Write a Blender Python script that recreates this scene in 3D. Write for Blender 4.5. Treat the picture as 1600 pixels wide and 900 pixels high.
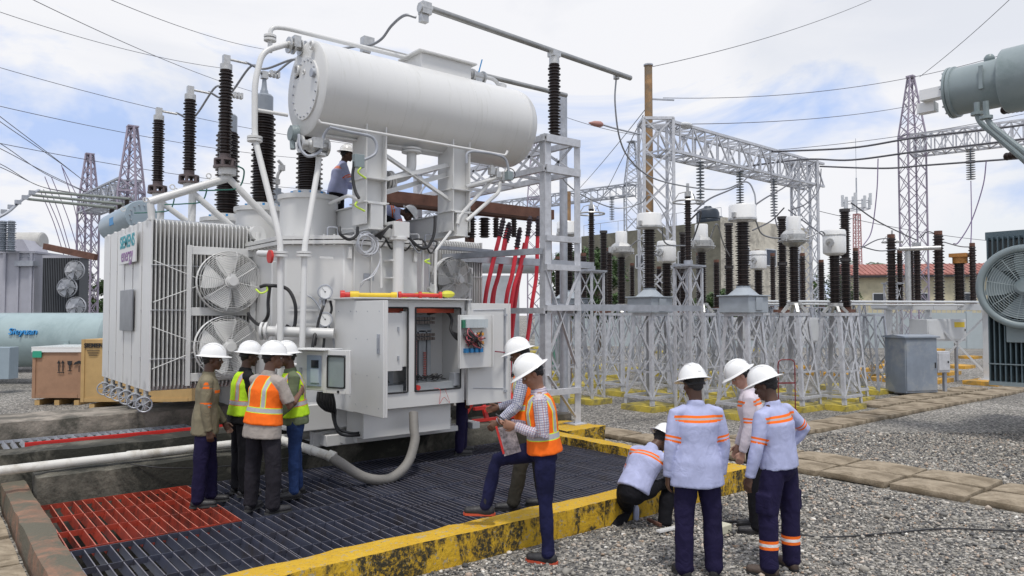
import bpy, bmesh, math, random
import numpy as np
from mathutils import Vector, Matrix, noise
random.seed(7); rng = np.random.default_rng(7)
R = math.radians
for o in list(bpy.data.objects): bpy.data.objects.remove(o)
S = bpy.context.scene
col = S.collection
# ---------------------------------------------------------------- camera, sky, sun, exposure
FPX, CX, CY, HOR, CAMZ = 1150.0, 800.0, 450.0, 490.0, 2.25
AZ = R(51.0)                                   # the camera looks 51 degrees left of the +X axis (the kerb's direction)
Fv = Vector((math.cos(AZ), math.sin(AZ), 0)); Rv = Vector((math.sin(AZ), -math.cos(AZ), 0))
PITCH = math.atan((HOR - CY) / FPX)
Cf = Fv * math.cos(PITCH) + Vector((0, 0, 1)) * math.sin(PITCH)
Cu = Vector((0, 0, 1)) * math.cos(PITCH) - Fv * math.sin(PITCH)
CAM = Vector((0, 0, CAMZ))
cam = bpy.data.objects.new('camera', bpy.data.cameras.new('camera'))
col.objects.link(cam); S.camera = cam
cam.data.sensor_width = 36; cam.data.lens = FPX * 36 / 1600
cam.data.clip_start = 0.1; cam.data.clip_end = 3000
cam.matrix_world = Matrix(((Rv.x, Cu.x, -Cf.x, CAM.x), (Rv.y, Cu.y, -Cf.y, CAM.y), (Rv.z, Cu.z, -Cf.z, CAM.z), (0, 0, 0, 1)))

SUN_EL, SUN_AZ = R(68), R(235)                 # sun high, behind and to the left of the camera
w = bpy.data.worlds.new('World'); S.world = w; w.use_nodes = True
nt = w.node_tree; nt.nodes.clear(); N = nt.nodes.new; L = nt.links.new
out = N('ShaderNodeOutputWorld'); bg1 = N('ShaderNodeBackground'); bg2 = N('ShaderNodeBackground'); mx = N('ShaderNodeMixShader')
sky = N('ShaderNodeTexSky'); sky.sky_type = 'NISHITA'; sky.sun_disc = False
sky.sun_elevation = SUN_EL; sky.sun_rotation = R(90) - SUN_AZ
tc = N('ShaderNodeTexCoord'); mp = N('ShaderNodeMapping'); mp.inputs['Scale'].default_value = (1.0, 1.0, 2.6); mp.inputs['Location'].default_value = (3.4, 1.2, 0.35)
n1 = N('ShaderNodeTexNoise'); n1.inputs['Scale'].default_value = 1.9; n1.inputs['Detail'].default_value = 7; n1.inputs['Roughness'].default_value = .52; n1.inputs['Distortion'].default_value = .5
cr = N('ShaderNodeValToRGB'); cr.color_ramp.elements[0].position = .36; cr.color_ramp.elements[0].color = (.80,.80,.80,1); cr.color_ramp.elements[1].position = .535
n2 = N('ShaderNodeTexNoise'); n2.inputs['Scale'].default_value = 2.3; n2.inputs['Detail'].default_value = 6; n2.inputs['Roughness'].default_value = .58; n2.inputs['Distortion'].default_value = .6
c2 = N('ShaderNodeValToRGB'); c2.color_ramp.elements[0].color = (.50,.64,.96,1); c2.color_ramp.elements[1].color = (.92,.925,.96,1)
c2.color_ramp.elements[0].position = .38; c2.color_ramp.elements[1].position = .52
L(tc.outputs['Generated'], mp.inputs['Vector']); L(mp.outputs[0], n1.inputs['Vector']); L(mp.outputs[0], n2.inputs['Vector'])
L(n1.outputs['Fac'], cr.inputs[0]); L(n2.outputs['Fac'], c2.inputs[0])
L(sky.outputs[0], bg1.inputs['Color']); bg1.inputs['Strength'].default_value = .13
L(c2.outputs[0], bg2.inputs['Color']); bg2.inputs['Strength'].default_value = 1.0
L(cr.outputs[0], mx.inputs[0]); L(bg1.outputs[0], mx.inputs[1]); L(bg2.outputs[0], mx.inputs[2]); L(mx.outputs[0], out.inputs[0])
sd = bpy.data.lights.new('sun', 'SUN'); sd.energy = 2.2; sd.angle = R(8); sd.color = (1, .96, .9)
sun = bpy.data.objects.new('sun', sd); col.objects.link(sun)
sun.rotation_euler = Vector((math.cos(SUN_EL) * math.cos(SUN_AZ), math.cos(SUN_EL) * math.sin(SUN_AZ), math.sin(SUN_EL))).to_track_quat('Z', 'Y').to_euler()
S.view_settings.view_transform = 'Standard'; S.view_settings.look = 'None'; S.view_settings.gamma = 1; S.view_settings.exposure = 0.0
S.view_settings.use_curve_mapping = False
S.render.engine = 'CYCLES'; S.cycles.max_bounces = 6; S.cycles.diffuse_bounces = 3; S.cycles.use_denoising = True

# ---------------------------------------------------------------- helpers
def P(px, py, d):                              # the point at forward distance d metres seen at that pixel of the photograph
    v = Cf + Rv * ((px - CX) / FPX) + Cu * ((CY - py) / FPX)
    return CAM + v * (d / (v.dot(Fv)))
def PZ(px, py, z):
    v = Cf + Rv * ((px - CX) / FPX) + Cu * ((CY - py) / FPX); return CAM + v * ((z - CAM.z) / v.z)
def PX(px, py, x):
    v = Cf + Rv * ((px - CX) / FPX) + Cu * ((CY - py) / FPX); return CAM + v * (x / v.x)
def PY(px, py, y):
    v = Cf + Rv * ((px - CX) / FPX) + Cu * ((CY - py) / FPX); return CAM + v * (y / v.y)
def V(*a): return Vector(a)

MATS = {}
def mat(name, c, rough=.6, metal=0., var=.12, vs=3., bump=0., bs=40., dirt=None, ds=2., da=.5, coat=0., st=None, sharp=0):
    """Procedural paint or material: base colour with large soft variation, optional dirt patches and bump."""
    if name in MATS: return MATS[name]
    m = bpy.data.materials.new(name); m.use_nodes = True; MATS[name] = m
    t = m.node_tree; n = t.nodes.new; l = t.links.new; b = t.nodes['Principled BSDF']
    b.inputs['Roughness'].default_value = rough; b.inputs['Metallic'].default_value = metal
    if coat: b.inputs['Coat Weight'].default_value = coat; b.inputs['Coat Roughness'].default_value = .15
    tc = n('ShaderNodeTexCoord'); nz = n('ShaderNodeTexNoise'); nz.inputs['Scale'].default_value = vs; nz.inputs['Detail'].default_value = 8; nz.inputs['Roughness'].default_value = .65
    l(tc.outputs['Object'], nz.inputs['Vector'])
    r = n('ShaderNodeValToRGB'); r.color_ramp.elements[0].position = .3; r.color_ramp.elements[1].position = .7
    r.color_ramp.elements[0].color = [max(0, x * (1 - var)) for x in c] + [1]; r.color_ramp.elements[1].color = [min(1, x * (1 + var)) for x in c] + [1]
    l(nz.outputs['Fac'], r.inputs[0]); o = r.outputs[0]
    if dirt:
        d = n('ShaderNodeTexNoise'); d.inputs['Scale'].default_value = ds; d.inputs['Detail'].default_value = 12; d.inputs['Roughness'].default_value = .72; d.inputs['Distortion'].default_value = .4
        l(tc.outputs['Object'], d.inputs['Vector'])
        if st: mp = n('ShaderNodeMapping'); mp.inputs['Scale'].default_value = st; l(tc.outputs['Object'], mp.inputs[0]); l(mp.outputs[0], d.inputs['Vector'])
        rr = n('ShaderNodeValToRGB'); rr.color_ramp.elements[0].position = .6 - da * .3; rr.color_ramp.elements[1].position = .72 - da * .2
        l(d.outputs['Fac'], rr.inputs[0]); k = n('ShaderNodeMix'); k.data_type = 'RGBA'
        l(rr.outputs[0], k.inputs[0]); l(o, k.inputs[6]); k.inputs[7].default_value = list(dirt) + [1]; o = k.outputs[2]
    l(o, b.inputs['Base Color'])
    if bump:
        z = n('ShaderNodeTexNoise'); z.inputs['Scale'].default_value = bs; z.inputs['Detail'].default_value = 6; l(tc.outputs['Object'], z.inputs['Vector'])
        bp = n('ShaderNodeBump'); bp.inputs['Strength'].default_value = bump; bp.inputs['Distance'].default_value = .02
        l(z.outputs['Fac'], bp.inputs['Height']); l(bp.outputs[0], b.inputs['Normal'])
    return m

class MB:
    """Collects shapes and links them as ONE mesh object."""
    def __init__(s): s.v = []; s.f = []; s.m = []; s.cur = 0; s.c = []; s.a = []
    def cut(s): s.c.append((len(s.v), len(s.f))); return s
    def build_each(s, name, m, parent=None, **k):
        """one object for each piece between cuts (or, without cuts, for each shape added)"""
        q = sorted(set([(0, 0)] + (s.c or s.a) + [(len(s.v), len(s.f))])); o = None
        for (v0, f0), (v1, f1) in zip(q[:-1], q[1:]):
            if v1 > v0: t = MB(); t.add(s.v[v0:v1], [tuple(i - v0 for i in f) for f in s.f[f0:f1]]); o = t.build(name, m, parent, **k)
        return o
    def add(s, v, f):
        k = len(s.v); s.a.append((k, len(s.f))); s.v += [tuple(p) for p in v]; s.f += [tuple(i + k for i in q) for q in f]; s.m += [s.cur] * len(f); return s
    def box(s, c, sz, ax=None):
        hx, hy, hz = sz[0] / 2, sz[1] / 2, sz[2] / 2; c = Vector(c)
        pts = [Vector((x, y, z)) for z in (-hz, hz) for y in (-hy, hy) for x in (-hx, hx)]
        if ax is not None: pts = [ax @ p for p in pts]
        return s.add([c + p for p in pts], [(0, 2, 3, 1), (4, 5, 7, 6), (0, 1, 5, 4), (2, 6, 7, 3), (0, 4, 6, 2), (1, 3, 7, 5)])
    def bb(s, a, b): return s.box([(a[i] + b[i]) / 2 for i in range(3)], [abs(b[i] - a[i]) for i in range(3)])
    def frame_of(s, d, up=(0, 0, 1)):
        d = Vector(d).normalized(); u = Vector(up)
        if abs(d.dot(u)) > .98: u = Vector((1, 0, 0)) if abs(d.x) < .9 else Vector((0, 1, 0))
        x = d.cross(u).normalized(); y = x.cross(d).normalized(); return x, y, d
    def beam(s, a, b, w_, h=None, up=(0, 0, 1)):
        h = w_ if h is None else h; a, b = Vector(a), Vector(b); x, y, d = s.frame_of(b - a, up)
        r = [x * i * w_ / 2 + y * j * h / 2 for i, j in ((-1, -1), (1, -1), (1, 1), (-1, 1))]
        return s.add([a + q for q in r] + [b + q for q in r], [(3, 2, 1, 0), (4, 5, 6, 7), (0, 1, 5, 4), (1, 2, 6, 5), (2, 3, 7, 6), (3, 0, 4, 7)])
    def angle(s, a, b, w_, t=None, up=(0, 0, 1), sx=1, sy=1):
        t = t or w_ * .14; a, b = Vector(a), Vector(b); x, y, d = s.frame_of(b - a, up)
        pr = [(0, 0), (w_, 0), (w_, t), (t, t), (t, w_), (0, w_)]
        r = [x * (i * sx) + y * (j * sy) for i, j in pr]
        return s.add([a + q for q in r] + [b + q for q in r], [(5, 4, 3, 2, 1, 0), tuple(range(6, 12))] + [(i, (i + 1) % 6, (i + 1) % 6 + 6, i + 6) for i in range(6)])
    def cyl(s, a, b, r0, r1=None, n=16, caps=True, up=(0, 0, 1)):
        r1 = r0 if r1 is None else r1; a, b = Vector(a), Vector(b); x, y, d = s.frame_of(b - a, up)
        cs = [(math.cos(2 * math.pi * i / n), math.sin(2 * math.pi * i / n)) for i in range(n)]
        v = [a + x * (c * r0) + y * (q * r0) for c, q in cs] + [b + x * (c * r1) + y * (q * r1) for c, q in cs]
        f = [(i, (i + 1) % n, (i + 1) % n + n, i + n) for i in range(n)]
        if caps: f += [tuple(range(n - 1, -1, -1)), tuple(range(n, 2 * n))]
        return s.add(v, f)
    def lathe(s, o, d, prof, n=24, up=(0, 0, 1)):
        o = Vector(o); x, y, d = s.frame_of(d, up); v = []; f = []
        for (r, h) in prof:
            for i in range(n):
                a = 2 * math.pi * i / n; v.append(o + d * h + x * (math.cos(a) * r) + y * (math.sin(a) * r))
        m = len(prof)
        for j in range(m - 1):
            for i in range(n): f.append((j * n + i, j * n + (i + 1) % n, (j + 1) * n + (i + 1) % n, (j + 1) * n + i))
        f += [tuple(range(n - 1, -1, -1)), tuple((m - 1) * n + i for i in range(n))]
        return s.add(v, f)
    def tube(s, pts, r, n=8, caps=True, closed=False):
        pts = [Vector(p) for p in pts]; k = len(pts); v = []; f = []
        if closed: tang = [(pts[(i + 1) % k] - pts[i - 1]) for i in range(k)]
        else: tang = [(pts[min(i + 1, k - 1)] - pts[max(i - 1, 0)]) for i in range(k)]
        x, y, d = s.frame_of(tang[0])
        for i, p in enumerate(pts):
            d = tang[i].normalized(); x = (x - d * x.dot(d))
            if x.length < 1e-5: x, _, _ = s.frame_of(d)
            x.normalize(); y = x.cross(d); rr = r[i] if isinstance(r, (list, tuple)) else r
            for j in range(n):
                a = 2 * math.pi * j / n; v.append(p + x * (math.cos(a) * rr) + y * (math.sin(a) * rr))
        for i in range(k - (0 if closed else 1)):
            for j in range(n):
                a0, a1 = i * n, ((i + 1) % k) * n
                f.append((a0 + j, a0 + (j + 1) % n, a1 + (j + 1) % n, a1 + j))
        if caps and not closed: f += [tuple(range(n - 1, -1, -1)), tuple((k - 1) * n + j for j in range(n))]
        return s.add(v, f)
    def ring(s, c, nrm, rad, r, n=32, m=6):
        x, y, d = s.frame_of(nrm); c = Vector(c)
        return s.tube([c + x * (math.cos(2 * math.pi * i / n) * rad) + y * (math.sin(2 * math.pi * i / n) * rad) for i in range(n)], r, m, closed=True)
    def prism(s, poly, o, ux, uy, th):
        """polygon in plane (ux, uy) at o, thickness th along ux x uy"""
        o, ux, uy = Vector(o), Vector(ux), Vector(uy); nn = ux.cross(uy).normalized() * th; k = len(poly)
        a = [o + ux * p[0] + uy * p[1] for p in poly]
        return s.add(a + [q + nn for q in a], [tuple(range(k - 1, -1, -1)), tuple(range(k, 2 * k))] + [(i, (i + 1) % k, (i + 1) % k + k, i + k) for i in range(k)])
    def ball(s, c, r, n=12, sc=(1, 1, 1)):
        m = n // 2; v = []; f = []; c = Vector(c)
        for j in range(1, m):
            t = math.pi * j / m
            for i in range(n):
                a = 2 * math.pi * i / n; v.append(c + Vector((r * sc[0] * math.sin(t) * math.cos(a), r * sc[1] * math.sin(t) * math.sin(a), r * sc[2] * math.cos(t))))
        for j in range(m - 2):
            for i in range(n): f.append((j * n + i, (j + 1) * n + i, (j + 1) * n + (i + 1) % n, j * n + (i + 1) % n))
        v += [c + Vector((0, 0, r * sc[2])), c - Vector((0, 0, r * sc[2]))]; k = len(v)
        f += [(k - 2, i, (i + 1) % n) for i in range(n)] + [(k - 1, (m - 2) * n + (i + 1) % n, (m - 2) * n + i) for i in range(n)]
        return s.add(v, f)
    def build(s, name, m, parent=None, bevel=0., smooth=35, local=False):
        me = bpy.data.meshes.new(name); off = Vector((0, 0, 0))
        o = bpy.data.objects.new(name, me); col.objects.link(o)
        A = np.array([tuple(p) for p in s.v], dtype=float)
        if parent is not None:
            o.parent = parent
            if not local:
                q = parent
                while q: off += q.location; q = q.parent
        elif not local:
            off = Vector(((A[:, 0].min() + A[:, 0].max()) / 2, (A[:, 1].min() + A[:, 1].max()) / 2, A[:, 2].min())); o.location = off
        A = A - np.array(off)
        me.from_pydata(A.tolist(), [], s.f)
        for mm in (m if isinstance(m, (list, tuple)) else [m]): me.materials.append(mm)
        if max(s.m) > 0: me.polygons.foreach_set('material_index', s.m)
        if smooth:
            me.polygons.foreach_set('use_smooth', [True] * len(me.polygons)); me.set_sharp_from_angle(angle=R(smooth))
        if bevel:
            b = o.modifiers.new('bevel', 'BEVEL'); b.width = bevel; b.segments = 2; b.limit_method = 'ANGLE'; b.angle_limit = R(40)
        me.update(); return o

def tag(o, label=None, cat=None, group=None, kind=None):
    if label: o['label'] = label
    if cat: o['category'] = cat
    if group: o['group'] = group
    if kind: o['kind'] = kind
    return o
def thing(name, label, cat, loc=(0, 0, 0), rz=0., group=None):
    o = bpy.data.objects.new(name, None); col.objects.link(o); o.empty_display_size = .1
    o.location = loc; o.rotation_euler = (0, 0, rz); return tag(o, label, cat, group)
def dup(root, loc, label=None, rz=None, group=None, scale=None):
    def cp(o, par):
        c = o.copy(); col.objects.link(c); c.parent = par
        for ch in o.children: cp(ch, c)
        return c
    r = cp(root, None); r.location = loc
    if rz is not None: r.rotation_euler = (0, 0, rz)
    if label: r['label'] = label
    if group: r['group'] = group
    if scale: r.scale = scale if isinstance(scale, tuple) else (scale,) * 3
    return r
def bez(pts, n=8):
    """smooth curve through points (Catmull-Rom)"""
    p = [Vector(q) for q in pts]; p = [p[0] * 2 - p[1]] + p + [p[-1] * 2 - p[-2]]; o = []
    for i in range(1, len(p) - 2):
        for k in range(n):
            t = k / n; a, b, c, d = p[i - 1], p[i], p[i + 1], p[i + 2]
            o.append(.5 * ((2 * b) + (c - a) * t + (2 * a - 5 * b + 4 * c - d) * t * t + (3 * b - a - 3 * c + d) * t ** 3))
    o.append(p[-2]); return o
def rcorner(pts, r=.1, n=5):
    """polyline with rounded bends, for pipework"""
    p = [Vector(q) for q in pts]; o = [p[0]]
    for i in range(1, len(p) - 1):
        a = (p[i - 1] - p[i]); b = (p[i + 1] - p[i]); k = min(r, a.length * .45, b.length * .45)
        A, B = p[i] + a.normalized() * k, p[i] + b.normalized() * k
        for j in range(n + 1):
            t = j / n; o.append(A * (1 - t) ** 2 + p[i] * (2 * t * (1 - t)) + B * t * t)
    o.append(p[-1]); return o
def sag(a, b, s, n=24):
    a, b = Vector(a), Vector(b); return [a.lerp(b, i / n) - Vector((0, 0, s * 4 * (i / n) * (1 - i / n))) for i in range(n + 1)]
def text(s, size, o, ux, uy, m, parent, name='lettering', th=.002, bold=0.):
    c = bpy.data.curves.new(name, 'FONT'); c.body = s; c.size = size; c.extrude = th; c.offset = bold; c.align_x = 'CENTER'; c.align_y = 'CENTER'
    t = bpy.data.objects.new(name, c); col.objects.link(t)
    me = bpy.data.meshes.new_from_object(t); bpy.data.objects.remove(t)
    ux, uy = Vector(ux).normalized(), Vector(uy).normalized(); nn = ux.cross(uy)
    off = Vector((0, 0, 0)); q = parent
    while q: off += q.location; q = q.parent
    M = Matrix(((ux.x, uy.x, nn.x, o[0] - off.x), (ux.y, uy.y, nn.y, o[1] - off.y), (ux.z, uy.z, nn.z, o[2] - off.z), (0, 0, 0, 1)))
    me.transform(M); ob = bpy.data.objects.new(name, me); col.objects.link(ob); ob.parent = parent
    me.materials.clear(); me.materials.append(m); return ob

# ---------------------------------------------------------------- materials
M_white = mat('white_enamel_paint', (.67, .67, .66), .36, var=.02, vs=1.4, dirt=(.66, .66, .63), ds=2.4, da=.1)
M_cons = mat('streaked_white_enamel', (.67, .67, .66), .34, var=.02, vs=1.2, dirt=(.60, .60, .575), ds=1.6, da=.18, st=(7, .8, .8))
M_whitegrey = mat('pale_grey_enamel', (.60, .62, .64), .42, var=.05)
M_plastic = mat('white_helmet_plastic', (.82, .82, .81), .22, var=.02, coat=.4)
M_galv = mat('galvanised_steel', (.56, .57, .60), .45, .25, var=.16, vs=9)
M_galvd = mat('dull_galvanised_steel', (.40, .42, .46), .5, .3, var=.2, vs=5)
M_lilac = mat('hazy_purple_grey_steel', (.33, .29, .36), .6, .1, var=.15)
M_porc = mat('dark_brown_porcelain', (.026, .017, .015), .3, var=.3, vs=5)
M_porcg = mat('grey_porcelain', (.26, .29, .33), .3)
M_alu = mat('cast_aluminium', (.52, .52, .51), .4, .6, var=.2, vs=12, bump=.1)
M_blk = mat('black_rubber', (.018, .018, .02), .45)
M_dark = mat('dark_interior', (.03, .03, .033), .7)
M_greyp = mat('grey_panel_paint', (.34, .36, .38), .5)
M_redp = mat('red_paint', (.55, .03, .025), .4)
M_yel = mat('yellow_plastic', (.75, .52, .03), .4)
M_ygr = mat('green_yellow_cable', (.55, .75, .08), .5)
M_blue = mat('pale_steel_blue_paint', (.30, .37, .42), .35, var=.06)
M_gb = mat('grey_green_paint', (.25, .30, .31), .36, var=.06, dirt=(.2, .25, .25), ds=1.5, da=.2)
M_conc = mat('stained_concrete', (.33, .29, .245), .9, var=.22, vs=4, bump=.5, bs=30, dirt=(.085, .08, .065), ds=1.6, da=.75)
M_concd = mat('mouldy_concrete_face', (.20, .185, .15), .92, var=.3, vs=3, bump=.6, bs=24, dirt=(.028, .028, .022), ds=1.1, da=1.0)
M_slab = mat('weathered_slab_concrete', (.40, .33, .24), .9, var=.2, vs=3.5, bump=.5, bs=35, dirt=(.19, .15, .10), ds=2.2, da=.7)
def kerb_mat():
    m = bpy.data.materials.new('worn_yellow_kerb_paint'); m.use_nodes = True; MATS[m.name] = m; t = m.node_tree; n = t.nodes.new; l = t.links.new; b = t.nodes['Principled BSDF']; b.inputs['Roughness'].default_value = .78
    tc = n('ShaderNodeTexCoord')
    def nz(sc, det, lo, hi, stretch=None, dist=0):
        v = tc.outputs['Object']
        if stretch: mp = n('ShaderNodeMapping'); mp.inputs['Scale'].default_value = stretch; l(v, mp.inputs[0]); v = mp.outputs[0]
        q = n('ShaderNodeTexNoise'); q.inputs['Scale'].default_value = sc; q.inputs['Detail'].default_value = det; q.inputs['Roughness'].default_value = .75; q.inputs['Distortion'].default_value = dist; l(v, q.inputs['Vector'])
        r = n('ShaderNodeMapRange'); r.inputs[1].default_value = lo; r.inputs[2].default_value = hi; l(q.outputs['Fac'], r.inputs[0]); return r.outputs[0]
    def mixc(f, a, c):
        k = n('ShaderNodeMix'); k.data_type = 'RGBA'; l(f, k.inputs[0])
        if isinstance(a, tuple): k.inputs[6].default_value = a + (1,)
        else: l(a, k.inputs[6])
        k.inputs[7].default_value = c + (1,); return k.outputs[2]
    def mul(a, c):
        q = n('ShaderNodeMath'); q.operation = 'MULTIPLY'; l(a, q.inputs[0]); l(c, q.inputs[1]); return q.outputs[0]
    o = mixc(nz(4, 6, .3, .7), (.50, .29, .008), (.62, .39, .022))
    o = mixc(nz(14, 10, .56, .60), o, (.36, .31, .20))
    o = mixc(nz(38, 4, .60, .66), o, (.12, .10, .06))
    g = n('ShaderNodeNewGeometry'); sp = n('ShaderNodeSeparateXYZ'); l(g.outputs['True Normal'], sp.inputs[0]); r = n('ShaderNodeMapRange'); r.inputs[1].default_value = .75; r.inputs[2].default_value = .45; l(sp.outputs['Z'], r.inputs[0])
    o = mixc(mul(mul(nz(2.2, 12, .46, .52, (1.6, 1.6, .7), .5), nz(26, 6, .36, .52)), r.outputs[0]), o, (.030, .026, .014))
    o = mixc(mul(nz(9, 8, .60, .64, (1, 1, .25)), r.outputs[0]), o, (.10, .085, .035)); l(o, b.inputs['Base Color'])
    z = n('ShaderNodeTexNoise'); z.inputs['Scale'].default_value = 26; z.inputs['Detail'].default_value = 8; l(tc.outputs['Object'], z.inputs['Vector']); bp = n('ShaderNodeBump'); bp.inputs['Strength'].default_value = .6; bp.inputs['Distance'].default_value = .02; l(z.outputs['Fac'], bp.inputs['Height']); l(bp.outputs[0], b.inputs['Normal']); return m
M_ykerb = kerb_mat()
M_edge = mat('grey_steel_edge', (.23, .22, .25), .4, .4, var=.3, vs=6); M_redge = mat('light_red_steel_edge', (.52, .16, .11), .5, var=.3, vs=6)
M_rkerb = mat('old_red_brown_kerb', (.33, .16, .10), .88, var=.3, vs=5, bump=.6, bs=30, dirt=(.12, .11, .08), ds=2.2, da=.9)
M_ypad = mat('yellow_plinth_paint', (.58, .46, .07), .8, var=.2, vs=4, bump=.3, dirt=(.25, .22, .1), ds=3, da=.6)
M_opad = mat('ochre_plinth_paint', (.62, .33, .04), .8, var=.15, vs=4, bump=.3, dirt=(.3, .2, .07), ds=3, da=.5)
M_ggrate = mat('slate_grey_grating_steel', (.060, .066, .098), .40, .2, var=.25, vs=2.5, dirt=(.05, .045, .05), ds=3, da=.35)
M_rgrate = mat('red_oxide_grating_steel', (.38, .045, .022), .5, .1, var=.25, vs=3, dirt=(.14, .03, .02), ds=4, da=.5)
M_redcable = mat('red_power_cable', (.62, .03, .05), .4, var=.1)
M_rust = mat('rusty_brown_steel', (.14, .065, .045), .8, var=.35, vs=4, bump=.2)
M_wood = mat('crate_plywood', (.36, .21, .13), .75, var=.15, vs=3, bump=.1)
M_wood2 = mat('pale_crate_plywood', (.50, .33, .14), .75, var=.12, vs=3)
M_pole = mat('treated_timber_pole', (.33, .20, .10), .85, var=.4, vs=3, bump=.3, dirt=(.2, .17, .13), ds=2, da=.5)
M_pvc = mat('white_pvc_pipe', (.66, .65, .61), .4, var=.05, dirt=(.45, .42, .36), ds=3, da=.4)
M_hose = mat('grey_rubber_hose', (.20, .19, .175), .65, var=.15, bump=.2)
M_cable = mat('grey_aluminium_conductor', (.30, .31, .33), .5, .5)
M_wire = mat('dark_overhead_wire', (.10, .10, .115), .6)
M_pwire = mat('purple_tinted_wire', (.14, .10, .19), .6)
M_teal = mat('teal_lettering', (.02, .30, .36), .5); M_purp = mat('purple_lettering', (.25, .12, .30), .5); M_sblue = mat('blue_lettering', (.03, .25, .55), .5)
M_glass = mat('dark_window_glass', (.03, .035, .045), .12)
M_leaf = mat('tropical_leaf', (.055, .10, .03), .6, var=.5, vs=2); M_bark = mat('grey_bark', (.16, .13, .1), .9)
M_wall = mat('cream_render', (.56, .51, .36), .9, var=.08, vs=1, dirt=(.4, .37, .27), ds=.6, da=.4)
M_wallg = mat('grey_bare_render', (.21, .20, .155), .95, var=.15, vs=1, dirt=(.12, .115, .09), ds=.5, da=.6)
M_wallw = mat('pale_dusty_render', (.62, .58, .49), .9, var=.1, vs=1, dirt=(.3, .28, .24), ds=.7, da=.5)
M_bwall = mat('pale_blue_boundary_paint', (.40, .45, .47), .85, var=.08, vs=1)
M_roof = mat('terracotta_red_roof', (.34, .14, .115), .8, var=.2, vs=2)
M_orange = mat('orange_metal', (.45, .2, .05), .6)

ORD = 'first second third fourth fifth sixth seventh eighth ninth tenth eleventh twelfth thirteenth fourteenth fifteenth sixteenth seventeenth eighteenth nineteenth twentieth'.split()
TENS = {20: 'twenty', 30: 'thirty', 40: 'forty', 50: 'fifty'}
def ordn(k):
    k += 1
    return ORD[k - 1] if k <= 20 else TENS[k // 10 * 10] + '-' + ORD[k % 10 - 1] if k % 10 else {30: 'thirtieth', 40: 'fortieth', 50: 'fiftieth'}[k]
def screen_x(o):
    p = o.matrix_basis.translation - CAM; return p.dot(Rv) / p.dot(Fv)
def rank_labels(group, text_, strip=True):
    """objects of one group get their place from left to right as seen in the photograph"""
    L_ = sorted([o for o in bpy.data.objects if o.get('group') == group and 'category' in o], key=screen_x)
    for i, o in enumerate(L_): o['label'] = text_ % ordn(i)
# ================================================================ THE SETTING
def gravel_material():
    m = bpy.data.materials.new('crushed_gravel'); m.use_nodes = True; t = m.node_tree; n = t.nodes.new; l = t.links.new; b = t.nodes['Principled BSDF']
    b.inputs['Roughness'].default_value = .85
    g = n('ShaderNodeTexCoord'); v = n('ShaderNodeTexVoronoi'); v.inputs['Scale'].default_value = 30; l(g.outputs['Object'], v.inputs['Vector'])
    h = n('ShaderNodeSeparateColor'); l(v.outputs['Color'], h.inputs[0])
    r = n('ShaderNodeValToRGB'); e = r.color_ramp.elements; e[0].position = 0; e[0].color = (.06, .058, .055, 1); e[1].position = 1; e[1].color = (.72, .69, .63, 1)
    for p, c in ((.3, (.17, .165, .155, 1)), (.6, (.30, .28, .25, 1)), (.85, (.44, .41, .36, 1))): q = e.new(p); q.color = c
    l(h.outputs[0], r.inputs[0])
    z = n('ShaderNodeTexNoise'); z.inputs['Scale'].default_value = .35; z.inputs['Detail'].default_value = 5; l(g.outputs['Object'], z.inputs['Vector'])
    zr = n('ShaderNodeMapRange'); zr.inputs[1].default_value = .3; zr.inputs[2].default_value = .7; zr.inputs[3].default_value = .55; zr.inputs[4].default_value = 1.1; l(z.outputs['Fac'], zr.inputs[0])
    k = n('ShaderNodeMix'); k.data_type = 'RGBA'; k.blend_type = 'MULTIPLY'; k.inputs[0].default_value = 1; l(r.outputs[0], k.inputs[6]); l(zr.outputs[0], k.inputs[7]); l(k.outputs[2], b.inputs['Base Color'])
    bp = n('ShaderNodeBump'); bp.inputs['Strength'].default_value = 1.; bp.inputs['Distance'].default_value = .03; bp.invert = True; l(v.outputs['Distance'], bp.inputs['Height']); l(bp.outputs[0], b.inputs['Normal'])
    return m
M_gravel = gravel_material()
X0, X1, Y0, YF = .80, 8.45, 5.48, 13.4        # outline of the sunken oil pit
g = MB(); B = 600
xs = [-B, X0 + .02, X1 - .02, B]; ys = [-B, Y0 + .02, YF - .02, B]
for i in range(3):
    for j in range(3):
        if i == 1 and j == 1: continue
        g.add([(xs[i], ys[j], 0), (xs[i + 1], ys[j], 0), (xs[i + 1], ys[j + 1], 0), (xs[i], ys[j + 1], 0)], [(0, 1, 2, 3)])
tag(g.build('ground', M_gravel, smooth=0), kind='structure')
g = MB(); g.bb((X0, Y0, -.9), (X1, YF, -.8)); tag(g.build('pit_floor', M_dark, smooth=0), kind='structure')

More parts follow.
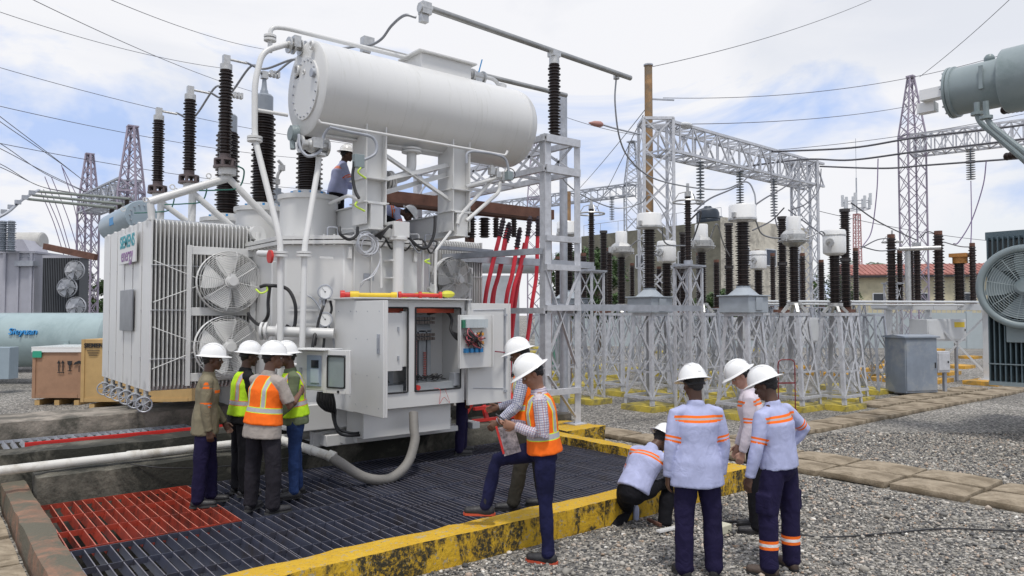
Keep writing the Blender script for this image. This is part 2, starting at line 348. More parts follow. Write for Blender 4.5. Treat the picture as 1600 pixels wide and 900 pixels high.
# loose stones lying on the gravel near the camera
ico = []; t_ = (1 + 5 ** .5) / 2
icov = np.array([(-1, t_, 0), (1, t_, 0), (-1, -t_, 0), (1, -t_, 0), (0, -1, t_), (0, 1, t_), (0, -1, -t_), (0, 1, -t_), (t_, 0, -1), (t_, 0, 1), (-t_, 0, -1), (-t_, 0, 1)]) / 1.9
icof = np.array([(0, 11, 5), (0, 5, 1), (0, 1, 7), (0, 7, 10), (0, 10, 11), (1, 5, 9), (5, 11, 4), (11, 10, 2), (10, 7, 6), (7, 1, 8), (3, 9, 4), (3, 4, 2), (3, 2, 6), (3, 6, 8), (3, 8, 9), (4, 9, 5), (2, 4, 11), (6, 2, 10), (8, 6, 7), (9, 8, 1)])
def stones(n):
    px = rng.uniform(560, 1700, n * 4); py = rng.uniform(640, 930, n * 4); f_ = Cf; pts = []
    d = CAMZ * FPX / (py - HOR); lat = (px - CX) / FPX * d
    keep = rng.uniform(0, 1, n * 4) < (d / 14) ** 3 * 1.0 + .0
    x = Fv.x * d + Rv.x * lat; y = Fv.y * d + Rv.y * lat
    ok = keep & (d < 14) & ~((x > X0 - .03) & (x < X1 + .03) & (y > Y0 - .03)) & ~((x > 9.6) & (x < 11.1) & (y < 12.5)) & ~((x > 9.6) & (y > 7.1) & (y < 8.5))
    x, y = x[ok][:n], y[ok][:n]; k = len(x)
    a = rng.uniform(0, 2 * np.pi, k); s_ = rng.lognormal(-4.58, .46, k)[:, None] * np.array([1, .8, .62]) * rng.uniform(.8, 1.2, (k, 3))
    v = icov[None] * rng.uniform(.75, 1.2, (k, 12, 1)) * s_[:, None, :]
    tl = rng.uniform(-.5, .5, k)
    vy = v[:, :, 1] * np.cos(tl)[:, None] - v[:, :, 2] * np.sin(tl)[:, None]; vz = v[:, :, 1] * np.sin(tl)[:, None] + v[:, :, 2] * np.cos(tl)[:, None]
    vx = v[:, :, 0] * np.cos(a)[:, None] - vy * np.sin(a)[:, None]; vy = v[:, :, 0] * np.sin(a)[:, None] + vy * np.cos(a)[:, None]
    W = np.stack([vx + x[:, None], vy + y[:, None], vz + (s_[:, 2] * rng.uniform(-.1, .9, k))[:, None] + .002], 2).reshape(-1, 3)
    F = (icof[None] + (np.arange(k) * 12)[:, None, None]).reshape(-1, 3)
    me = bpy.data.meshes.new('loose_gravel'); me.vertices.add(len(W)); me.vertices.foreach_set('co', W.ravel()); me.loops.add(F.size); me.loops.foreach_set('vertex_index', F.ravel())
    me.polygons.add(len(F)); me.polygons.foreach_set('loop_start', np.arange(0, F.size, 3)); me.update()
    at = me.attributes.new('tone', 'FLOAT', 'POINT'); at.data.foreach_set('value', np.repeat(rng.uniform(0, 1, k), 12))
    m = bpy.data.materials.new('loose_stone'); m.use_nodes = True; t = m.node_tree; b = t.nodes['Principled BSDF']; b.inputs['Roughness'].default_value = .85
    aa = t.nodes.new('ShaderNodeAttribute'); aa.attribute_name = 'tone'; r = t.nodes.new('ShaderNodeValToRGB'); e = r.color_ramp.elements
    e[0].color = (.06, .06, .06, 1); e[1].color = (.78, .76, .70, 1)
    for p, c in ((.25, (.15, .15, .15, 1)), (.55, (.32, .30, .26, 1)), (.8, (.50, .47, .42, 1)), (.9, (.38, .27, .19, 1))): q = e.new(p); q.color = c
    t.links.new(aa.outputs['Fac'], r.inputs[0]); t.links.new(r.outputs[0], b.inputs['Base Color']); me.materials.append(m)
    o = bpy.data.objects.new('loose_gravel', me); col.objects.link(o); return tag(o, 'grey and tan crushed stone lying over the open yard', 'gravel', kind='stuff')
stones(80000)

def rough_bar(a, b, amp=.012, seg=.14, n=4):
    """a concrete bar from corner a to corner b, finely cut and slightly uneven"""
    m = MB(); nx, ny, nz = [max(1, int(abs(b[i] - a[i]) / seg)) for i in range(3)]; ny = max(ny, 2); nx = max(nx, 2); nz = max(nz, 2)
    def pt(i, j, k):
        p = Vector((a[0] + (b[0] - a[0]) * i / nx, a[1] + (b[1] - a[1]) * j / ny, a[2] + (b[2] - a[2]) * k / nz))
        q = noise.noise_vector(p * 3.1) * amp + noise.noise_vector(p * 11) * amp * .5
        e = (i in (0, nx)) + (j in (0, ny)) + (k in (0, nz))
        if e >= 2: c = Vector(((a[0] + b[0]) / 2, (a[1] + b[1]) / 2, (a[2] + b[2]) / 2)); q += Vector([(c[u] - p[u]) / max(abs(c[u] - p[u]), .01) * .012 * (1 + noise.noise(p * 5)) if (i, j, k)[u] in (0, (nx, ny, nz)[u]) else 0 for u in range(3)])
        return p + q
    for (U, W_, fx) in ((nx, ny, 2), (nx, nz, 1), (ny, nz, 0)):
        for side in (0, 1):
            K = (nx, ny, nz)[fx] * side; v = []
            for u in range(U + 1):
                for w_ in range(W_ + 1): v.append(pt(u, w_, K) if fx == 2 else pt(u, K, w_) if fx == 1 else pt(K, u, w_))
            f = [(u * (W_ + 1) + w_, u * (W_ + 1) + w_ + 1, (u + 1) * (W_ + 1) + w_ + 1, (u + 1) * (W_ + 1) + w_) for u in range(U) for w_ in range(W_)]
            if (side == 0) == (fx in (0, 2)) : pass
            else: f = [q[::-1] for q in f]
            m.add(v, f)
    return m
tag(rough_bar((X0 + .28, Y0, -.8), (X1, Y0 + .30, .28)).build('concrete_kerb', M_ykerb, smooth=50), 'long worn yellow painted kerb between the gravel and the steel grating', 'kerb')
tag(rough_bar((X0, Y0 - 1.2, -.1), (X0 + .25, 10.45, .29)).build('concrete_kerb', M_rkerb, smooth=50), 'reddish brown weathered kerb at the lower left beside the tan slabs', 'kerb')
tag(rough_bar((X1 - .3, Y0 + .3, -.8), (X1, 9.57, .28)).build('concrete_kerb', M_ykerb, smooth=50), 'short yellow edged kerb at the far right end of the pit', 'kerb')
tag(rough_bar((X0 + .26, 9.58, -.8), (X1, 10.05, .46)).build('plinth_wall', M_concd, smooth=50), 'mouldy concrete wall carrying the white pipe beside the red grating', 'plinth wall')
tag(rough_bar((X0 - 1.5, 10.5, -.8), (X1, 11.05, .60)).build('plinth_wall', M_concd, smooth=50), 'dark mouldy concrete wall just behind the white pipe', 'plinth wall')
tag(rough_bar((X0 - 8, 12.25, -.1), (X1, 13.4, .76)).build('concrete_apron', M_conc, smooth=50), 'wide tan topped concrete apron under the radiators in front of the crates', 'concrete apron')
tag(rough_bar((3.4, 10.06, -.8), (7.9, 12.24, .44)).build('transformer_plinth', M_concd, smooth=50), 'stained concrete plinth underneath the big white transformer', 'plinth')
tag(rough_bar((8.46, 9.0, -.05), (9.4, 10.0, .30)).build('column_footing', M_ykerb, smooth=50), 'yellow edged concrete footing block under the tall grey steel frame', 'footing')
tag(rough_bar((7.92, 9.95, -.1), (9.5, 10.45, .42)).build('concrete_step', M_conc, smooth=50), 'low tan concrete step under the red cable frame behind the cabinet', 'step')

# steel grating panels
def grating(x0, x1, y0, y1, z, pitch, m, label, cross=.52, h=.075, tilt=0):
    t = thing('grating_panel', label, 'grating', ((x0 + x1) / 2, (y0 + y1) / 2, z - h), group='steel grating panels over the pit')
    b = MB(); n = int((x1 - x0) / pitch); r = random.Random(x0 * 7 + y0)
    for i in range(n + 1):
        x = x0 + .01 + (x1 - x0 - .02) * i / n; w_ = r.uniform(-.007, .007); tt = tilt + r.uniform(-.01, .01)
        ysub = [y0, (y0 * 2 + y1) / 3, (y0 + y1 * 2) / 3, y1]
        for a, c, wa, wb in zip(ysub[:-1], ysub[1:], (0, w_, w_ * .6), (w_, w_ * .6, 0)):
            v = []
            for yy, ww in ((a, wa), (c, wb)):
                for zz, xx in ((z - h, x + ww), (z, x + ww + tt)): v += [(xx - .003, yy, zz), (xx + .003, yy, zz)]
            b.add(v, [(0, 1, 5, 4), (2, 6, 7, 3), (0, 4, 6, 2), (1, 3, 7, 5), (0, 2, 3, 1), (4, 5, 7, 6)])
    b.build('bearing_bars', m, t, smooth=0)
    e = MB(); r = random.Random(x0 * 7 + y0)
    for i in range(n + 1):
        x = x0 + .01 + (x1 - x0 - .02) * i / n; w_ = r.uniform(-.007, .007); tt = tilt + r.uniform(-.01, .01)
        for a, c, wa, wb in zip(ysub[:-1], ysub[1:], (0, w_, w_ * .6), (w_, w_ * .6, 0)): e.add([(x + wa + tt - .0045, a, z + .001), (x + wa + tt + .0045, a, z + .001), (x + wb + tt + .0045, c, z + .001), (x + wb + tt - .0045, c, z + .001)], [(0, 1, 2, 3)])
    e.build('bar_top_edges', M_redge if m is M_rgrate else M_edge, t, smooth=0)  # separate colour strip along each bar top, lighter on slate and red panels
    c = MB(); k = max(1, round((y1 - y0) / cross))
    for i in range(k + 1):
        y = y0 + .012 + (y1 - y0 - .024) * i / k; c.bb((x0, y - .006, z - h * .55), (x1, y + .006, z + .006))
    c.build('cross_bars', m, t, smooth=0); return t
grating(1.08, 2.6, 7.56, 9.5, .16, .098, M_rgrate, 'rust red steel grating panel at the lower left beside the brown kerb', .62, .085, .012)
gx = [1.08, 2.6, 4.15, 5.65, 7.1, 8.13]
wh = ['at the near left corner between the two kerbs', 'second from the brown kerb along the yellow kerb', 'under the raised boot of the man with the papers', 'along the yellow kerb behind the crouching man', 'in the near right corner of the pit']
wf = ['', 'under the group of men beside the red panel', 'in the shade below the open cabinet', 'behind the cabinet under the half hidden man', 'in the far right corner of the pit']
for i in range(5):
    for j, (a, b_) in enumerate(((5.8, 7.54), (7.56, 9.5))):
        if i == 0 and j == 1: continue
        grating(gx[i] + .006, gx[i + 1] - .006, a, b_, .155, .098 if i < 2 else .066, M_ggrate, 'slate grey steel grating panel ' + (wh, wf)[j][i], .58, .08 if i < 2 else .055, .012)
grating(X0 - 1.4, 3.3, 11.1, 12.2, .52, .10, M_galvd, 'narrow galvanised trench grating behind the red steel angle', 1.05, .06, .03)
a = MB(); a.angle((1.1, 11.08, .50), (6.4, 11.08, .50), .13, .012, sx=-1); a.angle((1.1, 11.08, .5), (6.4, 11.08, .5), .12, .012, sx=1)
for x in (1.2, 1.32): a.cyl((x, 11.06, .53), (x, 11.045, .53), .018, n=8)
tag(a.build('steel_angle', M_redp, smooth=0), 'long dark red steel angle along the trench grating at left', 'steel angle')

# slab walkways: each slab its own object
def slab(cx, cy, z, sx, sy, lab, grp, rz=0.):
    o = rough_bar((-sx / 2, -sy / 2, -.1), (sx / 2, sy / 2, 0), .006, .2).build('paving_slab', M_slab, local=True, smooth=50)
    o.location = (cx, cy, z); o.rotation_euler = (random.uniform(-.012, .012), random.uniform(-.012, .012), rz + random.uniform(-.015, .015)); return tag(o, lab, 'paving slab', grp)
for i in range(15):
    y = -1.6 + i * .92
    for j in range(2):
        if y > 8.4 and j: continue
        slab(10.05 + j * .7 + random.uniform(-.02, .02), y, .09 + random.uniform(-.012, .012), .66, .88, 'weathered tan slab in the double row crossing the right of the gravel', 'slabs of the walkway running toward the viewer')
for i in range(17):
    x = 11.7 + i * 1.0
    slab(x, 7.55 + random.uniform(-.02, .02), .09 + random.uniform(-.01, .01), .96, .7, 'weathered tan slab in the walkway leading past the grey outdoor cabinet', 'slabs of the walkway past the grey cabinet')
for i in range(7):
    slab(18.3 + i * .98, 8.35 + .1, .08, .94, .7, 'tan slab beside the walkway near the grey outdoor cabinet', 'slabs of the walkway past the grey cabinet')
for i in range(7):
    slab(.36, 4.2 + i * 1.0, .10 + random.uniform(-.01, .01), .82, .97, 'tan slab along the reddish kerb in the lower left corner', 'slabs beside the reddish kerb')
    slab(-.55, 4.4 + i * 1.0, .09 + random.uniform(-.01, .01), .9, .97, 'tan slab along the reddish kerb in the lower left corner', 'slabs beside the reddish kerb')
for i, (x, y) in enumerate(((8.9, 10.9), (8.9, 11.8), (8.95, 12.7), (9.7, 10.9), (9.7, 11.85))):
    slab(x, y, .1, .85, .85, 'dusty slab beyond the tall grey steel frame near the red cables', 'slabs beyond the grey steel frame')
# white drain pipe on the wall, with a couplings
p = MB(); A_, B_ = Vector((-.9, 9.78, .53)), Vector((4.5, 9.80, .56)); p.cyl(A_, B_, .052, n=16)
for k in (.16, .55, .8): q = A_.lerp(B_, k); p.cyl(q - Vector((.07, 0, 0)), q + Vector((.07, 0, 0)), .06, n=16)
tag(p.build('drain_pipe', M_pvc), 'long white plastic pipe lying on the mouldy wall at left', 'pipe')
tag(MB().tube(bez([(2.0, 9.6, .48), (2.4, 9.5, .40), (3.0, 9.5, .34), (3.7, 9.52, .33), (4.2, 9.5, .36)]), .008, 6).build('thin_cable', M_blk), 'thin black cable sagging below the white pipe', 'cable')
tag(MB().tube(bez([PZ(1130, 829, .02), PZ(1190, 828, .02), PZ(1290, 839, .02), PZ(1400, 832, .02), PZ(1480, 826, .02), PZ(1620, 830, .02), PZ(1750, 826, .02)]), .009, 6).build('extension_cord', M_blk), 'thin black cord running across the gravel to the right edge', 'cord')
# ================================================================ THE BIG WHITE TRANSFORMER
TX = thing('power_transformer', 'huge white power transformer with cabinet, radiators and conservator cylinder on top', 'transformer', (5.5, 11.2, .44))
# tank: octagonal plan
def octo(x0, x1, y0, y1, c, k=0):
    return [(x0 + c - k * .4, y0 - k), (x1 - c + k * .4, y0 - k), (x1 + k, y0 + c - k * .4), (x1 + k, y1), (x0 - k, y1), (x0 - k, y0 + c - k * .4)]
tk = MB(); tk.prism(octo(4.02, 6.40, 9.42, 13.9, .60), (0, 0, .62), (1, 0, 0), (0, 1, 0), 2.6)
for x, y0 in ((4.02, 10.3), (6.40, 10.3)):
    for i in range(5): tk.box((x + (-.05 if x < 5 else .05), 10.3 + i * .85, 1.85), (.09, .05, 2.3))
TANK = tk.build('tank', M_white, TX, bevel=.012)
b = MB(); b.prism(octo(4.02, 6.40, 9.42, 13.9, .60, .085), (0, 0, 3.22), (1, 0, 0), (0, 1, 0), .05); b.prism(octo(4.02, 6.40, 9.42, 13.9, .60, .085), (0, 0, 3.285), (1, 0, 0), (0, 1, 0), .05)
o_ = octo(4.02, 6.40, 9.42, 13.9, .60, .05)
for i in range(6):
    a_, c_ = Vector(o_[i] + (3.2,)), Vector(o_[(i + 1) % 6] + (3.2,)); n_ = int((c_ - a_).length / .13)
    for k in range(1, n_): q = a_.lerp(c_, k / n_); b.cyl(q, q + Vector((0, 0, .155)), .013, n=6)
b.build('lid_flange', M_white, TX)
b = MB(); b.bb((4.3, 9.25, .47), (6.3, 13.6, .62)); b.beam((4.2, 9.5, .55), (6.45, 9.5, .55), .12, .2)
for x in (4.5, 6.6): b.bb((x, 9.1, .5), (x + .14, 9.4, .6))
b.build('base_skid', M_white, TX, bevel=.008)
# lower curved apron of the tank seen below the cabinet
b = MB(); b.prism([(3.9, 9.28), (6.2, 9.28), (6.2, 9.42), (3.9, 9.9)], (0, 0, .70), (1, 0, 0), (0, 1, 0), .34); b.build('tank_foot', M_white, TX, bevel=.01)
b = MB()
for z in (1.1, 1.75, 2.4, 3.0): b.bb((4.25, 9.40, z), (4.45, 9.44, z + .03))
for k in range(6): b.beam((4.02, 9.9, 1.5 + k * .2), (4.34, 9.6, 1.5 + k * .2), .03, .03)
b.build_each('ladder_rung', M_white, TX)
# flange plates at the left face (brackets to the radiators)
b = MB(); b.prism([(0, 0), (.34, .35), (.26, 1.5), (.10, 2.2), (0, 2.2)], (4.10, 11.30, 1.3), (1, 0, 0), (0, 0, 1), .02)
b.build('gusset', M_white, TX)

# radiators
def radiators(x0, sgn, n, y00=11.41):
    for i in range(n):
        y = y00 + i * .575; r = MB(); NP = 26
        for k in range(NP):
            x = x0 + sgn * (.011 + k * .0565)
            if k == 0: r.bb((x0, y, 1.14), (x0 + sgn * .022, y + .52, 3.62))
            else:
                r.prism([(0, .06), (.05, 0), (.47, 0), (.52, .06), (.52, 2.40), (.47, 2.46), (.05, 2.46), (0, 2.40)], (x - .007, y, 1.15), (0, 1, 0), (0, 0, 1), .014)
        rr = r.build('radiator', M_white, TX, bevel=.004 if i < 1 and sgn > 0 else 0, smooth=0)
        r = MB()
        for zz in (1.2, 3.57): r.cyl((x0 + sgn * .0, y + .26, zz), (x0 + sgn * 1.47, y + .26, zz), .075, n=14)
        r.build_each('header_pipe', M_white, rr)
        r = MB()
        for zz in (1.6, 2.3, 2.95): r.cyl((x0 - sgn * .008, y - .01, zz), (x0 + sgn * 1.45, y - .01, zz), .006, n=6)
        r.build('tie_rod', M_galv, rr)
        if sgn > 0:
            vy = y + .26; vx = x0 + .02
            r = MB(); r.cyl((vx, vy, 1.15), (vx, vy, 1.02), .035, n=12); r.cyl((vx, vy, 1.06), (vx, vy, 1.035), .07, n=14); r.cyl((vx, vy, 1.02), (vx, vy, .92), .05, n=12); r.cyl((vx, vy, .92), (vx, vy, .86), .028, n=10)
            r.cyl((vx, vy, .95), (vx - .05, vy - .13, .95), .022, n=8)
            vv = r.build('drain_valve', M_alu, rr)
            r = MB(); c = Vector((vx - .055, vy - .145, .95)); nn = Vector((-.35, -.94, 0)); r.ring(c, nn, .105, .012, 22, 6)
            ux, uy, _ = r.frame_of(nn)
            for k in range(5): a = k * 1.2566; r.cyl(c, c + ux * math.cos(a) * .1 + uy * math.sin(a) * .1, .007, n=5)
            r.cyl(c, c - nn * .04, .02, n=8); r.build('hand_wheel', M_galvd, rr)
    # collecting headers along Y
    r = MB()
    for zz in (1.25, 3.50): r.cyl((x0 + sgn * 1.5, y00 - .1, zz), (x0 + sgn * 1.5, y00 + n * .575, zz), .11, n=18)
    for zz in (1.25, 3.3):
        for yy in (y00 + .4, y00 + 2.2): r.cyl((x0 + sgn * 1.5, yy, zz), (4.1 if sgn > 0 else 6.35, yy, zz), .1, n=16)
    r.build_each('oil_header', M_white, TX)
radiators(2.60, 1, 6)
radiators(8.50, -1, 5)
# rack frame round the fans
b = MB()
for z in (3.18, 2.28, 1.32): b.bb((3.10, 11.30, z - .06), (4.12, 11.34, z + .06))
b.bb((4.06, 11.28, 1.2), (4.14, 11.34, 3.5)); b.bb((3.06, 11.28, 1.2), (3.12, 11.34, 3.25))
for zc in (2.71, 1.76):
    for s in (-1, 1): b.cyl((2.62, 11.36, zc + s * .30 ), (3.3, 11.30, zc + s * .02), .008, n=6)
b.build('fan_bracket', M_white, TX, bevel=.004)
def fan(c, nrm, rad, m_body, parent, dep=.2, blades=5, rings=15, mg=None, up=(0, 0, 1)):
    c = Vector(c); nrm = Vector(nrm).normalized(); b = MB(); mg = mg or m_body; hub = rad * .2
    n = 48; x, y, d = b.frame_of(nrm, up)
    for rr, th in ((rad, .006),):
        b.lathe(c - d * dep, d, [(rr, 0), (rr + .012, 0), (rr + .012, dep * .35), (rr, dep * .35)][:4], n)
    sh = MB(); prof = [(rad, -dep), (rad, -dep * .55), (rad - .006, -dep * .55), (rad - .006, -dep)]
    v = []; f = []
    for (r, h) in prof:
        for i in range(n): a = 2 * math.pi * i / n; v.append(c + d * h + x * (math.cos(a) * r) + y * (math.sin(a) * r))
    for j in range(4):
        for i in range(n): f.append((j * n + i, j * n + (i + 1) % n, ((j + 1) % 4) * n + (i + 1) % n, ((j + 1) % 4) * n + i))
    sh.add(v, f); F = sh.build('cooling_fan', m_body, parent)
    g_ = MB()
    for k in range(rings):
        r = hub + (rad - hub) * (k + 1) / rings; z = 0 - (max(0, (r - rad * .82)) / (rad * .18)) ** 2 * dep * .5
        g_.ring(c + d * z, d, r, .0042 if rad < .6 else .0055, 40, 4)
    for k in range(5): g_.ring(c - d * (dep * (.52 + k * .1)), d, rad, .0045, 40, 4)
    for k in range(8):
        a = 2 * math.pi * k / 8 + .2; u = x * math.cos(a) + y * math.sin(a)
        g_.tube([c + u * hub, c + u * rad * .82, c + u * rad - d * dep * .5, c + u * rad - d * dep], .006, 5)
    g_.build('wire_guard', mg, F)
    h = MB(); h.cyl(c - d * dep * .9, c + d * .07, hub * .85, n=20); h.cyl(c + d * .07, c + d * .11, hub * .7, n=20); h.cyl(c - d * .02, c + d * .01, hub * 1.1, n=20)
    h.box(c + d * .03 + y * hub * .95, (.07, .07, .06)); h.build('fan_motor', m_body, F)
    for k in range(blades):
        a = 2 * math.pi * k / blades; bl = MB(); pts = []
        for t_r in (.22, .5, .78, .93):
            for e in (-1, 1):
                aa = a + e * (.40 + .12 * math.sin(t_r * 3)) + .25 * t_r; u = x * math.cos(aa) + y * math.sin(aa); pts.append(c + u * rad * t_r - d * (dep * .55 + e * .045))
        q = len(pts); bl.add(pts + [p_ - d * .006 for p_ in pts], [(i, i + 1, i + 3, i + 2) for i in (0, 2, 4)] + [(i + q, i + 2 + q, i + 3 + q, i + 1 + q) for i in (0, 2, 4)] + [(0, 2, 2 + q, q), (2, 4, 4 + q, 2 + q), (4, 6, 6 + q, 4 + q), (1, 1 + q, 3 + q, 3), (3, 3 + q, 5 + q, 5), (5, 5 + q, 7 + q, 7), (6, 7, 7 + q, 6 + q)])
        bl.build('fan_blade', m_body, F)
    return F
fan((3.60, 10.98, 2.72), (-.12, -1, 0), .455, M_white, TX, .28)
fan((3.58, 10.98, 1.76), (-.12, -1, 0), .455, M_white, TX, .28)
fan((7.68, 11.05, 2.86), (.1, -1, 0), .43, M_white, TX, .24)
fan((7.68, 11.05, 1.9), (.1, -1, 0), .43, M_white, TX, .24)
b = MB(); b.bb((7.1, 11.3, 3.0), (8.2, 11.34, 3.12)); b.bb((8.1, 11.3, 1.3), (8.16, 11.34, 3.1)); b.bb((6.9, 11.3, 2.2), (8.2, 11.34, 2.3)); b.bb((7.05, 11.3, 1.2), (7.13, 11.34, 3.3)); b.build('fan_bracket', M_white, TX)
# maker's plate with its lettering, and the plain rating plate
b = MB(); b.bb((2.535, 12.08, 3.03), (2.555, 13.22, 3.50)); b.bb((2.555, 12.3, 3.1), (2.6, 12.36, 3.44)); b.bb((2.555, 12.95, 3.1), (2.6, 13.0, 3.44)); pl = b.build('maker_plate', M_white, TX, bevel=.004)
text('SIEMENS', .27, (2.533, 12.65, 3.365), (0, -1, 0), (0, 0, 1), M_teal, pl, bold=.006)
text('energy', .30, (2.533, 12.65, 3.16), (0, -1, 0), (0, 0, 1), M_purp, pl, bold=.002)
b = MB(); b.bb((2.555, 12.33, 1.98), (2.575, 13.2, 2.62)); b.build('rating_plate', mat('etched_metal_plate', (.22, .23, .25), .35, .6, var=.2), TX, bevel=.004)
# top turrets and bushings
def insul(o, d, L_, r, n=26, rc=None, seg=24, m=None, name='insulator', parent=None, alt=True, top=.0):
    """ribbed porcelain insulator from o along d"""
    rc = rc or r * .68; pr = [(rc * 1.15, 0)]
    for i in range(n):
        h0 = L_ * (i + .15) / n; rr = (r if (i % 2 == 0 or not alt) else r * .86) * (1 - top * i / n); c = rc * (1 - top * i / n)
        pr += [(c, h0), (rr, h0 + L_ / n * .30), (rr, h0 + L_ / n * .42), (c, h0 + L_ / n * .72)]
    pr += [(rc * (1 - top), L_)]
    b = MB(); b.lathe(o, d, pr, seg); return b.build(name, m or M_porc, parent, smooth=40)
def hv(X, Y, zt, tr, L_, br, th, sub=True):
    t = MB(); t.lathe((X, Y, 3.3), (0, 0, 1), [(tr + .04, 0), (tr + .04, .05), (tr, .05), (tr, zt - 3.3 - .07), (tr + .035, zt - 3.3 - .07), (tr + .035, zt - 3.3), (br * 1.2, zt - 3.3), (br * 1.2, zt - 3.3 + .08)], 32)
    T = t.build('bushing_turret', M_white, TX)
    t = MB()
    for k in range(10): a = k * .6283; t.cyl((X + math.cos(a) * br * 1.35, Y + math.sin(a) * br * 1.35, zt), (X + math.cos(a) * br * 1.35, Y + math.sin(a) * br * 1.35, zt + .06), .02, n=6)
    t.build('flange_bolts', M_sblue, T)
    I = insul((X, Y, zt + .05), (0, 0, 1), L_, br, 34, br * .74, 28, parent=TX, name='bushing_insulator', top=.08)
    c = MB(); z = zt + .05 + L_; c.lathe((X, Y, z), (0, 0, 1), [(br * .72, 0), (br * .72, .30), (br * .6, .33), (br * .35, .34), (br * .3, .40), (.05, .42), (.04, .5), (.03, .62)], 20); c.build('bushing_cap', M_porcg, I)
    c = MB(); c.box((X, Y, z + .66), (.1, .1, .12)); c.cyl((X, Y, z + .68), (X + .22, Y - .05, z + .70), .03, n=10)
    for k in (.1, .16, .22): c.box((X + k, Y - .03, z + .70), (.04, .1, .1))
    c.build('terminal_clamp', M_alu, I); return T
hv(4.64, 10.66, 4.03, .43, 1.25, .205, .3)
hv(4.42, 12.0, 3.98, .42, 1.52, .205, .3)
hv(4.32, 13.5, 3.95, .42, 1.52, .22, .3)
# side covers on turrets
b = MB()
for (X, Y) in ((4.64, 10.66), (4.42, 12.0)):
    b.cyl((X + .4, Y - .12, 3.72), (X + .62, Y - .15, 3.72), .13, n=16); b.cyl((X + .60, Y - .15, 3.72), (X + .64, Y - .15, 3.72), .17, n=16)
b.build('terminal_cover', M_gb, TX)
# smaller low-voltage bushing between
I = insul((5.0, 12.9, 3.75), (0, 0, 1), .45, .12, 9, .07, 18, parent=TX, name='bushing_insulator'); b = MB(); b.cyl((5.0, 12.9, 4.2), (5.0, 12.9, 4.42), .13, n=16); b.cyl((5.0, 12.9, 4.42), (5.0, 12.9, 4.5), .08, n=12); b.build('bushing_cap', M_porcg, I)
b = MB(); b.cyl((5.0, 12.9, 3.3), (5.0, 12.9, 3.75), .15, n=18); b.build('bushing_turret', M_white, TX)
b = MB(); b.tube(bez([(5.0, 12.9, 4.5), (5.02, 12.9, 4.75), (5.1, 12.88, 4.9), (5.0, 12.85, 5.0)]), .028, 8); b.box((5.0, 12.9, 4.62), (.09, .09, .09)); b.box((5.08, 12.88, 4.88), (.1, .08, .1)); b.build('terminal_clamp', M_alu, I)
# surge arresters on inverted-V pipe brackets over the radiators
for k, (X, Y, zb, Lc) in enumerate(((3.64, 11.5, 4.50, 1.30), (3.52, 12.97, 4.45, 1.20), (3.37, 14.4, 4.45, 1.12))):
    b = MB(); e_ = (2.58, Y, 3.86) if k == 0 else (X + .05, Y, 3.5); b.cyl((X + .06, Y, zb - .16), e_, .060, n=18); b.cyl((X + .05, Y, zb - .16), (4.6, Y - .2, 3.4), .054, n=16)
    b.cyl((X + .04, Y, zb - .12), (X + .04, Y, zb - .02), .13, n=16); k == 0 and b.cyl((2.60, Y, 3.84), (2.62, Y, 3.6), .05, n=12)
    for s_ in (.25, .7): q = Vector((X + .05, Y, zb - .16)).lerp(Vector((2.55, Y, 3.84)), s_); b.ring(q + Vector((0, 0, .12)), (0, 1, 0), .035, .01, 12, 5)
    A = b.build('arrester_bracket', M_white, TX)
    b = MB(); b.cyl((X, Y, zb - .02), (X, Y, zb + .01), .17, n=20); b.cyl((X, Y, zb + .09), (X, Y, zb + .12), .16, n=20); b.cyl((X, Y, zb + .12), (X, Y, zb + .20), .085, n=20)
    for j in range(6): a = j * 1.047; b.cyl((X + .14 * math.cos(a), Y + .14 * math.sin(a), zb + .012), (X + .14 * math.cos(a), Y + .14 * math.sin(a), zb + .088), .028, n=8)
    b.build('arrester_base', mat('dark_insulating_bushes', (.13, .10, .10), .5), TX)
    I = insul((X, Y, zb + .2), (0, 0, 1), Lc, .108, 26, .074, 20, parent=TX, name='surge_arrester')
    b = MB(); z = zb + .2 + Lc; b.cyl((X, Y, z), (X, Y, z + .09), .09, n=16); b.box((X, Y, z + .16), (.1, .09, .14)); b.cyl((X + .02, Y, z + .18), (X + .3, Y - .05, z + .16), .02, n=8); b.build('terminal_clamp', M_alu, I)
    b = MB(); b.tube(bez([(X + .16, Y - .1, zb + .02), (X + .26, Y - .1, zb - .05), (X + .2, Y - .05, zb - .3), (X - .1, Y - .1, zb - .38), (X - .4, Y - .1, zb - .42)]), .012, 6); b.build('earth_cable', mat('dark_green_cable', (.03, .14, .11), .5), TX)
# ---- conservator
CX0, CXE, CYc, CZc, CR = 4.20, 7.86, 9.76, 5.41, .655
b = MB(); b.lathe((CX0, CYc, CZc), (1, 0, 0), [(CR - .03, -.02), (CR, 0), (CR + .004, .06), (CR, .07), (CR, 1.2), (CR, 2.4), (CR, CXE - CX0 - .09), (CR + .006, CXE - CX0 - .085), (CR + .006, CXE - CX0 - .05), (CR, CXE - CX0 - .045), (CR * .985, CXE - CX0 + .03), (CR * .93, CXE - CX0 + .09), (CR * .8, CXE - CX0 + .15), (CR * .5, CXE - CX0 + .2), (.02, CXE - CX0 + .21)], 64)
CONS = b.build('conservator', M_cons, TX, smooth=50)
b = MB()
for x_ in (CX0 + 1.25, CX0 + 2.5): b.ring((x_, CYc, CZc), (1, 0, 0), CR, .0035, 72, 6)
b.build_each('weld_seam', M_cons, CONS, smooth=60)
b = MB(); b.cyl((CX0 - .045, CYc - .02, CZc - .02), (CX0 - .02, CYc - .02, CZc - .02), .43, n=48); b.build('end_cover', M_white, CONS)
b = MB()
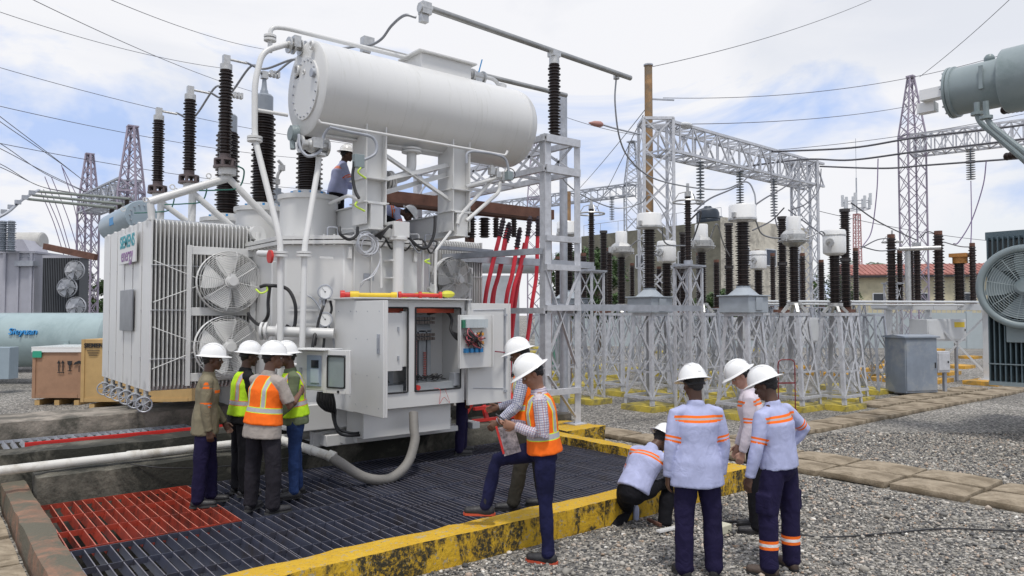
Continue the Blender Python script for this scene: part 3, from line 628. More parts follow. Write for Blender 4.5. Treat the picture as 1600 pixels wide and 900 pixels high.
for k in range(20): a = 2 * math.pi * k / 20; b.cyl((CX0 - .06, CYc - .02 + math.cos(a) * .39, CZc - .02 + math.sin(a) * .39), (CX0 - .045, CYc - .02 + math.cos(a) * .39, CZc - .02 + math.sin(a) * .39), .014, n=6)
b.cyl((CX0 - .09, CYc - .34, CZc + .12), (CX0 - .02, CYc - .34, CZc + .12), .06, n=16); b.build('cover_bolts', M_galvd, CONS)
b = MB(); b.ring((CX0 - .06, CYc + .22, CZc + .30), (1, 0, .0), .065, .022, 18, 8); b.box((CX0 - .03, CYc + .22, CZc + .24), (.03, .1, .1)); b.ring((CX0 - .05, CYc + .0, CZc + .22), (1, 0, 0), .03, .01, 12, 6)
b.ring((CX0 - .06, CYc - .28, CZc + .52), (1, 0, 0), .05, .02, 16, 6); b.build_each('lifting_lug', M_white, CONS)
b = MB(); c = Vector((CX0 - .10, CYc + .30, CZc - .60)); b.cyl(c, c + Vector((.16, -.02, .02)), .12, n=24); b.cyl(c - Vector((.02, 0, 0)), c, .10, n=24); b.cyl(c + Vector((.02, 0, -.1)), c + Vector((.02, -.02, -.22)), .04, n=10); b.build('oil_gauge', M_gb, CONS)
b = MB(); b.bb((5.92, CYc - .26, CZc + .5), (6.85, CYc + .26, CZc + .83)); b.bb((5.84, CYc - .32, CZc + .83), (6.93, CYc + .32, CZc + .86)); b.build('top_hatch_box', M_white, CONS, bevel=.006)
# pipe along the top with flange, valve with blue handle
yT = CYc + .30
b = MB(); b.tube(rcorner([(CX0 - .42, yT, CZc + .50), (CX0 - .42, yT, CZc + .86), (CX0 - .2, yT, CZc + .90), (7.55, yT - .3, CZc + .80), (7.68, yT - .3, CZc + .62)], .1), .033, 12)
b.cyl((CX0 - .42, yT, CZc + .66), (CX0 - .42, yT, CZc + .69), .085, n=16); b.cyl((CX0 - .42, yT, CZc + .71), (CX0 - .42, yT, CZc + .74), .085, n=16); b.cyl((7.66, yT - .3, CZc + .62), (7.70, yT - .3, CZc + .74), .07, n=14)
b.build('breather_pipe', M_white, CONS)
b = MB(); b.cyl((7.02, yT - .28, CZc + .78), (7.30, yT - .29, CZc + .78), .075, n=14); b.box((7.16, yT - .28, CZc + .72), (.14, .14, .2)); b.cyl((7.05, yT - .28, CZc + .78), (7.08, yT - .28, CZc + .78), .11, n=14); b.cyl((7.27, yT - .28, CZc + .78), (7.30, yT - .28, CZc + .78), .11, n=14); vv = b.build('ball_valve', M_alu, CONS)
b = MB(); b.beam((7.2, yT - .28, CZc + .84), (7.26, yT - .30, CZc + 1.08), .03, .015); b.build('valve_handle', M_sblue, vv)
# big elbow pipe at the near end with a flange valve (pipe A)
b = MB(); pa = [PY(472, 71, 9.95), PY(452, 68, 9.95), PY(410, 80, 9.95), PY(398, 130, 9.9), PY(398, 215, 9.85), PY(438, 375, 9.35), PY(438, 640, 9.3)]
b.tube(rcorner(pa, .16, 6), .041, 14); q = PY(398, 218, 9.85); b.cyl(q - Vector((0, 0, .03)), q - Vector((0, 0, .0)), .1, n=16); b.cyl(q + Vector((0, 0, .01)), q + Vector((0, 0, .04)), .1, n=16)
q = PY(438, 393, 9.33); b.cyl(q, q - Vector((0, 0, .03)), .1, n=16); b.cyl(q - Vector((0, 0, .04)), q - Vector((0, 0, .07)), .1, n=16); b.build('vent_pipe', M_white, TX)
b = MB(); b.cyl(PY(448, 69, 9.95), PY(478, 76, 9.95), .055, n=14)
for k in (450, 457, 468, 475): q = PY(k, 70 + (k - 450) * .25, 9.95); b.cyl(q, q + Vector((.025, 0, 0)), .115, n=16)
b.box(PY(463, 66, 9.9), (.1, .12, .16)); b.build('flange_valve', M_alu, TX)
b = MB(); pb = [PY(498, 246, 9.5), PY(497, 262, 9.5), PY(476, 385, 9.2), PY(472, 545, 9.15)]; b.tube(rcorner(pb, .14, 6), .040, 14); q = PY(475, 393, 9.2); b.cyl(q, q - Vector((0, 0, .03)), .1, n=16); b.cyl(q - Vector((0, 0, .04)), q - Vector((0, 0, .07)), .1, n=16)
q = PY(498, 244, 9.5); b.cyl(q, q + Vector((0, 0, .03)), .1, n=16); b.build('vent_pipe', M_white, TX)
b = MB(); c = PY(490, 228, 9.5); b.ball(c, .13, 14, (1, 1, .8)); b.cyl(c - Vector((.2, 0, 0)), c + Vector((.2, 0, 0)), .07, n=12); b.cyl(c - Vector((.2, 0, 0)), c - Vector((.17, 0, 0)), .12, n=14); b.cyl(c + Vector((.17, 0, 0)), c + Vector((.2, 0, 0)), .12, n=14); b.box(c + Vector((0, -.12, .02)), (.14, .06, .14)); b.build('gas_relay', M_alu, TX)
b = MB(); b.tube(bez([PY(467, 210, 9.5), PY(470, 232, 9.45), PY(482, 244, 9.4), PY(500, 236, 9.4), PY(506, 212, 9.4), PY(514, 200, 9.35)]), .022, 8); b.build('cable_loop', M_galvd, TX)
# lower long thin pipe under the conservator
b = MB(); b.cut(); b.tube(rcorner([PY(497, 187, 9.1), PY(500, 192, 9.1), PY(790, 243, 9.1), PY(793, 236, 9.1)], .05), .02, 10); b.cut(); b.tube([PY(402, 172, 9.9), PY(450, 180, 9.8)], .025, 10); b.cut(); b.tube([PY(508, 212, 9.6), PY(700, 240, 9.6)], .02, 8); b.build_each('conduit', M_white, TX)
b = MB(); b.tube(bez([PY(515, 199, 9.1), PY(545, 206, 9.08), PY(578, 213, 9.06), PY(588, 225, 9.05), PY(586, 240, 9.05), PY(570, 249, 9.05), PY(562, 249, 9.05)]), .022, 8)
b.tube(bez([PY(729, 255, 9.0), PY(730, 240, 9.0), PY(745, 237, 9.0), PY(785, 245, 9.0), PY(794, 262, 9.0), PY(795, 278, 9.0)]), .02, 8); b.build_each('flexible_conduit', M_galvd, TX)
b = MB(); b.box(PY(560, 252, 9.05), (.14, .1, .18)); b.box(PY(795, 275, 9.0), (.1, .1, .14)); b.build_each('junction_box', M_gb, TX, bevel=.006)
b = MB(); b.tube(bez([PY(554, 253, 9.05), PY(551, 275, 9.05), PY(555, 298, 9.0), PY(561, 310, 8.95)]), .022, 8); b.tube(bez([PY(530, 355, 9.2), PY(532, 366, 9.15), PY(545, 374, 9.15), PY(557, 368, 9.15), PY(559, 355, 9.2)]), .022, 8)
b.tube(bez([PY(680, 338, 9.2), PY(678, 366, 9.15), PY(668, 386, 9.15), PY(655, 386, 9.15), PY(640, 372, 9.2), PY(637, 362, 9.25)]), .024, 8)
for k in range(4): b.tube(bez([PY(585 + k * 3, 368 + k * 2, 9.2), PY(598, 360 + k * 2, 9.15), PY(608, 354, 9.15), PY(618, 360 - k * 3, 9.2)]), .018, 6)
b.tube(bez([PY(407, 448, 9.9), PY(418, 446, 9.8), PY(448, 451, 9.7), PY(461, 475, 9.6), PY(461, 505, 9.6), PY(456, 513, 9.6), PY(447, 509, 9.6)]), .024, 8)
b.tube(bez([PY(422, 446, 9.9), PY(419, 470, 9.9), PY(418, 495, 9.9), PY(405, 507, 10.3), PY(392, 497, 10.8), PY(388, 490, 11.0)]), .024, 8)
b.tube(bez([PY(497, 512, 9.3), PY(493, 520, 9.25), PY(489, 540, 9.2), PY(487, 560, 9.2)]), .024, 8); b.tube(bez([PY(509, 468, 9.35), PY(503, 485, 9.3), PY(497, 505, 9.3), PY(492, 540, 9.25)]), .018, 8); b.tube(bez([PY(516, 470, 9.35), PY(518, 485, 9.3), PY(510, 505, 9.3), PY(505, 545, 9.25)]), .018, 8)
b.tube(bez([PY(524, 640, 9.0), PY(524, 660, 8.95), PY(532, 672, 8.9), PY(555, 677, 8.9), PY(574, 670, 8.95)]), .018, 8); b.tube(bez([PY(519, 630, 9.0), PY(521, 655, 8.95), PY(532, 678, 8.88), PY(560, 680, 8.88), PY(574, 676, 8.95)]), .018, 8)
for k in range(6): b.tube(bez([PY(498 + k * 4, 612, 8.8), PY(497 + k * 5, 628, 8.8), PY(508 + k * 3, 640 + k, 8.85), PY(520, 642 - k * 2, 9.0)]), .02, 6)
b.build_each('control_cable', M_blk, TX)
b = MB()
for a_, e_ in (((564, 262), (572, 279)), ((558, 315), (570, 330)), ((671, 405), (672, 412))):
    q0 = PY(a_[0], a_[1], 9.0); q1 = PY(e_[0], e_[1], 9.0); mid = (q0 + q1) / 2 + Vector((-.08, 0, .0)); b.tube(bez([q0, mid, q1]), .013, 6)
b.tube(bez([PY(400, 452, 9.9), PY(408, 458, 9.8), PY(417, 454, 9.8), PY(417, 448, 9.8)]), .013, 6); b.build_each('earth_strap', M_ygr, TX)
# coil of thin grey cable hung on the tank
b = MB()
for k in range(9):
    c = PY(573 + random.uniform(-3, 3), 381 + random.uniform(-3, 4), 9.2 + k * .012); b.ring(c, (random.uniform(-.2, .2), -1, random.uniform(-.2, .2)), .13 + random.uniform(-.02, .03), .008, 24, 5)
for k in range(2): b.tube(bez([PY(588, 385, 9.2), PY(594, 405, 9.2), PY(585, 425 + k * 4, 9.2), PY(570 - k * 4, 440, 9.25), PY(562, 450 + k * 3, 9.3)]), .008, 5)
tag(b.build('cable_coil', M_galv), 'loose coil of thin grey cable hung below the tank lid', 'cable coil')
b = MB(); b.tube([PY(594, 388, 9.25), PY(596, 450, 9.25)], .018, 8); b.build_each('conduit', M_white, TX)
# posts and beams that carry the conservator
for (X, Yf, Yb) in ((5.06, 9.32, 11.5), (6.54, 9.32, 10.95)):
    b = MB(); b.bb((X - .165, Yf - .01, 3.52), (X - .145, Yf + .42, 4.95)); b.bb((X + .145, Yf - .01, 3.52), (X + .165, Yf + .42, 4.95)); b.bb((X - .145, Yf + .1, 3.52), (X + .145, Yf + .12, 4.95))
    b.bb((X - .2, Yf - .02, 4.16), (X + .2, Yf + .44, 4.18)); b.bb((X - .2, Yf - .02, 3.82), (X + .2, Yf + .44, 3.84)); b.build('conservator_post', M_white, TX, bevel=.004)
    b = MB(); b.bb((X - .1, Yf - .03, 3.46), (X + .1, Yb, 3.80)); b.bb((X - .14, Yf - .04, 3.80), (X + .14, Yb, 3.82)); b.bb((X - .13, Yf - .04, 3.44), (X + .13, Yb, 3.46)); b.build('cantilever_beam', M_white, TX, bevel=.004)
b = MB(); b.angle((5.2, 9.45, 4.55), (6.45, 9.45, 3.95), .07, .01); b.angle((5.2, 9.5, 3.95), (6.45, 9.5, 4.4), .07, .01); b.angle((5.2, 9.42, 4.15), (6.45, 9.46, 4.55), .06, .01); b.build('cross_brace', M_white, TX)
b = MB(); b.cyl((5.355, 9.20, 2.48), (5.355, 9.20, 3.34), .08, n=20); b.cyl((5.355, 9.20, 3.30), (5.355, 9.20, 3.34), .13, n=20); b.bb((5.23, 9.10, 3.34), (5.48, 9.4, 3.56)); b.bb((5.24, 9.2, 3.0), (5.47, 9.4, 3.02)); b.bb((5.24, 9.2, 2.75), (5.47, 9.4, 2.77)); b.build('riser_column', M_white, TX, bevel=.004)
# elbow from conservator to gas relay
b = MB(); e = rcorner([PY(643, 232, 9.55), PY(643, 272, 9.55), PY(606, 283, 9.6)], .16, 8); b.tube(e, .075, 16)
for q, d in ((e[0], Vector((0, 0, -1))), (e[-1], Vector((1, 0, .2)))):
    b.cyl(q, q + d * .03, .15, n=20); b.cyl(q + d * .04, q + d * .07, .15, n=20)
b.build_each('oil_pipe', M_white, TX)
b = MB(); q = PY(605, 283, 9.6); b.cyl(q - Vector((.03, 0, 0)), q, .15, n=20); b.cyl(q - Vector((.12, 0, 0)), q - Vector((.03, 0, 0)), .08, n=16); b.cyl(q - Vector((.15, 0, 0)), q - Vector((.12, 0, 0)), .15, n=20); b.build('butterfly_valve', M_alu, TX)
# braced pipes under the conservator far end
b = MB(); b.tube(rcorner([PY(772, 262, 9.4), PY(768, 282, 9.35), PY(718, 338, 9.3), PY(715, 350, 9.3)], .1), .03, 10); b.tube(rcorner([PY(781, 285, 9.3), PY(780, 300, 9.25), PY(729, 345, 9.2)], .1), .03, 10); b.tube(rcorner([PY(728, 292, 9.3), PY(760, 283, 9.3), PY(788, 274, 9.3), PY(795, 262, 9.3)], .1), .03, 10)
b.cut(); b.tube(rcorner([PY(560, 312, 9.3), PY(545, 305, 9.5), PY(515, 318, 10.2)], .1), .025, 10); b.cut(); b.tube([PY(704, 362, 9.3), PY(681, 392, 9.2), PY(680, 440, 9.2), PY(680, 462, 9.2)], .022, 8); b.build_each('oil_pipe', M_white, TX)
b = MB()
for k in range(3): c = PY(768 + k * 9, 268 + k * 5, 9.3); b.box(c, (.09, .08, .1)); b.cyl(c - Vector((0, 0, .08)), c + Vector((0, 0, .1)), .03, n=8)
b.build('drain_valve', M_alu, TX); b = MB(); b.ring(PY(798, 272, 9.2), (0, 1, 0), .09, .008, 20, 5); b.build('cable_loop', M_blk, TX)
# thermometers
for (px, py) in ((508, 456), (508, 499)):
    b = MB(); c = PY(px, py, 9.28); nn = Vector((-.35, -.94, 0)); b.cyl(c, c - nn * .10, .098, n=28); b.ring(c, nn, .092, .012, 28, 6); b.cyl(c - Vector((0, -.04, .1)), c - Vector((0, -.04, .2)), .02, n=8); b.cyl(c - Vector((.05, -.04, .09)), c - Vector((.05, -.04, .17)), .018, n=8); T = b.build('thermometer', M_galvd, TX)
    b = MB(); b.cyl(c + nn * .003, c + nn * .006, .083, n=28); b.build('dial', M_plastic, T)
    b = MB(); ux = Vector((.94, -.35, 0)); uz = Vector((0, 0, 1))
    for k in range(24): a = -2.2 + 4.4 * k / 23; u = ux * math.sin(a) + uz * math.cos(a); b.beam(c + nn * .007 + u * .068, c + nn * .007 + u * .078, .004, .002)
    b.beam(c + nn * .009, c + nn * .009 + (ux * -.04 + uz * .05), .006, .002); b.cyl(c + nn * .006, c + nn * .011, .01, n=8); b.build('pointer', M_blk, T)
# oil pipe crossing in front of the tank and round flange, red disc
b = MB(); a_, c_ = PY(408, 517, 9.7), PY(522, 521, 9.15); b.cyl(a_, c_, .068, n=16)
for k in (.0, .06, .22): q = a_.lerp(c_, k); b.cyl(q, q + (c_ - a_).normalized() * .03, .12, n=18)
b.cyl(PY(405, 396, 10.0), PY(440, 397, 9.4), .045, n=14); b.build_each('oil_pipe', M_white, TX)
b = MB(); q = PY(424, 401, 9.3); b.cyl(q, q + Vector((-.03, .0, 0)), .085, n=24); b.build('warning_disc', M_redp, TX)
b = MB(); b.bb((4.05, 9.5, 1.95), (4.35, 9.75, 2.0)); b.cyl(PY(430, 572, 9.2), PY(475, 570, 9.15), .03, n=10); b.cyl(PY(418, 545, 9.4), PY(440, 545, 9.3), .04, n=12); b.build_each('bracket', M_white, TX)

# ---- control cabinet: hollow box with two door openings
cx0, cx1, cy0, cy1, cz0, cz1 = 4.40, 6.14, 8.67, 9.23, .98, 2.43
CAB = MB(); T_ = .025
CAB.bb((cx0, cy0, cz0), (cx0 + T_, cy1, cz1)); CAB.bb((cx1 - T_, cy0, cz0), (cx1, cy1, cz1)); CAB.bb((cx0 + T_, cy1 - T_, cz0), (cx1 - T_, cy1, cz1)); CAB.bb((cx0 + T_, cy0, cz1 - T_), (cx1 - T_, cy1 - T_, cz1)); CAB.bb((cx0 + T_, cy0, cz0), (cx1 - T_, cy1 - T_, cz0 + .2))
xm = 5.26
CAB.bb((cx0 + T_, cy0, cz0 + .2), (cx0 + .07, cy0 + .03, cz1 - T_)); CAB.bb((cx1 - .06, cy0, cz0 + .2), (cx1 - T_, cy0 + .03, cz1 - T_)); CAB.bb((xm - .05, cy0, cz0 + .2), (xm + .05, cy0 + .05, cz1 - T_)); CAB.bb((cx0 + .07, cy0, cz1 - .09), (xm - .05, cy0 + .03, cz1 - T_)); CAB.bb((xm + .05, cy0, cz1 - .09), (cx1 - .06, cy0 + .03, cz1 - T_))
cab = CAB.build('control_cabinet', M_white, TX, bevel=.004)
b = MB(); b.bb((cx0 - .06, cy0 - .10, cz1 + .012), (cx1 + .06, cy1 + .05, cz1 + .03)); b.bb((cx0 - .02, cy0, cz1), (cx1 + .02, cy1, cz1 + .012)); b.build('cabinet_roof', M_white, cab, bevel=.003)
b = MB()
for a_, c_ in ((cx0 + .07, xm - .05), (xm + .05, cx1 - .06)):
    pts = rcorner([(a_ + .01, cy0 - .006, cz0 + .21), (c_ - .01, cy0 - .006, cz0 + .21), (c_ - .01, cy0 - .006, cz1 - .10), (a_ + .01, cy0 - .006, cz1 - .10), (a_ + .01, cy0 - .006, cz0 + .21)], .02, 3); b.tube(pts, .012, 6)
b.build('door_seal', M_blk, cab)
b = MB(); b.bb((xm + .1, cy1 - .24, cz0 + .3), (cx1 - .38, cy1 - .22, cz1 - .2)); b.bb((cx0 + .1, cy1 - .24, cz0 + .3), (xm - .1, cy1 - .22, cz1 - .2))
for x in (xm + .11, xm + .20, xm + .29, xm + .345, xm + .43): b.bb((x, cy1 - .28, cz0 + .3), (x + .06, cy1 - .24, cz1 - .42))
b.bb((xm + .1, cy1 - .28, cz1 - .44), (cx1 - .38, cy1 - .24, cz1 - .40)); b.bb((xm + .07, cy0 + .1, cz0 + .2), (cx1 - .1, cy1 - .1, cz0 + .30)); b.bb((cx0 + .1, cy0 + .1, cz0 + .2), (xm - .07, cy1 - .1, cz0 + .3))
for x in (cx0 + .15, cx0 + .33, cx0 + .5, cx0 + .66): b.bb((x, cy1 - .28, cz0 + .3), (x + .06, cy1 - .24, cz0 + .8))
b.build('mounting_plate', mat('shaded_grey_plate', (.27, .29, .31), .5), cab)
b = MB(); b.bb((cx0 + .1, cy0 + .12, cz1 - .17), (xm - .06, cy0 + .15, cz1 - .08)); b.bb((xm + .06, cy0 + .12, cz1 - .17), (cx1 - .1, cy0 + .15, cz1 - .08)); b.build('cable_duct', mat('orange_red_plate', (.45, .06, .02), .5), cab)
b = MB(); b.bb((xm + .16, cy0 + .03, cz1 - .085), (xm + .46, cy0 + .06, cz1 - .065)); mm = mat('lit_cabinet_lamp', (.9, .92, .9)); mm.node_tree.nodes['Principled BSDF'].inputs['Emission Color'].default_value = (1, 1, .95, 1); mm.node_tree.nodes['Principled BSDF'].inputs['Emission Strength'].default_value = 1.6; b.build('cabinet_lamp', mm, cab)
tb = MB(); r_ = random.Random(3)
for row in range(4):
    for k in range(9): tb.box((xm + .15 + k * .045, cy1 - .30, cz1 - .25 - row * .055 - (row > 1) * .12), (.036, .06, .04))
tb.build('relay_rows', mat('dark_relays', (.12, .10, .09), .5, var=.6, vs=40), cab)
tb = MB()
for k in range(18): tb.box((xm + .225, cy1 - .27, cz0 + .36 + k * .032), (.05, .05, .024))
for k in range(12): tb.box((xm + .385, cy1 - .27, cz0 + .36 + k * .032), (.04, .05, .022))
for k in range(8): tb.box((cx0 + .27, cy1 - .27, cz0 + .36 + k * .035), (.05, .05, .026)); tb.box((cx0 + .45, cy1 - .27, cz0 + .36 + k * .035), (.05, .05, .026))
tb.build('terminal_strip', mat('red_grey_terminals', (.32, .10, .09), .5, var=.7, vs=60), cab)
tb = MB()
for k in range(14):
    a_ = Vector((xm + .10 + r_.random() * .5, cy1 - .28 - r_.random() * .1, cz0 + .33 + r_.random() * .05)); tb.tube(bez([a_, a_ + Vector((r_.uniform(-.1, .1), -.05, .04)), a_ + Vector((r_.uniform(-.2, .2), -.02, -.01)), a_ + Vector((r_.uniform(-.2, .2), .0, .02))]), .006, 5)
for k in range(8):
    a_ = Vector((cx0 + .15 + r_.random() * .5, cy1 - .3, cz0 + .33)); tb.tube(bez([a_, a_ + Vector((.1, -.08, .05)), a_ + Vector((.2, -.02, .0))]), .006, 5)
for k in range(5): tb.tube(bez([(cx1 - .4, cy1 - .2, cz1 - .15 - k * .01), (cx1 - .22, cy0 + .2, cz1 - .14), (cx1 - .17, cy0 + .08, cz1 - .25), (cx1 - .22, cy0 + .02, cz1 - .42), (cx1 - .12, cy0 - .03, cz1 - .55 + k * .02), (cx1 + .05, cy0 - .08, cz1 - .5 + k * .03)]), .02, 6)
tb.build('wiring', M_blk, cab)
b = MB(); b.bb((cx1 - .13, cy0 + .06, cz0 + .24), (cx1 - .03, cy0 + .2, cz0 + .42))
b.build('heater', M_galvd, cab)
b = MB(); b.cyl((xm + .14, cy0 + .04, cz0 + .25), (xm + .14, cy0 + .12, cz0 + .25), .035, n=12); b.build('lamp_socket', M_redp, cab)
b = MB(); b.tube(bez([(xm + .4, cy0 + .05, cz0 + .23), (xm + .45, cy0 - .03, cz0 + .2), (xm + .42, cy0 - .05, cz0 + .02), (xm + .5, cy0 - .05, cz0 + .1), (xm + .6, cy0 - .04, cz0 + .02), (xm + .52, cy0 - .04, cz0 + .22)]), .003, 4); b.build('loose_wire', M_redp, cab)
# inner swing panel behind the left opening
b = MB(); b.bb((cx0 + .30, cy0 + .02, cz1 - .95), (cx0 + .73, cy0 + .045, cz1 - .17)); b.bb((cx0 + .73, cy0 + .03, cz1 - .9), (cx0 + .8, cy0 + .1, cz1 - .15)); ip = b.build('inner_panel', M_white, cab, bevel=.003)
b = MB(); b.box((cx0 + .66, cy0 + .01, cz1 - .39), (.02, .02, .06)); b.box((cx0 + .66, cy0 + .01, cz1 - .78), (.02, .02, .06)); b.build('latch', M_galvd, ip)
# left door leaf, swung toward the viewer
b = MB(); xd = cx0 + .01; b.bb((xd - .03, cy0 - .80, cz0 + .015), (xd, cy0 - .01, cz1 - .02)); b.bb((xd, cy0 - .80, cz0 + .015), (xd + .035, cy0 - .775, cz1 - .02)); ld = b.build('cabinet_door', M_white, cab, bevel=.004)
b = MB(); b.bb((xd - .042, cy0 - .72, cz0 + .78), (xd - .03, cy0 - .66, cz0 + 1.02)); b.bb((xd - .055, cy0 - .70, cz0 + .84), (xd - .042, cy0 - .68, cz0 + .98)); b.build('door_handle', M_galvd, ld)
b = MB()
for yy in (-.1, -.4, -.7):
    for zz in (.12, .5, .95, 1.3): b.cyl((xd - .034, cy0 + yy, cz0 + zz), (xd - .03, cy0 + yy, cz0 + zz), .008, n=6)
for yy in (.1, .45):
    for zz in (.2, .75, 1.3): b.cyl((cx0 - .005, cy0 + yy, cz0 + zz), (cx0, cy0 + yy, cz0 + zz), .008, n=6)
b.build('rivets', M_galvd, ld)
# right door, folded flat open, with the equipment plate
b = MB(); dx0, dx1 = cx1 + .02, cx1 + .80; yd = cy0 - .02
b.bb((dx0, yd - .03, cz0 - .04), (dx1, yd, cz1 - .03)); b.bb((dx0, yd - .05, cz0 - .04), (dx0 + .02, yd - .03, cz1 - .03)); b.bb((dx1 - .02, yd - .05, cz0 - .04), (dx1, yd - .03, cz1 - .03)); rd = b.build('cabinet_door', M_white, cab, bevel=.003)
b = MB(); b.tube(rcorner([(dx0 + .1, yd - .035, cz0 + .2), (dx1 - .12, yd - .035, cz0 + .16), (dx1 - .12, yd - .035, cz1 - .12), (dx0 + .1, yd - .035, cz1 - .13)], .02), .005, 5); b.bb((dx1 - .105, yd - .05, cz0 + .1), (dx1 - .095, yd - .03, cz1 - .1))
for zz in (cz0 + .12, cz0 + .62, cz1 - .2): b.box((dx1 - .1, yd - .05, zz), (.05, .03, .035))
b.build('latch_rod', M_galvd, rd)
cxE = cx1 - .15
b = MB(); b.bb((cxE - .08, yd - .16, cz0 + .5), (cxE + .52, yd - .14, cz1 - .20)); b.bb((cxE - .08, yd - .2, cz0 + .5), (cxE - .06, yd - .16, cz1 - .2)); b.bb((cxE + .50, yd - .2, cz0 + .5), (cxE + .52, yd - .16, cz1 - .2)); b.bb((cxE + .1, yd - .14, cz0 + .7), (cxE + .14, yd - .03, cz0 + 1)); ep = b.build('equipment_plate', M_white, rd, bevel=.003)
b = MB(); b.bb((cxE + .0, yd - .24, cz1 - .38), (cxE + .38, yd - .16, cz1 - .26)); 
for k in range(5): b.bb((cxE + .06 + k * .065, yd - .243, cz1 - .375), (cxE + .063 + k * .065, yd - .24, cz1 - .265))
b.build('controller', mat('controller_grey', (.5, .55, .57), .5), ep)
b = MB(); b.bb((cxE - .04, yd - .22, cz1 - .38), (cxE + .05, yd - .165, cz1 - .27)); b.build('circuit_board', mat('green_board', (.04, .2, .12), .5, var=.4, vs=60), ep)
for row in range(3):
    for k in range(3):
        b = MB(); q = Vector((cxE + .17 + k * .065, yd - .19, cz1 - .47 - row * .062)); b.box(q, (.04, .06, .04)); b.build('push_button', mat('amber_button', (.7, .33, .04), .4) if (row + k) % 3 else mat('grey_button', (.6, .6, .6), .4), ep)
for k in range(4): b = MB(); b.box((cxE + .03 + k * .085, yd - .19, cz1 - .70), (.05, .06, .06)); b.build('breaker', M_sblue, ep)
b = MB(); b2 = MB()
for k in range(60):
    s_ = Vector((cxE + .02 + r_.random() * .05, yd - .22, cz1 - .36)); m_ = Vector((cxE - .05 + r_.random() * .18, yd - .24 - r_.random() * .05, cz1 - .47 - r_.random() * .08)); e_ = Vector((cxE + .02 + r_.random() * .36, yd - .19, cz1 - .42 - r_.random() * .27))
    (b if k % 3 else b2).tube(bez([s_, m_, (m_ + e_) / 2 + Vector((0, -.04, -.03)), e_], 5), .0065, 5)
b.build('wiring', M_blk, ep); b2.build('wiring', mat('red_white_wires', (.5, .12, .14), .5), ep)
b = MB(); b.beam((cx1 + .42, yd - .17, cz0 + .72), (dx1 - .1, yd - .08, cz0 + .69), .03, .015); b.build('door_stay', mat('crimson_strap', (.25, .02, .05), .5), rd)
# drip box under the cabinet and big hose
b = MB(); b.bb((4.60, 8.78, .60), (5.98, 9.27, .97)); b.bb((4.62, 9.0, .52), (6.3, 9.27, .60)); b.build('cable_box', M_white, TX, bevel=.006)
b = MB(); b.tube(bez([PY(646, 645, 8.62), PY(647, 672, 8.5), PY(648, 690, 8.4), PY(636, 725, 8.25), PY(608, 748, 8.15), PY(570, 746, 8.15), PY(530, 722, 8.3), PY(515, 712, 8.45)], 8), .062, 14)
tag(b.build('rubber_hose', M_hose), 'thick grey hose looping down from the underside of the cabinet', 'hose')
b = MB(); b.cyl(PY(519, 714, 8.4), PY(440, 688, 9.15), .056, n=14); b.cyl(PY(485, 703, 8.7), PY(488, 704, 8.68), .062, n=14); b.cyl(PY(523, 715, 8.37), PY(513, 711, 8.43), .068, n=14); tag(b.build('grey_pipe', M_pvc), 'pale conduit pipe coupled to the thick grey hose under the transformer', 'pipe')
# warning bars lying on the cabinet roof
zz = cz1 + .075
b = MB(); wa, wb = Vector((4.47, 9.2, zz)), Vector((5.17, 8.92, zz)); wd = (wb - wa).normalized(); b.cyl(wa, wb, .030, n=14); b.cyl(wa + wd * .12, wa + wd * .24, .052, n=14); b.cyl(wb - wd * .08, wb, .042, n=14); bar = b.build('warning_bar', M_yel)
tag(bar, 'yellow rod with red ends lying on the cabinet roof', 'warning bar')
b = MB(); b.cyl(wa - wd * .01, wa + wd * .05, .06, n=18); b.cyl(wa + wd * .05, wa + wd * .12, .036, n=14); b.build('end_cap', M_redp, bar)
b = MB(); wa, wb = Vector((5.19, 8.912, zz)), Vector((5.72, 8.70, zz)); b.cyl(wa, wb, .028, n=12)
for t in (0, .5, 1): q = wa.lerp(wb, t); b.cyl(q, q + wd * .04, .052, n=16)
tag(b.build('warning_bar', M_redp), 'short red rod with three collars on the right of the cabinet roof', 'warning bar')
b = MB(); b.ball((6.06, 8.98, zz + .03), .09, 12, (1.3, .8, .6)); b.tube(bez([(5.3, 8.98, zz - .03), (5.6, 9.02, zz + .03), (5.9, 8.98, zz + .02)]), .02, 6); tag(b.build('yellow_strap', mat('lime_yellow_strap', (.62, .6, .06), .6)), 'crumpled lime yellow strap lying on the cabinet roof', 'strap')
# small monitoring box with its open glazed door
P1, P2 = Vector((3.70, 8.07, 0)), Vector((3.54, 8.46, 0)); u = (P1 - P2).normalized(); nn = Vector((-u.y, u.x, 0)); nn = -nn if nn.x > 0 else nn
MBX = Matrix((u, nn, Vector((0, 0, 1)))).transposed()
z0, z1 = 1.35, 1.81
b = MB(); c = (P1 + P2) / 2 - nn * .11; c.z = (z0 + z1) / 2; b.box(c, (.44, .2, z1 - z0), MBX); b.beam(c + Vector((0, 0, .1)), Vector((4.40, 8.9, 1.72)), .08, .05); b.beam(c - Vector((0, 0, .1)), Vector((4.40, 8.9, 1.52)), .08, .05); sb = b.build('monitoring_box', M_white, TX, bevel=.006)
b = MB(); b.box(c + Vector((0, 0, .25)) + nn * .04 + u * .03, (.56, .32, .015), MBX); b.build('box_roof', M_white, sb, bevel=.003)
b = MB(); q = c + nn * .105 + u * .07; b.box(q, (.22, .012, .36), MBX); b.build('display_panel', mat('grey_blue_panel', (.30, .36, .46), .4), sb)
b = MB(); b.box(c + nn * .113 + u * .09 + Vector((0, 0, .08)), (.11, .01, .09), MBX); b.build('display', M_glass, sb)
b = MB(); b.box(c + nn * .113 + u * .09 - Vector((0, 0, .06)), (.13, .01, .16), MBX); b.build('key_panel', mat('pale_blue_panel', (.45, .52, .62), .5), sb)
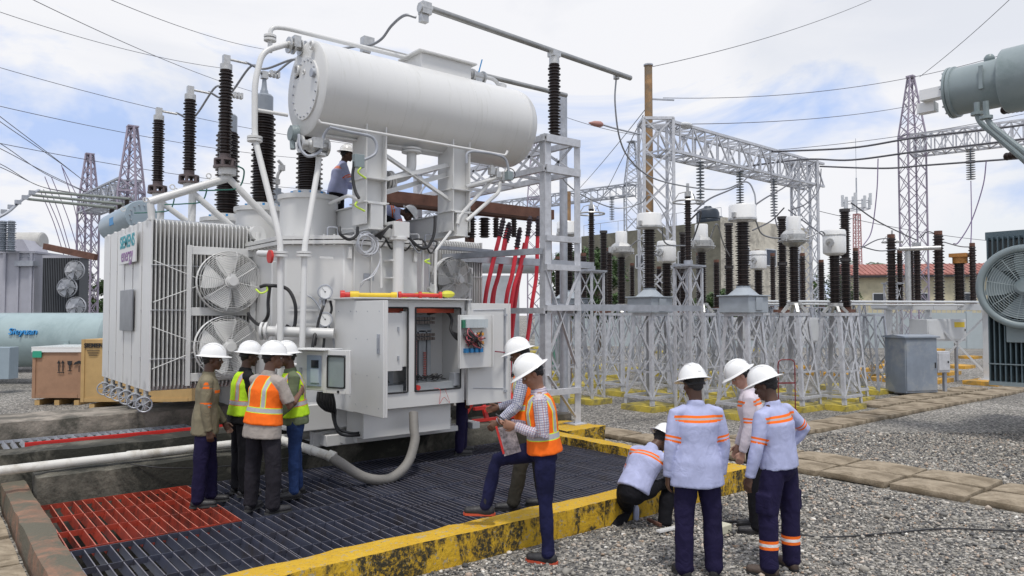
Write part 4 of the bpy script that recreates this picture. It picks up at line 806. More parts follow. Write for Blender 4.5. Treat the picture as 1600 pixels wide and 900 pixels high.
b = MB(); b.box(c + nn * .105 - u * .14 - Vector((0, 0, .02)), (.03, .02, .10), MBX); b.build('nameplate', M_greyp, sb)
h = P1 + u * .015 + nn * .0; b = MB(); c2_ = h + u * .20; c2_.z = (z0 + z1) / 2 - .0
for s1 in (-1, 1): b.box(c2_ + u * s1 * .17, (.06, .03, .50), MBX); b.box(c2_ + Vector((0, 0, s1 * .22)), (.28, .03, .06), MBX)
dd = b.build('glazed_door', M_white, sb, bevel=.004)
b = MB(); b.box(c2_, (.28, .008, .38), MBX); b.build('door_glass', mat('smoky_glass', (.28, .33, .33), .1), dd)
b = MB(); b.tube(rcorner([c2_ + nn * .018 + u * a_ + Vector((0, 0, e_)) for a_, e_ in ((-.13, -.18), (.13, -.18), (.13, .18), (-.13, .18), (-.13, -.18))], .03), .009, 6); b.cyl(c2_ + nn * .015 + u * .04 - Vector((0, 0, .225)), c2_ + nn * .03 + u * .04 - Vector((0, 0, .225)), .014, n=8); b.build('door_seal', M_blk, dd)
# top deck clutter: handrail, lid fittings
b = MB()
for x, y in ((5.6, 12.3), (6.1, 11.2), (5.9, 10.6)): b.cyl((x, y, 3.33), (x, y, 3.62), .12, n=18); b.cyl((x, y, 3.62), (x, y, 3.65), .16, n=18)
b.build('lid_hatch', M_white, TX)

# small fittings on the tank wall: stiffeners, lifting lugs, small labels, valves
b = MB()
for x in (4.75, 5.02, 5.88): b.bb((x, 9.385, 2.55), (x + .022, 9.42, 3.2))
b.build_each('wall_stiffener', M_white, TX)
b = MB()
for x in (4.66, 5.72): b.bb((x, 9.36, 3.02), (x + .05, 9.42, 3.18)); 
b.build_each('lifting_lug', M_white, TX)
b = MB(); b.bb((4.92, 9.41, 2.72), (5.08, 9.416, 2.82)); b.bb((4.60, 9.41, 2.2), (4.70, 9.416, 2.28)); b.build_each('nameplate', M_galvd, TX)
b = MB(); b.bb((5.62, 8.79, .665), (5.645, 9.3, .96)); b.cyl((4.75, 8.775, .9), (4.75, 8.78, .9), .02, n=8); b.build_each('bracket', M_white, TX)
for (x, y, z) in ((4.35, 9.55, .95), (5.95, 9.34, 2.62), (4.45, 9.42, 1.55)):
    b = MB(); b.cyl((x, y, z), (x, y - .12, z), .035, n=10); b.cyl((x, y - .12, z), (x, y - .15, z), .065, n=14); b.cyl((x, y - .08, z), (x, y - .08, z + .09), .015, n=6); b.build('sampling_valve', M_alu, TX)
for k in range(7):
    x = 4.5 + k * .27; b = MB(); b.tube(rcorner([(x, 9.7 + (k % 3) * .15, 3.34), (x, 9.7 + (k % 3) * .15, 3.48), (x + .16, 9.7, 3.48), (x + .16, 9.7, 3.34)], .05), .012, 6); b.build('lid_handle', M_white if k % 2 else M_galvd, TX)
b = MB(); b.tube(bez([(4.15, 9.8, 2.55), (4.3, 9.6, 2.4), (4.45, 9.38, 1.9), (4.44, 9.37, 1.4), (4.3, 9.5, 1.0)]), .014, 6); b.cut(); b.tube(bez([(5.95, 9.36, 3.15), (5.97, 9.35, 2.9), (6.0, 9.37, 2.6), (5.9, 9.3, 2.46)]), .011, 6); b.cut(); b.tube(bez([(5.6, 9.3, 3.3), (5.75, 9.3, 3.15), (5.85, 9.36, 3.2), (5.93, 9.36, 3.3)]), .011, 6); b.build_each('control_cable', M_galvd, TX)
# drooping cables over the lid edge
b = MB(); r5 = random.Random(11)
for k in range(5):
    x = 4.9 + k * .22; b.cut(); b.tube(bez([(x, 9.6, 3.36), (x + .08, 9.36, 3.33 + r5.random() * .03), (x + .2, 9.33, 3.22 - r5.random() * .08), (x + .34, 9.36, 3.32), (x + .4, 9.6, 3.38)]), .013, 6)
b.build_each('control_cable', M_blk, TX)
# ================================================================ STEEL FRAME, BUS TUBES, RED CABLES
def xbrace(b, a0, a1, c0, c1, n, w_, flat=True):
    """zigzag X bracing between edge a0-a1 and edge c0-c1"""
    a0, a1, c0, c1 = map(Vector, (a0, a1, c0, c1))
    for i in range(n):
        p, q = a0.lerp(a1, i / n), a0.lerp(a1, (i + 1) / n); r, s_ = c0.lerp(c1, i / n), c0.lerp(c1, (i + 1) / n)
        b.beam(p, s_, w_, w_ * (.25 if flat else 1), up=(q - p).cross(r - p)); b.beam(r, q, w_, w_ * (.25 if flat else 1), up=(q - p).cross(r - p))
def lattice(b, c, z0, z1, w0, w1, n, leg, br, rz=0., rings=True):
    ca, sa = math.cos(rz), math.sin(rz)
    def cor(i, w_, z): x, y = ((-1, -1), (1, -1), (1, 1), (-1, 1))[i % 4]; x, y = x * w_ / 2, y * w_ / 2; return Vector((c[0] + x * ca - y * sa, c[1] + x * sa + y * ca, z))
    for i in range(4):
        b.beam(cor(i, w0, z0), cor(i, w1, z1), leg, leg, up=(ca, sa, 0)); xbrace(b, cor(i, w0, z0), cor(i, w1, z1), cor(i + 1, w0, z0), cor(i + 1, w1, z1), n, br)
        if rings: b.beam(cor(i, w1, z1), cor(i + 1, w1, z1), leg, leg)
def truss(b, p, q, w_, h, n, ch, br):
    p, q = Vector(p), Vector(q); d = (q - p).normalized(); s_ = d.cross(Vector((0, 0, 1))).normalized() * w_ / 2; u = Vector((0, 0, h / 2))
    K = [(-1, -1), (1, -1), (1, 1), (-1, 1)]; E = [(p + s_ * i + u * j, q + s_ * i + u * j) for i, j in K]
    for a, c in E: b.beam(a, c, ch, ch)
    for i in range(4):
        a, c = E[i], E[(i + 1) % 4]
        for k in range(n):
            t0, t1 = k / n, (k + 1) / n
            if k % 2: b.beam(a[0].lerp(a[1], t0), c[0].lerp(c[1], t1), br, br)
            else: b.beam(c[0].lerp(c[1], t0), a[0].lerp(a[1], t1), br, br)
            b.beam(a[0].lerp(a[1], t0), c[0].lerp(c[1], t0), br, br)
t = thing('support_frame', 'tall galvanised steel frame carrying the brown post insulator beside the white conservator', 'steel frame', (8.7, 9.4, .3))
XA, XB, YA, YB = 8.36, 9.06, 9.42, 13.6
for (x, y) in ((XA, YA), (XB, YA), (XA, YB), (XB, YB)):
    b = MB(); s_ = 1 if x == XA else -1; b.bb((x, y, .30 if y == YA else 0), (x + .14, y + .012, 5.36)); b.bb((x if s_ > 0 else x + .128, y + .012, .30 if y == YA else 0), (x + .012 if s_ > 0 else x + .14, y + .14, 5.36)); b.box((x + .05, y + .05, .31), (.3, .3, .02)); b.build('column', M_galv, t, smooth=0)
b = MB()
for z in (5.28, 4.75, 3.55, 3.05, 2.35, .9): b.beam((XA, YA - .01, z), (XB + .1, YA - .01, z), .012 if 0 else .09, .13 if z > 4 else .10)
b.beam((XA, YA, 3.0), (XB + .05, YA + .02, 1.3), .06, .02); b.beam((XB + .1, YA, 3.0), (XA, YA + .04, 1.3), .06, .02); b.beam((XA + .05, YA, 1.2), (XB, YA, .45), .07, .02)
for z in (5.28, 4.75, 2.3):
    for x in (XA, XB): b.beam((x, YA, z), (x, YB, z), .08, .10)
for x in (XA, XB): xbrace(b, (x, YA, 4.75), (x, YB, 4.75), (x, YA, 5.28), (x, YB, 5.28), 5, .05)
for k in range(6): y = YA + (YB - YA) * k / 5; b.beam((XA, y, 4.75), (XB, y, 4.75), .05, .05); b.beam((XA, y, 5.28), (XB, y, 5.28), .05, .05)
b.build('cross_members', M_galv, t, smooth=0)
b = MB(); b.beam((6.9, 10.9, 3.42), (8.4, 11.0, 3.42), .14, .06); b.beam((7.9, 11.4, 3.3), (11.5, 11.4, 3.3), .10, .14); b.beam((8.3, 9.45, 3.32), (7.6, 11.4, 3.3), .1, .1); b.beam((8.4, 9.5, 2.36), (13, 9.7, 2.36), .08, .12); b.build('cable_support', M_galvd, t, smooth=0)
I = insul((8.65, 9.5, 5.36), (0, 0, 1), 1.28, .115, 24, .075, 20, name='post_insulator'); tag(I, 'brown ribbed post insulator standing on the tall steel frame under the upper tube', 'insulator')
b = MB(); b.cyl((8.65, 9.5, 6.64), (8.65, 9.5, 6.78), .09, n=16); b.box((8.65, 9.5, 6.82), (.18, .16, .10)); b.build('clamp', M_alu, I)
def bus(a, c, r, lab):
    b = MB(); b.cyl(a, c, r, n=14); o = tag(b.build('bus_tube', mat('tarnished_aluminium_tube', (.36, .36, .35), .45, .6, var=.2)), lab, 'bus tube'); return o
o = bus(P(660, 9, 10.97), P(985, 122, 14.4), .05, 'upper aluminium bus tube rising to the top centre above the conservator')
b = MB(); q = P(664, 14, 11.0); b.box(q, (.16, .14, .18)); b.cyl(q - Vector((.1, 0, 0)), q + Vector((.1, 0, 0)), .075, n=12); q = P(662, 28, 11.0); b.box(q, (.12, .1, .14)); q = P(963, 114, 14.2); b.cyl(q, q - Vector((0, 0, .12)), .06, n=10); b.build_each('clamp', M_alu, o)
o = bus(P(568, 72, 12.7), P(885, 149, 15.5), .048, 'lower aluminium bus tube passing behind the conservator top')
b = MB(); q = P(574, 68, 12.7); b.box(q, (.2, .15, .2)); q = P(571, 76, 12.7); b.box(q, (.15, .12, .16)); b.build_each('clamp', M_alu, o)
def wire(pts, r, lab, m=None, n=6, name='power_line', cat='power line', grp=None, sm=8):
    return tag(MB().tube(bez(pts, sm), r, n).build(name, m or M_wire), lab, cat, grp)
wire([P(650, 27, 10.95), P(632, 24, 10.98), P(612, 40, 11.2), P(597, 60, 11.8), P(580, 70, 12.4), P(560, 72, 12.6), P(535, 76, 12.3)], .022, 'grey jumper curving between the two bus tube ends above the conservator', M_cable, name='jumper_wire', cat='jumper wire')
wire([P(963, 120, 14.2), P(961, 160, 14.2), P(968, 215, 14.4), P(985, 250, 14.8), P(1020, 278, 15.5), P(1076, 292, 16.4), P(1130, 296, 16.6), P(1165, 284, 16.2), P(1178, 300, 16.1), P(1181, 322, 16)], .017, 'long grey jumper dropping from the upper bus tube to the nearest drum topped transformer', M_cable, name='jumper_wire', cat='jumper wire')
wire([P(870, 248, 14), P(880, 280, 15), P(910, 305, 17), P(960, 325, 18), P(1000, 318, 18), P(1015, 305, 17.6), P(1035, 330, 17.4), P(1050, 365, 17.4)], .014, 'thin jumper sagging between the steel frame and the second lattice post', M_cable, name='jumper_wire', cat='jumper wire')
for k, (px, py, d, X, Y, z) in enumerate(((350, 93, 0, 3.64, 11.5, 6.17), (292, 135, 0, 3.52, 12.97, 6.03), (244, 170, 0, 3.37, 14.4, 5.95))):
    e = ((4.60, 10.7, 6.0), (4.40, 12.0, 6.2), (4.30, 13.5, 6.2))[k]
    wire([(X + .28, Y - .05, z), (X + .6, Y, z - .02), (e[0] - .2, e[1], e[2] + .12), e], .018, ('grey jumper at the top of the nearest roof mounted arrester', 'grey jumper at the top of the middle roof mounted arrester', 'grey jumper at the top of the farthest roof mounted arrester')[k], M_cable, name='jumper_wire', cat='jumper wire')
wire([P(430, 115, 12), P(455, 95, 12), P(470, 90, 12), P(500, 85, 12.2), P(540, 78, 12.4)], .018, 'grey jumper behind the near end of the conservator', M_cable, name='jumper_wire', cat='jumper wire')
# round steel column, timber poles
b = MB(); q = P(880, 150, 16.2); b.cyl((q.x, q.y, 0), (q.x, q.y, q.z), .088, n=20); tag(b.build('steel_column', M_galvd), 'smooth round grey steel column behind the tall steel frame', 'column')
def pole(px, py, d, r, lab, zt=None):
    q = P(px, py, d); b = MB(); b.cyl((q.x, q.y, 0), (q.x, q.y, q.z), r * 1.15, r, n=14); o = tag(b.build('timber_pole', M_pole), lab, 'utility pole'); return o, q
o, q = pole(1013, 103, 26, .14, 'tall orange brown timber pole rising through the first gantry column')
b = MB(); b.cyl((q.x, q.y, q.z - .0), (q.x, q.y, q.z + .05), .17, n=12); b.beam((q.x - .05, q.y, q.z - 1.2), (q.x + .8, q.y - .5, q.z - 1.2), .05, .05); b.build('pole_cap', M_galvd, o)
pole(884, 300, 22, .15, 'short orange timber pole behind the round steel column')
# rusty beams with cable terminations, red cables
b = MB(); b.bb((6.6, 12.42, 4.40), (11.3, 12.52, 4.62)); b.bb((6.6, 12.9, 4.40), (11.3, 13.0, 4.62)); b.bb((6.6, 12.45, 4.42), (11.3, 12.95, 4.46))
for x in (7.0, 9.0, 11.2): b.bb((x, 12.55, 0), (x + .14, 12.7, 4.42))
o = tag(b.build('rusty_beam', M_rust, smooth=0), 'long rusty brown beam above the red cables under the conservator', 'beam')
for k, (px, yb) in enumerate(((660, 350), (676, 352), (712, 345), (735, 345), (757, 345), (775, 350), (803, 348))):
    q = PY(px, 342, 12.45); I = insul((q.x, 12.45, q.z + .02), (0, 0, -1), .42, .13 if k < 5 else .08, 8, .08 if k < 5 else .05, 14, name='hanging_insulator'); tag(I, ['leftmost', 'second from left', 'third from left', 'fourth from left', 'fifth from left', 'second from right', 'rightmost'][k] + ' dark ribbed insulator hanging below the rusty beam', 'insulator', 'insulators below the rusty beam')
cabs = [[(786, 345), (780, 372), (768, 420), (758, 470), (752, 560), (748, 640)], [(795, 352), (789, 375), (779, 430), (769, 470), (765, 560), (760, 640)], [(797, 358), (790, 380), (782, 420), (771, 465), (770, 550), (770, 640)],
        [(812, 360), (807, 390), (800, 430), (791, 470), (786, 560), (775, 640)], [(828, 342), (824, 372), (815, 415), (806, 465), (799, 530), (793, 600), (770, 645)], [(841, 342), (840, 372), (838, 430), (832, 470), (823, 535), (808, 590), (798, 640)], [(820, 380), (812, 420), (803, 450), (797, 490), (795, 540), (785, 620)]]
for k, c in enumerate(cabs):
    yy = 11.3 + (k % 3) * .25; pts = [PY(px, py, yy) for px, py in c]; pts = [p if p.z > .05 else Vector((p.x, p.y, .06)) for p in pts]
    o = tag(MB().tube(bez(pts, 6), .043, 10).build('power_cable', M_redcable), 'thick red power cable, %s from the left in the bundle beside the radiators' % ['first', 'second', 'third', 'fourth', 'sixth', 'seventh', 'fifth'][k], 'power cable', 'red power cables')
    if c[0][1] < 370:
        b = MB(); n_ = 9; a_, e_ = pts[0], pts[1]; d = (e_ - a_).normalized(); L_ = (e_ - a_).length; pr = [(.03, -.06)]
        for i in range(6): pr += [(.045, i * L_ / 6), (.062, i * L_ / 6 + .01), (.064, i * L_ / 6 + .02), (.045, i * L_ / 6 + .03)]
        b.lathe(a_, d, pr, 12); b.build('cable_termination', mat('dark_maroon_termination', (.025, .012, .02), .5), o)
b = MB()
for (a_, c_) in (((7.1, 9.78, .5), (8.3, 9.78, .5)), ((7.1, 9.75, .70), (8.2, 9.75, .70)), ((7.2, 10.2, .5), (8.4, 10.9, 1.3)), ((7.9, 9.8, .5), (8.5, 10.6, 1.2)), ((7.4, 9.8, .5), (7.4, 9.9, .72)), ((8.2, 9.8, .5), (8.2, 10.4, 1.0))): b.beam(a_, c_, .07, .05)
tag(b.build('cable_trestle', M_redp, smooth=0), 'low red steel frame on the step behind the open cabinet door', 'steel frame')

# ================================================================ SWITCHYARD INSTRUMENTS
def pad(c, sx, sy, m, lab, grp, rz=0., h=.14):
    o = rough_bar((-sx / 2, -sy / 2, -.1), (sx / 2, sy / 2, h), .006, .3, ).build('concrete_pad', m, local=True, smooth=50); o.location = (c[0], c[1], 0); o.rotation_euler = (0, 0, rz); return tag(o, lab, 'concrete pad', grp)
def stand(parent, h=2.12, w0=.86, w1=.56, n=2, z0=.14):
    b = MB()
    def cor(i, w_, z): x, y = ((-1, -1), (1, -1), (1, 1), (-1, 1))[i % 4]; return Vector((x * w_ / 2, y * w_ / 2, z))
    for i in range(4):
        sx, sy = ((1, 1), (-1, 1), (-1, -1), (1, -1))[i]; a, c = cor(i, w0, z0), cor(i, w1, z0 + h)
        for (u, v_) in (((sx, 0, 0), .0), ((0, sy, 0), .0)): u = Vector(u); b.beam(a + u * .04, c + u * .04, .08 if u.x else .01, .01 if u.x else .08, up=(0, 1, 0))
    b.build('legs', M_galv, parent, local=True, smooth=0); b = MB()
    for i in range(4):
        xbrace(b, cor(i, w0, z0 + .15), cor(i, w1, z0 + h), cor(i + 1, w0, z0 + .15), cor(i + 1, w1, z0 + h), n, .036)
        b.beam(cor(i, w1, z0 + h - .03), cor(i + 1, w1, z0 + h - .03), .05, .07); b.beam(cor(i, w0 * .97, z0 + .18), cor(i + 1, w0 * .97, z0 + .18), .05, .06)
        b.beam(cor(i, w0 * .82, z0 + h * .36), cor(i + 1, w0 * .82, z0 + h * .36), .03, .04)
    b.build('bracing', M_galv, parent, local=True, smooth=0)
def ins_l(parent, z, L_, r, n, seg=18, rc=None, name='insulator', m=None):
    rc = rc or r * .66; pr = [(rc * 1.2, 0)]
    for i in range(n):
        h0 = L_ * i / n; rr = r if i % 2 == 0 else r * .85; pr += [(rc, h0 + L_ / n * .1), (rr, h0 + L_ / n * .35), (rr, h0 + L_ / n * .5), (rc, h0 + L_ / n * .8)]
    pr += [(rc * 1.1, L_)]; b = MB(); b.lathe((0, 0, z), (0, 0, 1), pr, seg); return b.build(name, m or M_porc, parent, local=True, smooth=40)
def mkA(lab, loc):                              # drum-headed instrument transformer
    t = thing('instrument_transformer', lab, 'instrument transformer', loc, group='drum topped transformers'); stand(t)
    b = MB(); b.bb((-.37, -.37, 2.27), (.37, .37, 2.62)); b.bb((-.41, -.41, 2.62), (.41, .41, 2.65)); b.bb((-.12, -.40, 2.32), (.12, -.37, 2.6)); b.build('base_tank', mat('light_steel_grey_paint', (.36, .40, .44), .4), t, local=True, bevel=.008)
    b = MB(); b.lathe((0, 0, 2.65), (0, 0, 1), [(.34, 0), (.30, .03), (.15, .16), (.15, .20)], 24); b.build('cone', mat('light_steel_grey_paint', (.36, .40, .44)), t, local=True)
    ins_l(t, 2.85, 1.38, .165, 26, 20)
    b = MB(); b.lathe((0, 0, 4.23), (0, 0, 1), [(.12, 0), (.28, .06), (.30, .07), (.30, .12), (.29, .14), (.29, .36), (.27, .39), (.05, .41)], 28); D = b.build('drum_head', M_plastic, t, local=True)
    b = MB(); b.lathe((0, 0, 4.27), (0, 0, 1), [(.295, 0), (.305, .01), (.305, .05), (.295, .06)], 28); b.box((.31, 0, 4.38), (.08, .08, .1)); b.box((-.31, 0, 4.38), (.08, .08, .1)); b.build('head_band', M_alu, D, local=True); return t
def mkB(lab, loc):
    t = thing('current_transformer', lab, 'current transformer', loc, group='white capped current transformers'); stand(t, 2.12, .84, .46)
    b = MB()
    for i in range(4): a = i * 1.57 + .78; b.beam((math.cos(a) * .28, math.sin(a) * .28, 2.27), (math.cos(a) * .1, math.sin(a) * .1, 2.5), .07, .07)
    b.cyl((0, 0, 2.45), (0, 0, 2.52), .16, n=14); b.build('pedestal', M_alu, t, local=True)
    ins_l(t, 2.5, 1.32, .135, 26, 16)
    b = MB(); b.lathe((0, 0, 3.82), (0, 0, 1), [(.12, 0), (.2, .05), (.29, .1), (.31, .16), (.31, .30), (.26, .36), (.17, .42)], 6); b.lathe((0, 0, 3.95), (0, 0, 1), [(.2, 0), (.35, .01), (.35, .04), (.2, .05)], 20)
    for s_ in (-1, 1): b.cyl((s_ * .28, 0, 4.02), (s_ * .46, 0, 4.02), .07, n=10); b.box((s_ * .42, 0, 4.02), (.05, .14, .16))
    b.build('metal_head', M_alu, t, local=True)
    b = MB(); b.lathe((0, 0, 4.22), (0, 0, 1), [(.165, 0), (.165, .30), (.15, .33), (.03, .34)], 22); b.build('cap', M_plastic, t, local=True); return t
def mkC(lab, loc):
    t = thing('voltage_transformer', lab, 'voltage transformer', loc, group='white drum heads with side terminals'); stand(t, 2.12, .84, .46)
    b = MB()
    for i in range(4): a = i * 1.57 + .78; b.beam((math.cos(a) * .28, math.sin(a) * .28, 2.27), (math.cos(a) * .1, math.sin(a) * .1, 2.45), .06, .06)
    b.cyl((0, 0, 2.42), (0, 0, 2.5), .17, n=14); b.build('pedestal', M_alu, t, local=True); ins_l(t, 2.48, 1.15, .16, 22, 16)
    b = MB(); b.lathe((0, 0, 3.63), (0, 0, 1), [(.14, 0), (.2, .03), (.25, .06), (.26, .1), (.26, .58), (.24, .62), (.05, .64)], 26); b.build('drum_head', M_plastic, t, local=True)
    b = MB(); b.cyl((-.26, -.05, 3.95), (-.42, -.1, 3.9), .055, n=10); b.cyl((-.38, -.1, 3.92), (-.42, -.1, 3.92), .1, n=14); b.cyl((.2, 0, 3.8), (.42, 0, 3.8), .04, n=8); b.lathe((0, 0, 4.1), (0, 0, 1), [(.26, 0), (.27, .01), (.27, .03), (.26, .04)], 24); b.build('side_terminal', M_alu, t, local=True); return t
def mkD(lab, loc):
    t = thing('post_insulator', lab, 'post insulator', loc, group='double brown post insulators'); stand(t, 2.12, .74, .42)
    b = MB(); b.cyl((0, 0, 2.27), (0, 0, 2.42), .12, n=12); b.bb((-.4, -.06, 2.28), (.4, .06, 2.36)); b.build('base_bracket', M_rust, t, local=True)
    ins_l(t, 2.42, 1.2, .15, 22, 16); ins_l(t, 3.66, 1.22, .14, 22, 16)
    b = MB(); b.cyl((0, 0, 3.60), (0, 0, 3.68), .13, n=12); b.cyl((0, 0, 4.88), (0, 0, 4.96), .13, n=12); b.build('cap', mat('dark_iron_cap', (.05, .045, .045), .6), t, local=True); return t
def mkE(lab, loc):
    t = thing('bus_post', lab, 'bus support', loc, group='lattice bus posts'); b = MB(); lattice(b, (0, 0), .14, 3.3, .42, .42, 5, .05, .03); b.build('lattice_column', M_galv, t, local=True, smooth=0)
    b = MB(); b.bb((-.28, -.28, 3.3), (.28, .28, 3.34)); b.cyl((0, 0, 3.34), (0, 0, 3.45), .1, n=12); b.bb((-.5, -.03, 3.3), (.5, .03, 3.36)); b.build('top_plate', M_galvd, t, local=True)
    ins_l(t, 3.42, 1.5, .09, 28, 14)
    b = MB(); b.ring((0, 0, 4.78), (0, 0, 1), .33, .022, 28, 6)
    for i in range(3): a = i * 2.094; b.tube([(math.cos(a) * .33, math.sin(a) * .33, 4.78), (math.cos(a) * .2, math.sin(a) * .2, 4.98), (0, 0, 5.02)], .012, 5)
    b.cyl((0, 0, 4.9), (0, 0, 5.2), .035, n=8); b.cyl((0, 0, 4.9), (0, 0, 5.0), .07, n=10); b.build('corona_ring', M_alu, t, local=True); return t
RZ = 0.0
def base(px, d, py=600): q = P(px, py, d); return (q.x, q.y, 0)
rows = [
 (mkA, [(1163, 16.0, 'drum topped grey based transformer nearest the viewer, behind the men at the right'), (1016, 17.4, 'drum topped grey based transformer, second of three, right of the tall steel frame'), (888, 19.0, 'drum topped grey based transformer partly hidden by the tall steel frame')], M_ypad),
 (mkB, [(1243, 17.4, 'white capped metal headed transformer, rightmost and nearest of three'), (1098, 18.9, 'white capped metal headed transformer, middle one of three'), (972, 20.6, 'white capped metal headed transformer, leftmost and farthest of three')], M_ypad),
 (mkC, [(1307, 17.6, 'white drum with side terminals on a brown insulator, rightmost in the yard row'), (1043, 20.3, 'white drum with side terminals beside the first lattice gantry column'), (1187, 23.5, 'white drum with side terminals half hidden before the pale building')], M_ypad),
 (mkD, [(1324, 19.0, 'tall double brown insulator behind the rightmost white drum'), (1225, 20.5, 'tall double brown insulator beside the rightmost white capped transformer'), (1141, 22.0, 'tall double brown insulator left of the nearest drum topped transformer'), (1069, 24.5, 'tall double brown insulator behind the first gantry column'), (944, 24.0, 'tall double brown insulator left of the leftmost white capped transformer')], M_ypad),
 (mkE, [(1077, 16.6, 'slender lattice post with a ringed insulator, nearest the viewer'), (925, 18.6, 'slender lattice post with a ringed insulator, left one near the steel frame'), (1398, 26, 'slender lattice post behind the grey outdoor cabinet')], M_ypad)]
for mk, L_, pm in rows:
    first = None
    for px, d, lab in L_:
        loc = base(px, d)
        if first is None: first = mk(lab, loc)
        else: dup(first, loc, lab)
        big = 1.02 if mk is not mkE else .75
        pad(loc, big, big * .95, pm, 'yellow pad under the ' + ' '.join(lab.split()[:11]).rstrip(','), 'yellow concrete pads')
# bench of disconnector posts at the right
ben = thing('disconnector_bench', 'long horizontal galvanised bench carrying brown insulators before the red roofed building', 'steel bench', base(1460, 24))
q0, q1 = P(1375, 479, 25), P(1560, 480, 23.4); b = MB()
for s_ in (-.25, .25): o_ = Vector((.25, .6, 0)) * s_ * 2; b.beam(q0 + o_, q1 + o_, .10, .20)
for k in range(6): q = q0.lerp(q1, k / 5); b.beam(q - Vector((.15, .35, 0)), q + Vector((.15, .35, 0)), .08, .12)
b.build('bench_beams', M_whitegrey, ben, smooth=0)
for k, tt in enumerate((.08, .42, .9)):
    q = q0.lerp(q1, tt); b = MB(); b.beam((q.x, q.y, .1), (q.x, q.y, q.z - .1), .16, .16); b.box((q.x, q.y, .15), (.4, .4, .03)); b.build('leg', M_whitegrey, ben, smooth=0); pad((q.x, q.y), 1.4, 1.0, M_opad, ['ochre concrete pad under the left leg of the disconnector bench', 'ochre concrete pad under the middle leg of the disconnector bench', 'ochre concrete pad under the right leg of the disconnector bench'][k], 'ochre concrete pads')
for k, (a, c) in enumerate(((0, .42), (.42, .9))):
    b = MB(); A1, C1 = q0.lerp(q1, a), q0.lerp(q1, c); b.beam((A1.x, A1.y, .3), (C1.x, C1.y, 2.2), .06, .06); b.beam((C1.x, C1.y, .3), (A1.x, A1.y, 2.2), .06, .06); b.build('brace', M_whitegrey, ben, smooth=0)
b = MB(); b.cyl(P(1180, 471, 22), P(1545, 472, 23.6), .04, n=10); b.cyl(P(1180, 475, 22.3), P(1545, 477, 23.8), .03, n=10); tag(b.build('drive_rod', M_whitegrey), 'pair of long horizontal drive pipes running along the insulator feet', 'pipe')
b = MB(); b.cyl(P(1405, 389, 24), P(1470, 387, 23.6), .07, n=12); q = P(1418, 388, 24); b.cyl(q, Vector((q.x, q.y, 2.5)), .09, n=12); b.box(P(1432, 384, 24), (.2, .2, .2)); tag(b.build('contact_arm', M_alu), 'horizontal silver contact arm between two brown posts on the bench', 'contact arm')
pi0 = None
for k, (px, top, bot, d, r) in enumerate(((1394, 372, 470, 24.6, .17), (1407, 395, 470, 26, .12), (1424, 392, 470, 24.2, .11), (1434, 385, 470, 24.8, .14), (1468, 367, 470, 24.3, .18), (1500, 408, 476, 24.0, .19), (1521, 385, 474, 23.7, .12), (1338, 392, 472, 26, .12), (1184, 395, 475, 27, .12), (1208, 400, 475, 28, .12), (1120, 410, 480, 27, .14), (1092, 400, 480, 28, .12), (1060, 420, 480, 28, .13), (1030, 420, 480, 27, .12), (1284, 410, 478, 27, .13), (952, 392, 480, 26, .14), (912, 400, 480, 26, .14), (872, 405, 475, 27, .14), (1255, 400, 478, 30, .13), (988, 415, 480, 29, .12))):
    a_, c_ = P(px, bot, d), P(px, top, d)
    if pi0 is None: pi0 = thing('rod_insulator', '', 'insulator', (0, 0, 0)); ins_l(pi0, 0, 1, 1, 22, 14, .68); b = MB(); b.cyl((0, 0, 1), (0, 0, 1.06), .7, n=10); b.cyl((0, 0, -.06), (0, 0, 0), .9, n=10); b.build('iron_caps', M_rust, pi0, local=True)
    near = {1394: 'leftmost on the bench', 1407: 'second on the bench from the left', 1424: 'third on the bench from the left', 1434: 'in the middle of the bench before the tall lattice tower', 1468: 'right of the tall lattice tower foot', 1500: 'short and thick under the orange rusty cap', 1521: 'rightmost, next to the grey green radiator'}.get(px)
    lab = ('brown ribbed insulator ' + near) if near else 'slim brown ribbed insulator in the crowded background of the yard'
    o = pi0 if k == 0 else dup(pi0, (0, 0, 0)); o.location = (a_.x, a_.y, a_.z); o.scale = (r, r, c_.z - a_.z); o['label'] = lab; o['group'] = 'slim insulators on the bench' if near else 'slim insulators in the background'
    if not near:
        b = MB(); lattice(b, (a_.x, a_.y), .1, a_.z - .06, .75, .4, 2, .05, .032); tag(b.build('lattice_stand', M_galvd, smooth=0), 'galvanised lattice stand among the crowd of stands in the background', 'stand', 'background lattice stands'); pad((a_.x, a_.y), 1.0, .9, M_ypad if px < 1200 else M_opad, 'weathered painted pad among the crowd of stands in the background', 'background concrete pads')
for k, (px, d) in enumerate(((1310, 22), (905, 22.5), (1120, 20.2), (845, 25), (1360, 21))):
    q = base(px, d); b = MB(); lattice(b, q, .1, 2.2, .85, .55, 2, .055, .038); tag(b.build('lattice_stand', M_galvd, smooth=0), 'galvanised lattice stand among the crowd of stands in the background', 'stand', 'background lattice stands')
    pad(q, 1.05, .9, M_ypad, 'weathered painted pad among the crowd of stands in the background', 'background concrete pads')
for k, (px, py) in enumerate(((1400, 567), (1385, 575), (1432, 560), (1475, 585), (1500, 575), (1515, 560), (1460, 548), (1340, 580), (1130, 560), (1180, 548), (1040, 552), (880, 560), (940, 575), (1090, 575), (830, 552), (845, 545))):
    q = PZ(px, py, 0); pad(q, 1.15, .8, M_opad if px > 1200 else M_ypad, 'weathered painted pad among the crowd of stands in the background', 'background concrete pads')
